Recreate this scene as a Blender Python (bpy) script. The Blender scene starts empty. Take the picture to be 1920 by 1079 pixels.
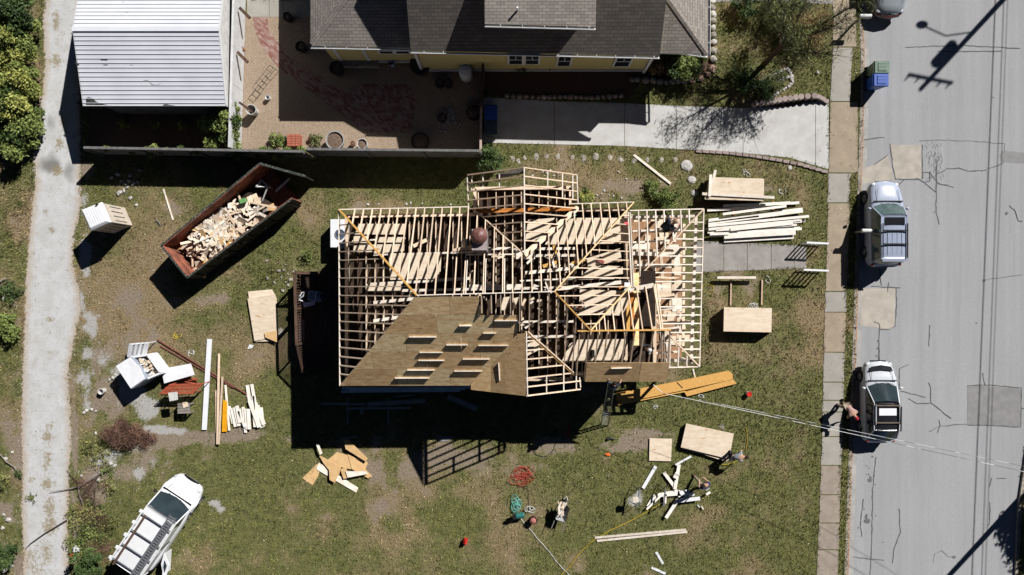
import bpy, bmesh, math, random
import numpy as np
from mathutils import Vector, Matrix
R = math.radians
random.seed(11)
rng = np.random.default_rng(5)
SC = bpy.context.scene
COL = SC.collection
H = 36.0                       # height of the drone above the lawn
S = 54.0 / 1920.0              # metres of ground per measured unit
def P(px, py, z=0.0):          # survey point -> world metres at height z
    k = S * (1 - z / H)
    return Vector(((px - 960) * k, -(py - 539.5) * k, z))
def U(x, y, z=0.0):            # already in ground units
    return Vector((x * S, y * S, z))

# ------------------------------------------------------------------ materials
MATS = {}
def _n(nt, t, **kw):
    n = nt.nodes.new(t)
    for k, v in kw.items():
        setattr(n, k, v)
    return n
def rgba(c):
    return (c[0], c[1], c[2], 1)
def pm(name, c1, c2=None, scale=6, rough=.85, bump=0, bscale=60, metal=0, spec=.25, rand=0, detail=5,
       stretch=(1, 1, 1), world=False, lo=.35, hi=.65, spots=None, spotscale=3, trans=0, coat=0):
    if name in MATS:
        return MATS[name]
    m = bpy.data.materials.new(name); m.use_nodes = True
    nt = m.node_tree; L = nt.links
    b = nt.nodes['Principled BSDF']
    b.inputs['Roughness'].default_value = rough
    b.inputs['Metallic'].default_value = metal
    b.inputs['Specular IOR Level'].default_value = spec
    b.inputs['Coat Weight'].default_value = coat
    if trans:
        b.inputs['Transmission Weight'].default_value = trans
    if c2 is None:
        c2 = tuple(x * .8 for x in c1)
    if world:
        src = _n(nt, 'ShaderNodeNewGeometry').outputs['Position']
    else:
        src = _n(nt, 'ShaderNodeTexCoord').outputs['Object']
    mp = _n(nt, 'ShaderNodeMapping'); mp.inputs['Scale'].default_value = stretch
    L.new(src, mp.inputs['Vector'])
    oi = _n(nt, 'ShaderNodeObjectInfo')
    if rand:
        vm = _n(nt, 'ShaderNodeVectorMath', operation='SCALE'); vm.inputs['Scale'].default_value = 37.0
        cmb = _n(nt, 'ShaderNodeCombineXYZ')
        L.new(oi.outputs['Random'], cmb.inputs[0]); L.new(oi.outputs['Random'], cmb.inputs[1])
        L.new(cmb.outputs[0], vm.inputs[0]); L.new(vm.outputs[0], mp.inputs['Location'])
    no = _n(nt, 'ShaderNodeTexNoise'); no.inputs['Scale'].default_value = scale; no.inputs['Detail'].default_value = detail
    no.inputs['Roughness'].default_value = .62
    L.new(mp.outputs[0], no.inputs['Vector'])
    cr = _n(nt, 'ShaderNodeValToRGB')
    cr.color_ramp.elements[0].position = lo; cr.color_ramp.elements[0].color = rgba(c1)
    cr.color_ramp.elements[1].position = hi; cr.color_ramp.elements[1].color = rgba(c2)
    L.new(no.outputs['Fac'], cr.inputs['Fac'])
    out = cr.outputs['Color']
    if spots:
        vo = _n(nt, 'ShaderNodeTexNoise'); vo.inputs['Scale'].default_value = spotscale; vo.inputs['Detail'].default_value = 2
        L.new(mp.outputs[0], vo.inputs['Vector'])
        c3 = _n(nt, 'ShaderNodeValToRGB')
        c3.color_ramp.elements[0].position = .66; c3.color_ramp.elements[0].color = (0, 0, 0, 1)
        c3.color_ramp.elements[1].position = .72; c3.color_ramp.elements[1].color = (1, 1, 1, 1)
        L.new(vo.outputs['Fac'], c3.inputs['Fac'])
        mx = _n(nt, 'ShaderNodeMix', data_type='RGBA')
        L.new(c3.outputs[0], mx.inputs[0]); L.new(out, mx.inputs[6]); mx.inputs[7].default_value = rgba(spots)
        out = mx.outputs[2]
    if rand:
        hs = _n(nt, 'ShaderNodeHueSaturation')
        mr = _n(nt, 'ShaderNodeMapRange'); mr.inputs[3].default_value = 1 - rand; mr.inputs[4].default_value = 1 + rand * .6
        L.new(oi.outputs['Random'], mr.inputs[0]); L.new(mr.outputs[0], hs.inputs['Value'])
        L.new(out, hs.inputs['Color']); out = hs.outputs[0]
    L.new(out, b.inputs['Base Color'])
    if bump:
        bn = _n(nt, 'ShaderNodeTexNoise'); bn.inputs['Scale'].default_value = bscale; bn.inputs['Detail'].default_value = 4
        L.new(mp.outputs[0], bn.inputs['Vector'])
        bp = _n(nt, 'ShaderNodeBump'); bp.inputs['Strength'].default_value = bump; bp.inputs['Distance'].default_value = .03
        L.new(bn.outputs['Fac'], bp.inputs['Height']); L.new(bp.outputs[0], b.inputs['Normal'])
    MATS[name] = m
    return m

WOOD = pm('framing_lumber', (.86, .69, .52), (.70, .50, .34), 5, .8, rand=.22, stretch=(2, 2, 2))
WOODW = pm('pale_lumber', (.88, .80, .70), (.72, .60, .48), 4, .8, rand=.20)
LVL = pm('laminated_lumber', (.72, .41, .12), (.60, .32, .08), 9, .6, rand=.1, spec=.35)
LVLD = pm('laminated_header', (.60, .23, .05), (.48, .17, .03), 7, .7)
LVLP = pm('pale_laminated_lumber', (.74, .52, .27), (.62, .41, .19), 9, .6)
PILEW = pm('pile_lumber', (.90, .85, .77), (.78, .71, .61), 3, .8, rand=.07)
PLY = pm('fresh_plywood', (.78, .66, .51), (.66, .53, .39), 2.2, .8, rand=.07, stretch=(1, 3, 1), spots=(.50, .25, .09), spotscale=2.4)
PLYR = pm('roof_sheathing', (1.0, .70, .38), (.72, .43, .19), 2.6, .8, rand=.42, stretch=(1, 3.6, 1), spots=(.22, .10, .04), spotscale=4.2, lo=.36, hi=.68, detail=9)
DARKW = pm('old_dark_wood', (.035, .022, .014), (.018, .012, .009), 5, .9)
OLDW = pm('weathered_brown_wood', (.13, .075, .05), (.075, .045, .03), 6, .85, rand=.15)
GREYW = pm('weathered_grey_wood', (.30, .27, .24), (.20, .18, .155), 5, .9, rand=.15)
CONC = pm('concrete', (.40, .37, .325), (.30, .275, .24), 1.1, .9, bump=.25, detail=9, world=True, lo=.3, hi=.72)
STONE = pm('stone', (.42, .38, .33), (.26, .235, .21), 9, .9, bump=.4, rand=.25)
STONEW = pm('pale_stone', (.62, .59, .55), (.42, .40, .37), 9, .9, bump=.4, rand=.2)
WHITE = pm('white_paint', (.80, .80, .80), (.70, .70, .70), 3, .5)
WPLAS = pm('white_plastic', (.82, .82, .84), (.74, .74, .76), 3, .45, spec=.4)
METALW = pm('white_metal_roof', (.72, .73, .77), (.64, .65, .70), .8, .5, spec=.35, detail=8)
BLACK = pm('black_plastic', (.012, .012, .014), (.02, .02, .02), 5, .5)
RUBBER = pm('rubber', (.018, .018, .018), (.03, .03, .03), 5, .9)
STEEL = pm('galvanised_steel', (.42, .43, .45), (.30, .31, .33), 6, .45, metal=.7)
DSTEEL = pm('dark_steel', (.05, .05, .055), (.03, .03, .03), 6, .5, metal=.4)
REDST = pm('red_scaffold_paint', (.50, .10, .05), (.34, .08, .045), 8, .6)
RUST = pm('rust_brown_steel', (.20, .075, .05), (.12, .05, .035), 7, .7)
BINRED = pm('dumpster_rust', (.36, .12, .07), (.12, .05, .035), 1.9, .8, detail=9, lo=.4, hi=.62)
BINGRN = pm('dumpster_green', (.035, .042, .035), (.34, .34, .30), 13, .7, lo=.52, hi=.72, detail=8)
BRICK = None
SKIN = pm('skin', (.50, .30, .21), (.45, .26, .18), 8, .6)
GLASS = pm('car_glass', (.030, .045, .05), (.02, .03, .035), 2, .08, spec=.6)
GLASSG = pm('green_glass', (.10, .15, .14), (.05, .08, .08), 4, .08, spec=.6)

# ------------------------------------------------------------------ mesh builder
class MB:
    def __init__(s):
        s.v = []; s.f = []; s.mi = []; s.cur = 0
    def m(s, i):
        s.cur = i; return s
    def add(s, vs, fs):
        o = len(s.v); s.v += [tuple(p) for p in vs]
        for f in fs:
            s.f.append(tuple(o + i for i in f)); s.mi.append(s.cur)
        return s
    def box(s, c, d, rz=0, tilt=None):
        x, y, z = d[0] / 2, d[1] / 2, d[2] / 2
        M = Matrix.Rotation(rz, 3, 'Z')
        if tilt: M = M @ Matrix.Rotation(tilt[0], 3, 'X') @ Matrix.Rotation(tilt[1], 3, 'Y')
        c = Vector(c)
        vs = [c + M @ Vector((a * x, b * y, e * z)) for e in (-1, 1) for (a, b) in ((-1, -1), (1, -1), (1, 1), (-1, 1))]
        return s.add(vs, [(3, 2, 1, 0), (4, 5, 6, 7), (0, 1, 5, 4), (1, 2, 6, 5), (2, 3, 7, 6), (3, 0, 4, 7)])
    def beam(s, a, b, w, h, drop=0):
        a = Vector(a); b = Vector(b)
        d = b - a
        sd = d.cross(Vector((0, 0, 1)))
        if sd.length < 1e-5: sd = Vector((1, 0, 0)); up = Vector((0, 1, 0))
        else: up = Vector((0, 0, 1))
        sd.normalize(); sd *= w / 2
        t = up * (-drop); u = up * (-drop - h)
        if abs(d.normalized().z) > .9:
            up = sd.cross(d).normalized(); t = up * (h / 2); u = up * (-h / 2)
        vs = [a - sd + u, a + sd + u, a + sd + t, a - sd + t, b - sd + u, b + sd + u, b + sd + t, b - sd + t]
        return s.add(vs, [(0, 1, 2, 3), (7, 6, 5, 4), (0, 4, 5, 1), (1, 5, 6, 2), (2, 6, 7, 3), (3, 7, 4, 0)])
    def prism(s, pts, th, down=None):
        pts = [Vector(p) for p in pts]
        n = (pts[1] - pts[0]).cross(pts[2] - pts[1]).normalized()
        if n.z < 0: pts = pts[::-1]; n = -n
        d = Vector(down) if down else -n * th
        k = len(pts)
        vs = pts + [p + d for p in pts]
        fs = [tuple(range(k)), tuple(range(2 * k - 1, k - 1, -1))]
        for i in range(k):
            j = (i + 1) % k
            fs.append((i, i + k, j + k, j))
        return s.add(vs, fs)
    def cyl(s, a, b, r1, r2=None, n=12, cap=True):
        a = Vector(a); b = Vector(b); r2 = r1 if r2 is None else r2
        d = (b - a).normalized()
        t = d.cross(Vector((0, 0, 1)))
        if t.length < 1e-4: t = Vector((1, 0, 0))
        t.normalize(); q = d.cross(t)
        vs = []
        for c, r in ((a, r1), (b, r2)):
            for i in range(n):
                an = 2 * math.pi * i / n
                vs.append(c + (t * math.cos(an) + q * math.sin(an)) * r)
        fs = [(i, (i + 1) % n, n + (i + 1) % n, n + i) for i in range(n)]
        if cap: fs += [tuple(range(n - 1, -1, -1)), tuple(range(n, 2 * n))]
        return s.add(vs, fs)
    def tube(s, pts, r, n=6):
        pts = [Vector(p) for p in pts]
        k = len(pts); vs = []
        for i, p in enumerate(pts):
            d = (pts[min(i + 1, k - 1)] - pts[max(i - 1, 0)])
            if d.length < 1e-6: d = Vector((1, 0, 0))
            d.normalize()
            t = d.cross(Vector((0, 0, 1)))
            if t.length < 1e-3: t = d.cross(Vector((0, 1, 0)))
            t.normalize(); q = d.cross(t)
            rr = r[i] if isinstance(r, (list, tuple)) else r
            for j in range(n):
                an = 2 * math.pi * j / n
                vs.append(p + (t * math.cos(an) + q * math.sin(an)) * rr)
        fs = [(i * n + j, i * n + (j + 1) % n, (i + 1) * n + (j + 1) % n, (i + 1) * n + j) for i in range(k - 1) for j in range(n)]
        fs += [tuple(range(n - 1, -1, -1)), tuple(range((k - 1) * n, k * n))]
        return s.add(vs, fs)
    def lathe(s, c, prof, n=20):
        c = Vector(c); vs = []; k = len(prof)
        for r, z in prof:
            for j in range(n):
                an = 2 * math.pi * j / n
                vs.append(c + Vector((r * math.cos(an), r * math.sin(an), z)))
        fs = [(i * n + j, i * n + (j + 1) % n, (i + 1) * n + (j + 1) % n, (i + 1) * n + j) for i in range(k - 1) for j in range(n)]
        if prof[0][0] > .001: fs.append(tuple(range(n - 1, -1, -1)))
        if prof[-1][0] > .001: fs.append(tuple(range((k - 1) * n, k * n)))
        return s.add(vs, fs)
    def blob(s, c, r, sq=(1, 1, 1), seg=8, rings=6, jit=.0, rz=0):
        c = Vector(c); M = Matrix.Rotation(rz, 3, 'Z'); vs = []
        for i in range(1, rings):
            ph = math.pi * i / rings
            for j in range(seg):
                th = 2 * math.pi * j / seg
                q = 1 + random.uniform(-jit, jit)
                vs.append(c + M @ Vector((r * q * sq[0] * math.sin(ph) * math.cos(th), r * q * sq[1] * math.sin(ph) * math.sin(th), r * q * sq[2] * math.cos(ph))))
        t = len(vs); vs.append(c + Vector((0, 0, r * sq[2]))); vs.append(c - Vector((0, 0, r * sq[2])))
        fs = [(i * seg + j, (i + 1) * seg + j, (i + 1) * seg + (j + 1) % seg, i * seg + (j + 1) % seg) for i in range(rings - 2) for j in range(seg)]
        fs += [(t, j, (j + 1) % seg) for j in range(seg)]
        b0 = (rings - 2) * seg
        fs += [(t + 1, b0 + (j + 1) % seg, b0 + j) for j in range(seg)]
        return s.add(vs, fs)
    def build(s, name, mats, parent=None, smooth=False, bevel=0, world=True):
        """world=True: vertices are world coordinates, stored relative to the top-level parent."""
        me = bpy.data.meshes.new(name)
        off = Vector((0, 0, 0))
        if parent is not None and world:
            q = parent
            while q is not None:
                off += q.location; q = q.parent
        me.from_pydata([(v[0] - off.x, v[1] - off.y, v[2] - off.z) for v in s.v], [], s.f)
        if not isinstance(mats, (list, tuple)): mats = [mats]
        for m in mats: me.materials.append(m)
        if len(mats) > 1: me.polygons.foreach_set('material_index', s.mi)
        if smooth: me.polygons.foreach_set('use_smooth', [True] * len(me.polygons))
        me.update()
        o = bpy.data.objects.new(name, me); COL.objects.link(o)
        if parent is not None: o.parent = parent
        if bevel:
            md = o.modifiers.new('b', 'BEVEL'); md.width = bevel; md.segments = 2; md.limit_method = 'ANGLE'
        return o
def tag(o, label=None, cat=None, group=None, kind=None):
    if label: o['label'] = label
    if cat: o['category'] = cat
    if group: o['group'] = group
    if kind: o['kind'] = kind
    return o
def thing(name, label, cat, loc=(0, 0, 0), rz=0, group=None):
    o = bpy.data.objects.new(name, None); COL.objects.link(o)
    o.empty_display_size = .2
    o.location = loc; o.rotation_euler = (0, 0, rz)
    return tag(o, label, cat, group)
def solo(mb, name, mats, label, cat, group=None, smooth=False, bevel=0):
    """a thing that is one mesh: origin moved to its base centre"""
    xs = [v[0] for v in mb.v]; ys = [v[1] for v in mb.v]; zs = [v[2] for v in mb.v]
    c = Vector(((min(xs) + max(xs)) / 2, (min(ys) + max(ys)) / 2, min(zs)))
    mb.v = [(v[0] - c.x, v[1] - c.y, v[2] - c.z) for v in mb.v]
    o = mb.build(name, mats, None, smooth, bevel)
    o.location = c
    return tag(o, label, cat, group)
def struct(mb, name, mats, parent=None):
    o = mb.build(name, mats, parent)
    if parent is None: o['kind'] = 'structure'
    return o
def copy_tree(o, parent=None):
    c = o.copy(); COL.objects.link(c); c.parent = parent
    for ch in list(o.children): copy_tree(ch, c)
    return c

# ------------------------------------------------------------------ numpy noise and masks
_LAT = {}
def vnoise(x, y, scale, seed=0):
    if seed not in _LAT: _LAT[seed] = np.random.default_rng(seed + 100).random((256, 256))
    g = _LAT[seed]
    u = x / scale + 1000; v = y / scale + 1000
    i = np.floor(u).astype(int); j = np.floor(v).astype(int)
    a = u - i; b = v - j; a = a * a * (3 - 2 * a); b = b * b * (3 - 2 * b)
    i &= 255; j &= 255; i1 = (i + 1) & 255; j1 = (j + 1) & 255
    return (g[i, j] * (1 - a) + g[i1, j] * a) * (1 - b) + (g[i, j1] * (1 - a) + g[i1, j1] * a) * b
def fbm(x, y, scale, seed=0, o=4):
    t = 0; w = 0; a = 1
    for k in range(o):
        t = t + a * vnoise(x, y, scale / 2 ** k, seed + k); w += a; a *= .55
    return t / w
def sdist(x, y, poly):
    """signed distance to polygon, positive inside"""
    n = len(poly); d = np.full(x.shape, 1e9); ins = np.zeros(x.shape, bool)
    for i in range(n):
        ax, ay = poly[i]; bx, by = poly[(i + 1) % n]
        ex, ey = bx - ax, by - ay
        t = np.clip(((x - ax) * ex + (y - ay) * ey) / (ex * ex + ey * ey + 1e-9), 0, 1)
        d = np.minimum(d, np.hypot(x - ax - t * ex, y - ay - t * ey))
        c = ((ay > y) != (by > y)) & (x < (bx - ax) * (y - ay) / (by - ay + 1e-12) + ax)
        ins ^= c
    return np.where(ins, d, -d)
def pw(pts):                 # polygon of survey points -> ground xy
    return [tuple(P(a, b)[:2]) for a, b in pts]
def spots(x, y, lst):
    t = np.zeros(x.shape)
    for (cx, cy, rx, ry, st) in lst:
        c = P(cx, cy)
        q = ((x - c.x) / (rx * S)) ** 2 + ((y - c.y) / (ry * S)) ** 2
        t = np.maximum(t, st * np.exp(-q * .9))
    return t
def grid_mesh(name, xs, ys, zf=None):
    X, Y = np.meshgrid(xs, ys); nx, ny = len(xs), len(ys)
    Z = np.zeros_like(X) if zf is None else zf(X, Y)
    me = bpy.data.meshes.new(name)
    me.vertices.add(nx * ny)
    me.vertices.foreach_set('co', np.stack([X, Y, Z], -1).reshape(-1).astype(np.float32))
    i = np.arange(nx * ny).reshape(ny, nx)
    q = np.stack([i[:-1, :-1], i[:-1, 1:], i[1:, 1:], i[1:, :-1]], -1).reshape(-1)
    nf = (nx - 1) * (ny - 1)
    me.loops.add(nf * 4); me.loops.foreach_set('vertex_index', q)
    me.polygons.add(nf); me.polygons.foreach_set('loop_start', np.arange(0, nf * 4, 4))
    me.update(calc_edges=True)
    return me, X.reshape(-1), Y.reshape(-1)
def setattr_f(me, name, arr):
    a = me.attributes.new(name, 'FLOAT', 'POINT'); a.data.foreach_set('value', np.asarray(arr, np.float32))

# ------------------------------------------------------------------ node helper for layered colour
class NT:
    def __init__(s, name, rough=.9, spec=.15):
        s.m = bpy.data.materials.new(name); s.m.use_nodes = True; s.nt = s.m.node_tree; s.L = s.nt.links
        s.b = s.nt.nodes['Principled BSDF']; s.b.inputs['Roughness'].default_value = rough
        s.b.inputs['Specular IOR Level'].default_value = spec
        s.pos = _n(s.nt, 'ShaderNodeNewGeometry').outputs['Position']
    def noise(s, scale, detail=4, rough=.6, stretch=None, lo=0, hi=1):
        v = s.pos
        if stretch:
            mp = _n(s.nt, 'ShaderNodeMapping'); mp.inputs['Scale'].default_value = stretch; s.L.new(v, mp.inputs[0]); v = mp.outputs[0]
        n = _n(s.nt, 'ShaderNodeTexNoise'); n.inputs['Scale'].default_value = scale; n.inputs['Detail'].default_value = detail
        n.inputs['Roughness'].default_value = rough
        s.L.new(v, n.inputs['Vector'])
        if lo == 0 and hi == 1: return n.outputs['Fac']
        return s.rng(n.outputs['Fac'], lo, hi)
    def rng(s, v, lo, hi, a=0, b=1):
        r = _n(s.nt, 'ShaderNodeMapRange'); r.inputs[1].default_value = lo; r.inputs[2].default_value = hi
        r.inputs[3].default_value = a; r.inputs[4].default_value = b
        s.L.new(v, r.inputs[0]); return r.outputs[0]
    def attr(s, name):
        a = _n(s.nt, 'ShaderNodeAttribute'); a.attribute_name = name; return a.outputs['Fac']
    def math(s, op, a, b=None):
        n = _n(s.nt, 'ShaderNodeMath', operation=op)
        for i, q in enumerate((a, b)):
            if q is None: continue
            if isinstance(q, (int, float)): n.inputs[i].default_value = q
            else: s.L.new(q, n.inputs[i])
        return n.outputs[0]
    def mix(s, fac, a, b, blend='MIX'):
        n = _n(s.nt, 'ShaderNodeMix', data_type='RGBA'); n.blend_type = blend
        for i, q in ((0, fac), (6, a), (7, b)):
            if isinstance(q, tuple): n.inputs[i].default_value = rgba(q)
            elif isinstance(q, (int, float)): n.inputs[i].default_value = q
            else: s.L.new(q, n.inputs[i])
        return n.outputs[2]
    def voro(s, scale, feat='F1', out='Distance', rand=1):
        n = _n(s.nt, 'ShaderNodeTexVoronoi'); n.feature = feat; n.inputs['Scale'].default_value = scale
        s.L.new(s.pos, n.inputs['Vector']); return n.outputs[out]
    def done(s, col, bump=None, strength=.4, dist=.05, alpha=None):
        s.L.new(col, s.b.inputs['Base Color'])
        if bump is not None:
            bp = _n(s.nt, 'ShaderNodeBump'); bp.inputs['Strength'].default_value = strength; bp.inputs['Distance'].default_value = dist
            s.L.new(bump, bp.inputs['Height']); s.L.new(bp.outputs[0], s.b.inputs['Normal'])
        if alpha is not None: s.L.new(alpha, s.b.inputs['Alpha'])
        return s.m
# ================================================================== light, sky, camera
SUN = Vector((.677, .736, .80)).normalized()
w = bpy.data.worlds.new('World'); SC.world = w; w.use_nodes = True
nt = w.node_tree
sky = nt.nodes.new('ShaderNodeTexSky'); sky.sky_type = 'NISHITA'; sky.sun_disc = False
sky.sun_elevation = math.asin(SUN.z); sky.sun_rotation = math.atan2(SUN.x, SUN.y)
sky.air_density = .15; sky.dust_density = .0; sky.ozone_density = 1.0
nt.links.new(sky.outputs[0], nt.nodes['Background'].inputs[0])
nt.nodes['Background'].inputs[1].default_value = .05
ld = bpy.data.lights.new('sun', 'SUN'); ld.energy = 5.0; ld.angle = R(.5); ld.color = (1, .985, .965)
lo = bpy.data.objects.new('sun', ld); COL.objects.link(lo)
lo.rotation_euler = SUN.to_track_quat('Z', 'Y').to_euler(); lo.location = SUN * 60
cd = bpy.data.cameras.new('camera'); cd.lens = 24; cd.sensor_width = 36; cd.clip_end = 2000
co = bpy.data.objects.new('camera', cd); COL.objects.link(co); co.location = (0, 0, H); SC.camera = co
SC.view_settings.view_transform = 'Standard'; SC.view_settings.look = 'None'
SC.view_settings.exposure = .33; SC.view_settings.gamma = 1
SC.cycles.max_bounces = 5; SC.cycles.diffuse_bounces = 1; SC.cycles.transparent_max_bounces = 8

# ================================================================== the ground
KERB = [(1613, -300), (1613, 0), (1617, 100), (1616, 200), (1612, 330), (1602, 640), (1594, 860), (1586, 1079), (1575, 1380)]
FARK = [(1955, -300), (1950, 0), (1944, 500), (1934, 800), (1912, 950), (1906, 1079), (1895, 1380)]
def xat(line, py):
    return float(np.interp(py, [q[1] for q in line], [q[0] for q in line]))
PATHP = [(92, -60), (80, 40), (84, 120), (78, 180), (64, 240), (62, 300), (66, 345), (56, 420), (48, 520), (46, 600), (42, 700), (40, 800), (42, 880), (40, 960), (44, 1040), (40, 1140),
         (138, 1140), (128, 1040), (128, 960), (132, 880), (134, 800), (130, 740), (128, 700), (140, 640), (152, 580), (148, 540), (138, 500), (140, 440), (152, 390), (152, 300), (150, 200), (150, 100), (150, -60)]
SPILL = [(246, 735, 34, 30, 1), (275, 762, 26, 22, 1), (225, 705, 26, 34, .8), (300, 806, 50, 9, .9), (175, 610, 18, 40, .75), (160, 700, 18, 60, .7), (160, 470, 13, 60, .8), (158, 380, 12, 40, .7), (205, 665, 30, 26, .55),
         (150, 560, 14, 50, .8), (250, 335, 30, 26, .5), (238, 362, 22, 16, .45), (400, 945, 14, 10, .9), (415, 955, 10, 6, .8), (560, 545, 22, 26, .4), (1195, 935, 22, 20, .5), (1240, 912, 20, 20, .4), (1142, 890, 14, 16, .5),
         (240, 880, 60, 50, .5), (190, 860, 30, 20, .6), (1150, 912, 12, 14, .6)]
DIRT = [(215, 560, 60, 60, .5), (250, 650, 60, 40, .55), (410, 560, 110, 12, .7), (360, 640, 60, 16, .4), (330, 822, 130, 17, 1), (450, 818, 120, 16, 1), (230, 830, 60, 30, .8), (200, 690, 55, 70, .8), (190, 760, 40, 50, .9), (175, 930, 40, 60, .9), (230, 880, 60, 26, .8), (140, 960, 12, 80, .9), (300, 860, 50, 20, .6), (700, 880, 150, 40, .7), (860, 860, 110, 34, .75), (1050, 840, 90, 26, .9), (1160, 835, 90, 17, 1), (1230, 812, 60, 10, .9),
        (560, 870, 60, 40, .4), (1000, 880, 80, 30, .5), (700, 960, 120, 26, .3), (410, 890, 130, 40, .45), (470, 570, 60, 10, .75), (400, 610, 50, 8, .5), (540, 440, 26, 14, .6), (328, 395, 24, 14, .8), (1190, 350, 70, 22, .7), (1180, 375, 60, 14, .7),
        (1010, 310, 40, 12, .4), (700, 386, 60, 8, .5), (1440, 360, 26, 20, .6), (1380, 535, 60, 26, .6), (1510, 470, 26, 40, .45), (1470, 300, 40, 12, .3), (30, 850, 30, 60, .8), (20, 960, 30, 60, .9), (40, 1040, 50, 40, .8), (40, 690, 22, 60, .6),
        (25, 570, 16, 40, .4), (60, 100, 10, 60, .7), (70, 200, 10, 40, .7), (140, 840, 8, 120, .8), (165, 330, 14, 40, .8), (560, 760, 20, 50, .4), (1240, 860, 30, 30, .5), (640, 830, 90, 14, .6)]
DRY = [(300, 480, 150, 110, .55), (230, 620, 90, 90, .6), (1000, 940, 500, 130, .12), (62, 150, 16, 110, 1.1), (50, 860, 30, 60, .9), (215, 560, 70, 90, .9), (300, 560, 90, 60, .7), (180, 470, 30, 60, .8), (400, 620, 120, 60, .6), (300, 640, 60, 30, .7), (470, 700, 80, 80, .5), (260, 640, 60, 60, .7), (1500, 430, 45, 90, .7), (1480, 330, 50, 40, .6), (1530, 600, 22, 90, .6), (1500, 700, 30, 60, .5),
       (1170, 340, 110, 40, .7), (1020, 320, 70, 22, .7), (1380, 560, 60, 70, .6), (760, 386, 140, 12, .6), (1440, 760, 60, 50, .4), (1340, 950, 120, 60, .3), (1420, 880, 90, 90, .35), (900, 1000, 300, 80, .28), (1500, 900, 26, 120, .5), (1430, 150, 24, 40, .5), (1380, 20, 20, 30, .5),
       (440, 500, 80, 40, .5), (560, 400, 50, 30, .5), (330, 700, 80, 80, .45), (1510, 540, 30, 80, .5), (50, 620, 18, 60, .8), (60, 450, 8, 80, .8), (640, 880, 140, 50, .4), (40, 900, 40, 80, .9), (1110, 1040, 120, 50, .25), (560, 1000, 120, 60, .25)]
def fields(x, y):
    n1 = fbm(x, y, 3.2, 1); n2 = fbm(x, y, .9, 9, 5)
    dry = spots(x, y, DRY) * 1.15 + (n1 - .5) * 2.3 + (n2 - .5) * 1.9 - .04
    dirt = spots(x, y, DIRT) * 1.25 + (n2 - .5) * 2.2 + (n1 - .5) * .6 - .45
    st = spots(x, y, SPILL) * 1.3 + (fbm(x, y, .7, 21) - .5) * 1.6 - .45
    return np.clip(dry, 0, 1), np.clip(dirt * 1.6, 0, 1), np.clip(st * 2.2, 0, 1)
ky = [P(a, b) for a, b in KERB][::-1]; fy = [P(a, b) for a, b in FARK][::-1]
def ground_z(x, y):
    kx = np.interp(y, [p.y for p in ky], [p.x for p in ky]); fx = np.interp(y, [p.y for p in fy], [p.x for p in fy])
    return np.where((x > kx + .02) & (x < fx - .02), -.2, 0.)
xs = np.concatenate([[-600, -300, -150, -80, -50, -36], np.arange(-30, 30.01, .12), [34, 50, 80, 150, 300, 600]])
ys = np.concatenate([[-600, -300, -150, -80, -40, -24], np.arange(-18, 18.01, .12), [24, 40, 80, 150, 300, 600]])
me, gx, gy = grid_mesh('ground', xs, ys, ground_z)
d_, i_, s_ = fields(gx, gy)
setattr_f(me, 'dry', d_); setattr_f(me, 'dirt', i_); setattr_f(me, 'gravel', s_)
G = NT('lawn_soil')
fine = G.noise(11, 6, .8, lo=.36, hi=.64); mid = G.noise(2.6, 6, .75, lo=.38, hi=.62); mic = G.noise(42, 3, .7, lo=.3, hi=.7)
green = G.mix(mid, (.062, .080, .020), (.160, .175, .052)); green = G.mix(G.math('MULTIPLY', fine, .5), green, (.24, .20, .10))
dryc = G.mix(fine, (.19, .125, .068), (.44, .32, .195)); dirtc = G.mix(fine, (.19, .142, .10), (.37, .30, .225)); grav = G.mix(mic, (.30, .285, .265), (.62, .605, .58))
c = G.mix(G.math('ADD', G.math('MULTIPLY', G.attr('dry'), .75), G.math('MULTIPLY', G.math('SUBTRACT', fine, .5), .25)), green, dryc)
dn = G.noise(5, 7, .8, lo=.3, hi=.7); c = G.mix(G.rng(G.math('ADD', G.attr('dirt'), G.math('ADD', G.math('MULTIPLY', G.math('SUBTRACT', fine, .5), .7), G.math('MULTIPLY', G.math('SUBTRACT', dn, .5), .9))), .3, .85), c, dirtc)
gn = G.noise(7, 7, .8, lo=.3, hi=.7); c = G.mix(G.rng(G.math('ADD', G.attr('gravel'), G.math('ADD', G.math('MULTIPLY', G.math('SUBTRACT', mic, .5), .9), G.math('MULTIPLY', G.math('SUBTRACT', gn, .6), 1.3))), .3, .7), c, grav)
leafm = G.math('MAXIMUM', G.rng(G.voro(3.2), .0, .055, 1, 0), G.rng(G.voro(1.3), .0, .03, 1, 0))
c = G.mix(G.math('MULTIPLY', leafm, .8), c, (.62, .57, .47))
me.materials.append(G.done(c, bump=G.noise(26, 5, .8), strength=.9, dist=.06))
gr = bpy.data.objects.new('ground', me); COL.objects.link(gr); gr['kind'] = 'structure'

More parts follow.
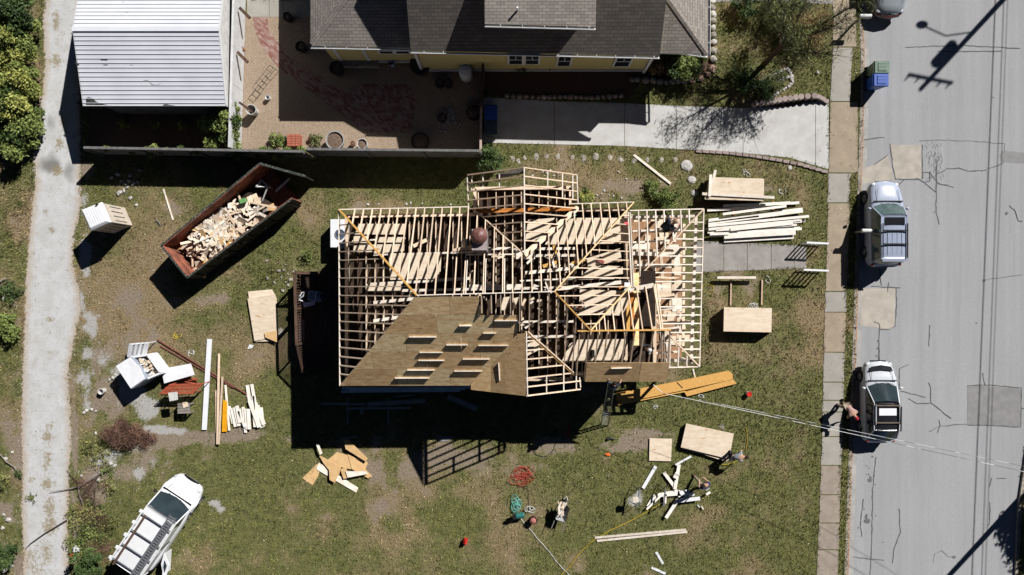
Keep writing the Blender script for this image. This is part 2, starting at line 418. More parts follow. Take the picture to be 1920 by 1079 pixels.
def feather_sheet(name, poly_px, z, mat, cell=.12, extra=None, margin=.35):
    poly = pw(poly_px)
    x0 = min(p[0] for p in poly) - margin; x1 = max(p[0] for p in poly) + margin
    y0 = min(p[1] for p in poly) - margin; y1 = max(p[1] for p in poly) + margin
    me, X, Y = grid_mesh(name, np.arange(x0, x1 + cell, cell), np.arange(y0, y1 + cell, cell), lambda a, b: np.full(a.shape, z))
    d = sdist(X, Y, poly)
    setattr_f(me, 'fe', d)
    if extra:
        for k, v in extra.items(): setattr_f(me, k, np.clip(spots(X, Y, v) * 1.4 + (fbm(X, Y, .8, 31) - .5) * 1.3 - .3, 0, 1))
    bm = bmesh.new(); bm.from_mesh(me)
    vd = d
    kill = [f for f in bm.faces if max(vd[v.index] for v in f.verts) < -margin * .9]
    bmesh.ops.delete(bm, geom=kill, context='FACES'); bm.to_mesh(me); bm.free()
    me.materials.append(mat)
    o = bpy.data.objects.new(name, me); COL.objects.link(o); o['kind'] = 'structure'
    return o
def edge_alpha(T, amp=.35, scale=5):
    n = T.noise(scale, 6, .7)
    v = T.math('ADD', T.attr('fe'), T.math('MULTIPLY', T.math('SUBTRACT', n, .5), amp * 2))
    return T.rng(v, -.02, .03)
# gravel lane on the far side
T = NT('lane_gravel')
a = T.noise(60, 3, .8, lo=.25, hi=.75); b2 = T.noise(1.2, 6, .6, lo=.35, hi=.65)
c = T.mix(a, (.40, .40, .395), (.82, .825, .83)); c = T.mix(T.math('MULTIPLY', b2, .5), c, (.44, .42, .385)); s5 = T.rng(T.voro(5.5), .0, .05, 1, 0); c = T.mix(T.math('MULTIPLY', s5, .6), c, (.20, .15, .09)); w6 = T.noise(2.2, 7, .8, lo=.54, hi=.68); c = T.mix(T.math('MULTIPLY', w6, .55), c, (.36, .30, .22))
c = T.mix(T.rng(T.math('ADD', T.attr('grey'), T.math('MULTIPLY', T.math('SUBTRACT', a, .5), .5)), .2, .8), c, (.22, .215, .205))
wd = T.noise(9, 5, .75, lo=.3, hi=.7)
c = T.mix(T.math('MULTIPLY', T.rng(T.math('ADD', T.math('MULTIPLY', T.attr('weed'), 1.0), T.math('MULTIPLY', T.math('SUBTRACT', T.noise(6, 8, .85, lo=.36, hi=.64), .5), 1.7)), .42, .9), .85), c, T.mix(wd, (.16, .13, .06), (.40, .32, .19)))
fr = T.rng(T.math('ADD', T.attr('fe'), T.math('MULTIPLY', T.noise(4, 7, .8), .9)), .35, .85, .9, 0); c = T.mix(fr, c, T.mix(a, (.26, .17, .09), (.62, .47, .32)))
LANE = T.done(c, bump=T.noise(45, 3, .8), strength=.7, dist=.04, alpha=edge_alpha(T, .3))
feather_sheet('path', PATHP, .006, LANE, extra={
    'weed': [(105, 40, 8, 24, .9), (118, 65, 7, 12, .7), (105, 115, 14, 16, .7), (118, 230, 8, 20, .8), (112, 270, 9, 14, .9), (107, 322, 13, 11, 1.2), (95, 352, 4, 8, .9), (86, 398, 7, 6, .9), (97, 432, 7, 7, 1.1), (95, 485, 8, 5, .8), (95, 598, 8, 5, 1.1),
             (92, 660, 5, 12, .8), (92, 800, 10, 9, 1.1), (88, 820, 12, 14, 1.1), (90, 860, 10, 26, 1), (88, 910, 14, 14, 1), (92, 950, 12, 30, 1), (95, 985, 14, 20, 1), (86, 1040, 14, 30, .9), (60, 1050, 30, 40, .8), (60, 900, 8, 8, .9)],
    'grey': [(95, 230, 16, 18, .7), (90, 310, 26, 26, .9), (130, 330, 14, 30, .8), (115, 370, 20, 14, .4), (140, 300, 8, 60, .5), (85, 400, 8, 8, .5)]})

# road
T = NT('asphalt', .9, .2)
a = T.noise(17, 6, .85, lo=.34, hi=.66); b2 = T.noise(.7, 6, .6, lo=.3, hi=.7); st = T.noise(1.6, 4, .6, stretch=(1, .02, 1), lo=.4, hi=.62)
c = T.mix(a, (.285, .285, .288), (.41, .41, .413)); bl = T.noise(.35, 7, .75, lo=.42, hi=.62); c = T.mix(T.math('MULTIPLY', bl, .3), c, (.27, .265, .26)); fs = T.noise(5, 5, .7, stretch=(1, .05, 1), lo=.5, hi=.7); c = T.mix(T.math('MULTIPLY', fs, .3), c, (.22, .22, .225)); c = T.mix(T.math('MULTIPLY', b2, .45), c, (.385, .388, .40))
c = T.mix(T.math('MULTIPLY', st, .22), c, (.20, .20, .205))
sp = T.rng(T.voro(1.1), .0, .03, 1, 0); c = T.mix(T.math('MULTIPLY', sp, .6), c, (.07, .065, .06))
ASPH = T.done(c, bump=T.noise(90, 3, .8), strength=.35, dist=.02)
mb = MB()
kl = [P(a, b) for a, b in KERB]; fl = [P(a, b) for a, b in FARK]
kl = [Vector((P(*KERB[0]).x, 300, 0))] + kl + [Vector((P(*KERB[-1]).x, -300, 0))]
fl = [Vector((P(*FARK[0]).x, 300, 0))] + fl + [Vector((P(*FARK[-1]).x, -300, 0))]
yy = sorted({round(p.y, 3) for p in kl + fl}, reverse=True)
def xl(l, y): return float(np.interp(-y, [-p.y for p in l], [p.x for p in l]))
vs = []
for y in yy: vs += [(xl(kl, y), y, -.10), (xl(fl, y), y, -.10)]
mb.add(vs, [(2 * i, 2 * i + 2, 2 * i + 3, 2 * i + 1) for i in range(len(yy) - 1)])
street = struct(mb, 'street', ASPH)
# kerbs
KM = pm('kerb_concrete', (.42, .37, .31), (.28, .235, .20), 2.5, .9, bump=.3, world=True)
mb = MB()
def strip(mb, line, w0, w1, z0, z1):
    for i in range(len(line) - 1):
        a, b = line[i], line[i + 1]
        mb.add([(a.x + w0, a.y, z0), (a.x + w1, a.y, z0), (b.x + w1, b.y, z0), (b.x + w0, b.y, z0), (a.x + w0, a.y, z1), (a.x + w1, a.y, z1), (b.x + w1, b.y, z1), (b.x + w0, b.y, z1)],
               [(3, 2, 1, 0), (4, 7, 6, 5)[::-1], (0, 1, 5, 4), (2, 3, 7, 6), (1, 2, 6, 5), (3, 0, 4, 7)])
strip(mb, kl, -.09, .07, -.18, .014); struct(mb, 'kerb', KM)
mb = MB(); strip(mb, fl, -.07, .09, -.18, .014); struct(mb, 'kerb', KM)
# gutter pan
GUT = pm('gutter_concrete', (.43, .41, .38), (.31, .295, .275), 1.5, .9, bump=.2, world=True)
mb = MB(); g1 = [(p.x, p.y) for p in kl]
for i in range(len(kl) - 1):
    a, b = kl[i], kl[i + 1]
    mb.add([(a.x + .08, a.y, -.096), (b.x + .08, b.y, -.096), (b.x + .40, b.y, -.096), (a.x + .40, a.y, -.096)], [(0, 1, 2, 3)])
g = mb.build('gutter', GUT, street)
# concrete repairs, tar cracks, stains in the road
def flat(mb, pts, z): mb.add([(*P(a, b)[:2], z) for a, b in pts][::-1], [tuple(range(len(pts)))]); return mb
PATCH = pm('patch_concrete', (.48, .43, .365), (.37, .33, .285), 2, .9, bump=.2, world=True)
mb = MB(); flat(mb, [(1671, 271), (1729, 271), (1730, 334), (1681, 336), (1676, 312)], -.094)
flat(mb, [(1618, 318), (1641, 308), (1667, 291), (1673, 312), (1679, 336), (1618, 345)], -.094)
flat(mb, [(1616, 541), (1681, 541), (1680, 610), (1672, 618), (1616, 612)], -.094)
mb.build('concrete_patch', PATCH, street)
GP = pm('grey_patch', (.27, .262, .258), (.22, .215, .21), 3, .9, world=True)
mb = MB(); flat(mb, [(1816, 724), (1917, 728), (1917, 802), (1816, 798)], -.094); flat(mb, [(1882, 282), (1945, 288), (1945, 308), (1880, 303), (1877, 292)], -.094)
mb.build('grey_patch', GP, street)
TAR = pm('tar_crack', (.09, .087, .085), (.14, .137, .135), 9, .8, world=True)
def ribbon(mb, pts, wd, z, wob=.02):
    q = []
    for i in range(len(pts) - 1):
        a = P(*pts[i]); b = P(*pts[i + 1]); n = max(2, int((b - a).length / .18))
        for k in range(n): q.append(a.lerp(b, k / n) + Vector((random.uniform(-wob, wob), random.uniform(-wob, wob), 0)))
    q.append(P(*pts[-1]))
    vs = []
    for i, p in enumerate(q):
        d = (q[min(i + 1, len(q) - 1)] - q[max(i - 1, 0)]); d = Vector((-d.y, d.x, 0)).normalized() * wd / 2 * random.uniform(.5, 1.3)
        vs += [(p.x + d.x, p.y + d.y, z), (p.x - d.x, p.y - d.y, z)]
    mb.add(vs, [(2 * i, 2 * i + 2, 2 * i + 3, 2 * i + 1)[::-1] for i in range(len(q) - 1)])
CR = [[(1726, 264), (1760, 262), (1820, 264), (1886, 269), (1886, 282)], [(1760, 326), (1778, 316), (1800, 315), (1818, 320), (1845, 320)], [(1845, 320), (1870, 312), (1885, 304)],
      [(1745, 322), (1762, 344), (1790, 351)], [(1720, 334), (1735, 342), (1745, 340), (1745, 324), (1732, 323)], [(1736, 344), (1757, 360)], [(1759, 300), (1758, 345), (1757, 397), (1753, 398)], [(1758, 397), (1763, 421)],
      [(1680, 336), (1725, 336)], [(1697, 337), (1682, 352)], [(1620, 262), (1660, 257)], [(1743, 718), (1748, 730), (1747, 755), (1762, 768), (1786, 786)], [(1705, 748), (1722, 758), (1747, 757)], [(1690, 734), (1738, 746)],
      [(1688, 692), (1706, 684)], [(1688, 692), (1688, 730)], [(1745, 810), (1765, 800), (1816, 796)], [(1762, 789), (1765, 800), (1760, 812)], [(1688, 955), (1690, 1000), (1678, 1030), (1675, 1058)], [(1620, 937), (1615, 990), (1618, 1008)],
      [(1752, 1058), (1755, 1040), (1768, 1034), (1780, 1045), (1790, 1046)], [(1862, 898), (1858, 914)], [(1870, 899), (1890, 898)], [(1859, 943), (1858, 980), (1855, 988)], [(1600, 1046), (1635, 1050), (1660, 1052)],
      [(1650, 645), (1649, 678)], [(1668, 530), (1666, 548)], [(1636, 537), (1690, 540)], [(1644, 858), (1638, 920), (1637, 1000), (1633, 1079)], [(1682, 540), (1683, 575), (1680, 612), (1668, 619), (1652, 618), (1650, 608), (1640, 604)],
      [(1671, 270), (1676, 312), (1681, 336)], [(1731, 270), (1732, 335)], [(1641, 308), (1667, 290)], [(1895, 385), (1905, 395), (1912, 414), (1920, 415)], [(1848, 525), (1920, 515)], [(1650, 618), (1651, 700)], [(1816, 724), (1860, 723), (1918, 728), (1917, 765), (1917, 802), (1870, 799), (1816, 798)], [(1845, 700), (1849, 723)], [(1917, 766), (1944, 769)], [(1640, 352), (1650, 500), (1655, 536)], [(1700, 88), (1800, 84), (1915, 90)], [(1760, 96), (1880, 95)], [(1745, 610), (1744, 650)]]
mb = MB()
for i, q in enumerate(CR): ribbon(mb, q, .045 if i not in (0, 20, 34) else .02, -.088 + i * 1e-5)
for q in range(60):
    cx = 1752 + random.gauss(0, 8); cy = random.uniform(262, 335); ribbon(mb, [(cx, cy), (cx + random.uniform(-5, 5), cy + random.uniform(3, 12))], .012, -.0875 + q * 1e-5)
mb.build('tar_crack', TAR, street)
mb = MB()
OIL = pm('oil_stain', (.13, .125, .12), (.17, .165, .16), 9, .6, world=True)
for i, (a, b, r) in enumerate([(1633, 902, 4.5), (1634, 896, 2), (1638, 857, 2), (1626, 971, 3), (1628, 978, 5), (1624, 978, 3), (1627, 967, 2), (1631, 891, 1.5), (1627, 890, 1), (1643, 910, 1.2), (1622, 956, 1.3), (1611, 991, 1.5), (1644, 968, 1), (1658, 1018, 1), (1631, 879, 1), (1627, 875, 1),
                             (1648, 640, 1.6), (1647, 654, 1.6), (1645, 668, 1.6), (1833, 606, 1.4), (1847, 526, 2.6), (1890, 400, 3), (1865, 182, 1.3), (1791, 1046, 3)]):
    c0 = P(a, b); mb.add([(c0.x + r * S * math.cos(t) * random.uniform(.7, 1.2), c0.y + r * S * math.sin(t) * random.uniform(.7, 1.2), -.086 + i * 1e-4) for t in np.arange(0, 6.28, .52)], [tuple(range(13))])
mb.build('oil_stain', OIL, street)

# pavement slabs
LE = [(1562, -300), (1562, 90), (1557, 190), (1553, 325), (1550, 460), (1545, 640), (1541, 830), (1532, 1079), (1524, 1380)]
RE_ = [(1604, -300), (1605, 89), (1598, 90), (1594, 190), (1608, 192), (1608, 324), (1593, 328), (1590, 460), (1584, 640), (1579, 830), (1570, 1079), (1562, 1380)]
slabs = [(-300, -160, 1), (-158, -40, 1), (-38, 88, 1), (90, 190, 0), (192, 324, 1), (326, 380, 0), (382, 546, 1), (548, 585, 0), (587, 660, 1), (662, 716, 0), (718, 750, 0), (752, 772, 0), (774, 818, 0), (820, 872, 0), (874, 927, 2), (929, 980, 2), (982, 1030, 2), (1032, 1120, 2), (1122, 1380, 0)]
SM = [CONC, pm('tan_concrete', (.385, .31, .225), (.30, .245, .18), 1.4, .9, bump=.25, world=True, detail=9), pm('stained_concrete', (.36, .30, .245), (.27, .225, .18), 1.6, .9, bump=.25, world=True, detail=9)]
mb = MB()
for (y0, y1, k) in slabs:
    mb.m(k)
    n = 5; pl = [P(xat(LE, y0 + (y1 - y0) * i / n) + random.uniform(-1, 1), y0 + (y1 - y0) * i / n) for i in range(n + 1)]
    pr = [P(xat(RE_, y0 + 1 + (y1 - y0 - 2) * i / n) + random.uniform(-1, 1), y0 + (y1 - y0) * i / n) for i in range(n, -1, -1)]
    mb.prism([Vector((p.x, p.y, .022)) for p in pl + pr], .05)
struct(mb, 'pavement', SM)
mb = MB(); RC = pm('red_gutter_leaves', (.34, .12, .07), (.45, .30, .16), 14, .9, world=True, lo=.4, hi=.6)
for i in range(1, len(kl) - 2):
    a, b = kl[i], kl[i + 1]
    mb.add([(a.x + .08, a.y, -.085), (b.x + .08, b.y, -.085), (b.x + .17, b.y, -.085), (a.x + .15, a.y, -.085)], [(0, 1, 2, 3)])
mb.build('gutter_leaves', RC, street)

# driveway and front walk
T = NT('driveway_concrete')
a = T.noise(1.1, 8, .65, lo=.33, hi=.68); f = T.noise(30, 4, .7, lo=.3, hi=.7)
c = T.mix(a, (.60, .595, .58), (.44, .42, .385)); c = T.mix(T.math('MULTIPLY', f, .25), c, (.45, .43, .40))
DRV = T.done(c, bump=T.noise(50, 3, .7), strength=.2, dist=.02)
def slab_row(name, cuts, top, bot, z, mat, gap=.9):
    mb = MB()
    for i in range(len(cuts) - 1):
        x0, x1 = cuts[i] + gap / 2, cuts[i + 1] - gap / 2
        xm = [x0] + [q for q in [t[0] for t in top] + [t[0] for t in bot] if x0 < q < x1] + [x1]; xm = sorted(set(xm))
        tp = [(x, float(np.interp(x, *zip(*top)))) for x in xm]; bt = [(x, float(np.interp(x, *zip(*bot)))) for x in xm[::-1]]
        mb.prism([(*P(a, b)[:2], z) for a, b in tp + bt], .04)
    return struct(mb, name, mat)
slab_row('driveway', [905, 1040, 1171, 1268, 1393, 1529, 1554], [(905, 183), (1040, 190), (1171, 194), (1268, 199), (1393, 203), (1480, 200), (1554, 186)], [(905, 268), (1040, 271), (1171, 274), (1268, 280), (1393, 287), (1480, 296), (1529, 311), (1554, 318)], .014, DRV)
WALKM = pm('walk_concrete', (.35, .325, .30), (.26, .24, .22), 1.6, .9, bump=.3, world=True, detail=9)
slab_row('front_walk', [1300, 1357, 1401, 1446, 1489, 1512], [(1300, 452), (1512, 461)], [(1300, 511), (1512, 503)], .014, WALKM)
slab_row('side_walk', [1316, 1400, 1480, 1562], [(1316, -20), (1562, -30)], [(1316, 5), (1400, 3), (1562, 8)], .014, WALKM)
slab_row('rear_pad', [463, 505, 531, 640], [(463, -40), (640, -40)], [(463, 32), (640, 32)], .014, CONC)
# garden ground next door
T = NT('pea_gravel')
a = T.noise(24, 5, .85, lo=.36, hi=.64); b2 = T.noise(2.5, 5, .7, lo=.38, hi=.62)
c = T.mix(a, (.11, .07, .045), (.60, .47, .345)); c = T.mix(T.math('MULTIPLY', b2, .4), c, (.30, .215, .15))
PEA = T.done(c, bump=T.noise(40, 3, .8), strength=.6, dist=.03, alpha=edge_alpha(T, .08))
feather_sheet('garden_gravel', [(456, 30), (905, 30), (903, 285), (580, 284), (446, 282)], .008, PEA, cell=.16)
T = NT('mulch'); a = T.noise(30, 4, .8, lo=.3, hi=.7)
c = T.mix(a, (.05, .032, .025), (.20, .13, .09))
MUL = T.done(c, bump=T.noise(40, 3, .8), strength=.8, dist=.04, alpha=edge_alpha(T, .1))
feather_sheet('planting_bed', [(905, 120), (1240, 130), (1240, 90), (1335, 20), (1338, 130), (1300, 150), (1200, 152), (1180, 185), (905, 180)], .010, MUL, cell=.16)
feather_sheet('side_ground', [(165, 205), (445, 205), (448, 285), (165, 285)], .010, MUL, cell=.2)
T = NT('brick_paving')
mp = _n(T.nt, 'ShaderNodeMapping'); mp.inputs['Rotation'].default_value = (0, 0, R(40)); T.L.new(T.pos, mp.inputs[0])
bt = _n(T.nt, 'ShaderNodeTexBrick'); bt.inputs['Scale'].default_value = 1; bt.inputs['Brick Width'].default_value = .22; bt.inputs['Row Height'].default_value = .11; bt.inputs['Mortar Size'].default_value = .006
bt.inputs['Color1'].default_value = (.25, .10, .08, 1); bt.inputs['Color2'].default_value = (.42, .31, .27, 1); bt.inputs['Mortar'].default_value = (.18, .14, .11, 1); bt.inputs['Bias'].default_value = -.1
T.L.new(mp.outputs[0], bt.inputs['Vector'])
BRK = T.done(bt.outputs['Color'], bump=bt.outputs['Fac'], strength=-.4, dist=.01)
mb = MB()
L1 = [(474, 33), (478, 55), (492, 90), (525, 130), (600, 185), (655, 228)]
L2 = [(502, 33), (504, 60), (527, 88), (560, 118), (625, 160), (690, 200)]
for i in range(len(L1) - 1): flat(mb, [L1[i], L1[i + 1], L2[i + 1], L2[i]][::-1], .016)
flat(mb, [(655, 165), (685, 158), (765, 158), (777, 165), (778, 200), (774, 240), (765, 249), (690, 249), (650, 226), (652, 190)], .018)
mb.build('brick_path', BRK); bpy.data.objects['brick_path']['kind'] = 'structure'

# ================================================================== grass tufts
NOGRASS = [pw(PATHP), pw([(905, 183), (1268, 199), (1554, 186), (1554, 318), (1480, 296), (1268, 280), (905, 270)]), pw([(1300, 452), (1512, 461), (1512, 503), (1300, 511)]), pw([(140, 0), (905, 0), (905, 290), (172, 290)]),
           pw([(905, -50), (1240, -50), (1335, -30), (1338, 130), (1300, 150), (1180, 190), (905, 190)]), pw([(655, 410), (1300, 410), (1300, 680), (655, 700)]), [(p.x, p.y) for p in kl] + [(p.x, p.y) for p in reversed(fl)],
           pw([(1562, -200), (1605, -200), (1605, 90), (1598, 90), (1594, 190), (1608, 192), (1608, 324), (1593, 328), (1590, 460), (1584, 640), (1579, 830), (1570, 1079), (1532, 1079), (1541, 830), (1545, 640), (1550, 460), (1553, 325), (1557, 190)])]
N = 330000
x = rng.uniform(-28, 28, N); y = rng.uniform(-16.5, 16.5, N)
d_, i_, s_ = fields(x, y)
lush = spots(x, y, [(20, 620, 30, 60, 1), (30, 400, 30, 120, .8), (500, 520, 60, 30, .6), (1450, 120, 60, 60, .6), (1590, 480, 14, 200, 1), (1585, 900, 14, 200, 1), (1450, 800, 120, 60, .3), (1330, 620, 14, 80, .8)])
keep = rng.random(N) < np.clip(.35 + .75 * vnoise(x, y, .13, 71) + .3 * fbm(x, y, .5, 72) - .35 * d_ - 1.1 * i_ - 1.3 * s_ + .3 * lush, 0.03, 1)
for pl in NOGRASS: keep &= ~(sdist(x, y, pl) > .03 + .10 * vnoise(x, y, .4, 81))
x, y, d_, lush = x[keep], y[keep], d_[keep], lush[keep]; n = len(x)
hgt = rng.uniform(.03, .10, n) * (1 + .8 * lush) * (.7 + .6 * fbm(x, y, .6, 41)); ang = rng.uniform(0, 6.28, n); wd = rng.uniform(.012, .028, n)
lean = rng.uniform(.2, 1.1, n) * hgt; la = rng.uniform(0, 6.28, n)
V = np.zeros((n, 6, 3), np.float32)
for k in range(2):
    a2 = ang + k * 1.7
    V[:, 3 * k, 0] = x - np.cos(a2) * wd; V[:, 3 * k, 1] = y - np.sin(a2) * wd
    V[:, 3 * k + 1, 0] = x + np.cos(a2) * wd; V[:, 3 * k + 1, 1] = y + np.sin(a2) * wd
    V[:, 3 * k + 2, 0] = x + np.cos(la + k * 2.2) * lean; V[:, 3 * k + 2, 1] = y + np.sin(la + k * 2.2) * lean; V[:, 3 * k + 2, 2] = hgt
V[:, [0, 1, 3, 4], 2] = -.005
def tri_mesh(name, V, tones, mat):
    m = V.shape[0] * V.shape[1]; me = bpy.data.meshes.new(name)
    me.vertices.add(m); me.vertices.foreach_set('co', V.reshape(-1))
    me.loops.add(m); me.loops.foreach_set('vertex_index', np.arange(m))
    me.polygons.add(m // 3); me.polygons.foreach_set('loop_start', np.arange(0, m, 3)); me.update(calc_edges=True)
    for k, v in tones.items(): setattr_f(me, k, np.repeat(v, V.shape[1]))
    me.materials.append(mat)
    return me
T = NT('grass_blades', .7, .2)
tn = T.attr('tone')
c = T.mix(tn, (.050, .074, .014), (.265, .280, .075)); c = T.mix(T.math('MULTIPLY', T.attr('dry'), .95), c, T.mix(tn, (.17, .105, .055), (.66, .49, .30)))
BLADE = T.done(c)
me = tri_mesh('grass', V, {'tone': np.clip(rng.random(n) * .6 + (fbm(x, y, 1.7, 51) - .5) * 1.0 + (vnoise(x, y, .16, 57) - .5) * 1.1 + .2, 0, 1), 'dry': np.clip(d_ + rng.normal(0, .13, n), 0, 1)}, BLADE)
go = bpy.data.objects.new('grass', me); COL.objects.link(go); tag(go, 'short patchy green and tan grass growing over the lawns', 'grass', kind='stuff')

# loose grit and fallen leaves
def flecks(name, n, x, y, lo, hi, mat, label, z=.012, kind='gravel'):
    r = rng.uniform(lo, hi, n); a = rng.uniform(0, 6.28, n); V = np.zeros((n, 6, 3), np.float32)
    cx, sx = np.cos(a) * r, np.sin(a) * r; e = rng.uniform(.5, 1, n); h = rng.uniform(0, .02, n)
    q = [(x - cx, y - sx, z + h * 0), (x + sx * e, y - cx * e, z + h), (x + cx, y + sx, z + h * .5), (x - cx, y - sx, z), (x + cx, y + sx, z + h * .5), (x - sx * e, y + cx * e, z + h)]
    for i, (p, s_, t) in enumerate(q): V[:, i, 0] = p; V[:, i, 1] = s_; V[:, i, 2] = t
    me = tri_mesh(name, V, {'tone': rng.random(n)}, mat); o = bpy.data.objects.new(name, me); COL.objects.link(o); tag(o, label, kind, kind='stuff')
T = NT('grit', .95); GRT = T.done(T.mix(T.attr('tone'), (.30, .28, .25), (.80, .78, .74)))
N = 90000; x = rng.uniform(-28, -3, N); y = rng.uniform(-16, 9, N); pd = sdist(x, y, pw(PATHP))
pr = np.clip(spots(x, y, SPILL) * .8, 0, 1) * (fbm(x, y, .5, 61) > .42) + np.exp(-np.clip(-pd, 0, 9) / .35) * .5 * (pd < .02); k = rng.random(N) < pr * .8
flecks('grit', int(k.sum()), x[k], y[k], .008, .028, GRT, 'pale loose grit scattered beside the gravel lane')
T = NT('leaf_litter', .9); LLT = T.done(T.mix(T.attr('tone'), (.20, .12, .05), (.66, .56, .36)))
N = 26000; x = rng.uniform(-28, 20, N); y = rng.uniform(-16, 16, N); kx = np.interp(y, [p.y for p in ky], [p.x for p in ky])
dd = np.abs(x - kx); pr = .045 + .5 * np.exp(-np.clip(np.abs(x - kx + .35), 0, 9) / .4) + .3 * np.exp(-np.abs(x - kx + 2.1) / .3) + .25 * (x < -25) + .12 * fields(x, y)[1]
pr[sdist(x, y, pw([(140, 0), (1335, 0), (1335, 290), (172, 290)])) > 0] = 0; pr[sdist(x, y, pw([(640, 400), (1320, 400), (1320, 700), (640, 730)])) > 0] = 0; pr[x > kx] = 0
k = rng.random(N) < pr
flecks('leaf_litter', int(k.sum()), x[k], y[k], .018, .045, LLT, 'fallen dry leaves scattered over the lawns and verge', .03, 'leaf litter')
# ================================================================== the house being framed
ZE, ZR, ZG, ZS = 4.3, 7.45, 6.25, 6.1
house = thing('framed_house', 'single storey wooden house being framed, open hip roof rafters with plywood on the south slope', 'house', tuple(P(975, 560, 0)))
def part(mb, name, mat, parent=None, **k):
    return mb.build(name, mat, parent or house, **k)
def ip(pts, t, ax):
    """point on a polyline at coordinate t along axis ax"""
    pts = sorted(pts, key=lambda p: p[ax])
    if t <= pts[0][ax]: a, b = pts[0], pts[1]
    elif t >= pts[-1][ax]: a, b = pts[-2], pts[-1]
    else:
        for a, b in zip(pts, pts[1:]):
            if a[ax] <= t <= b[ax]: break
    if abs(b[ax] - a[ax]) < 1e-9: return Vector(a)
    f = (t - a[ax]) / (b[ax] - a[ax])
    return Vector(a).lerp(Vector(b), f)
nraf = [0]; extra_raf = MB()
def rafter(a, b, w=.045, h=.15, mat=WOOD, name='rafter', drop=.0, jit=.012):
    if (Vector(a) - Vector(b)).length < .25: return
    j = Vector((random.uniform(-jit, jit), random.uniform(-jit, jit), 0))
    mb = MB().beam(Vector(a) + j, Vector(b) + j, w, h, drop)
    if name == 'rafter':
        nraf[0] += 1
        if nraf[0] > 100:
            name = 'jack_rafter'
    part(mb, name, mat)
def raft_run(lo, hi, ax, t0, t1, sp=.4064, skip=None, **k):
    t = t0
    while t <= t1 + 1e-6:
        if not (skip and skip(t)):
            rafter(ip(lo, t, ax), ip(hi, t, ax), **k)
        t += sp
NW, NE, SW = P(635, 393, ZE), P(1189, 379, ZE), P(637, 724, ZE)
RW, RE = P(781, 554, ZR), P(1040, 547, ZR)
A_N, T_N = P(984, 478, ZG), P(983, 314, ZG)        # north gable ridge
A_S, T_S = P(985, 622, ZG), P(987, 743, ZG)        # south gable ridge
NWg, NEg = P(876, 333, ZE), P(1082, 329, ZE)
SWg, SEg = P(883, 731, ZE), P(1089, 727, ZE)
V0 = P(1108, 620, ZS); V1 = P(1180, 540, 4.6)
vNW, vNE = P(893, 396, ZE + .05), P(1085, 388, ZE + .05)
vSW, vSE = P(883, 721, ZE), P(1075, 704, ZE + .1)
ENE, ESE = Vector((192 * S, NE.y - 9 * S, 4.55)), Vector((192 * S, 4 * S, 4.55))
# --- north slope
raft_run([NW, P(880, 388, ZE), vNW + Vector((.01, 0, 0)), A_N, vNE, P(1087, 382, ZE), NE], [NW, RW, RE, NE], 0, NW.x + .75, NE.x - .3, .4064)
# fascia boards
def board(a, b, w, h, name, mat=WOOD, drop=0, **k): return part(MB().beam(a, b, w, h, drop), name, mat, **k)
F = 'fascia_board'
board(NW, P(878, 388, ZE), .045, .16, F, WOODW); board(P(1070, 382.5, ZE), NE, .045, .16, F, WOODW)
board(NW, SW, .045, .16, F, WOODW)
board(NWg, P(879, 392, ZE), .045, .16, F, WOODW); board(NEg, P(1084, 381, ZE), .045, .16, F, WOODW)
board(RW + Vector((0, 0, .02)), RE + Vector((0, 0, .02)), .04, .22, 'ridge_board', WOODW)
board(NW + Vector((0, 0, .03)), RW + Vector((0, 0, .03)), .06, .26, 'hip_rafter', LVL)
board(NE + Vector((0, 0, .03)), RE + Vector((0, 0, .03)), .05, .26, 'hip_rafter', LVLP)
board(RE + Vector((0, 0, .03)), V0 + Vector((0, 0, .03)), .06, .26, 'hip_rafter', LVL)
board(V0, P(1183, 536, 4.6), .06, .26, 'valley_rafter', LVLP)
board(SW, RW, .045, .2, 'hip_rafter', WOOD, .03)
# --- west hip end
raft_run([NW, SW], [NW, RW, SW], 1, SW.y + .55, NW.y - .5, .4064)
# --- east hip end
raft_run([ENE, ESE, V0], [NE, RE, V0], 1, V0.y + .3, NE.y - .55, .4064)
# --- south slope, open part
SRE = P(1083, 715, ZE)
raft_run([P(890, 588, 7.0), P(968, 590, 6.9), P(973, 622, 6.3), A_S, vSE, SRE], [RW, RE, V0 + Vector((0.2, 0, 0))], 0, P(898, 0, ZR).x + .1, SRE.x, .4064)
# sistered rafter ends and collar blocks
for i in range(9):
    x = RW.x + 2.0 + i * .4064 * 2 + .05
    if x > A_N.x - .3: break
    a = ip([NW, RW, RE, NE], x, 0); e = Vector((x, a.y + 1.5, a.z - 1.5 * .76))
    rafter(e, a, .04, .14, WOODW, 'sister_rafter')
# --- north gable
def gable(T, A, EL, ER, VL, VR, sgn, first, name='gable_rafter', west=True, east=True):
    """T tip of the ridge, A where it meets the main roof"""
    y = T.y; k = 0
    while (y - A.y) * sgn > .25:
        rp = ip([T, A], y, 1)
        for side, Eg, Vg, on in ((-1, EL, VL, west), (1, ER, VR, east)):
            if not on: continue
            if (y - Vg.y) * sgn > 0: e = Vector((Eg.x + (Vg.x - Eg.x) * 0, y, Eg.z))
            else: e = ip([Vg, A], y, 1)
            rafter(e, rp, .045, .15, WOOD, name)
        y -= sgn * (.40 if k else .38); k += 1
gable(T_N, A_N, NWg, NEg, vNW, vNE, 1, 0)
gable(T_S, A_S, SWg, SEg, vSW, vSE, -1, 0, west=False)
board(T_N + Vector((0, 0, .02)), A_N + Vector((0, 0, .02)), .05, .2, 'ridge_board', WOODW)
board(T_S + Vector((.05, 0, .0)), A_S + Vector((.05, 0, .0)), .05, .2, 'ridge_board', WOODW)
board(SEg, P(1087, 708, ZE), .045, .16, F, WOODW)
board(vNW, A_N, .05, .2, 'valley_board', WOOD, .0)
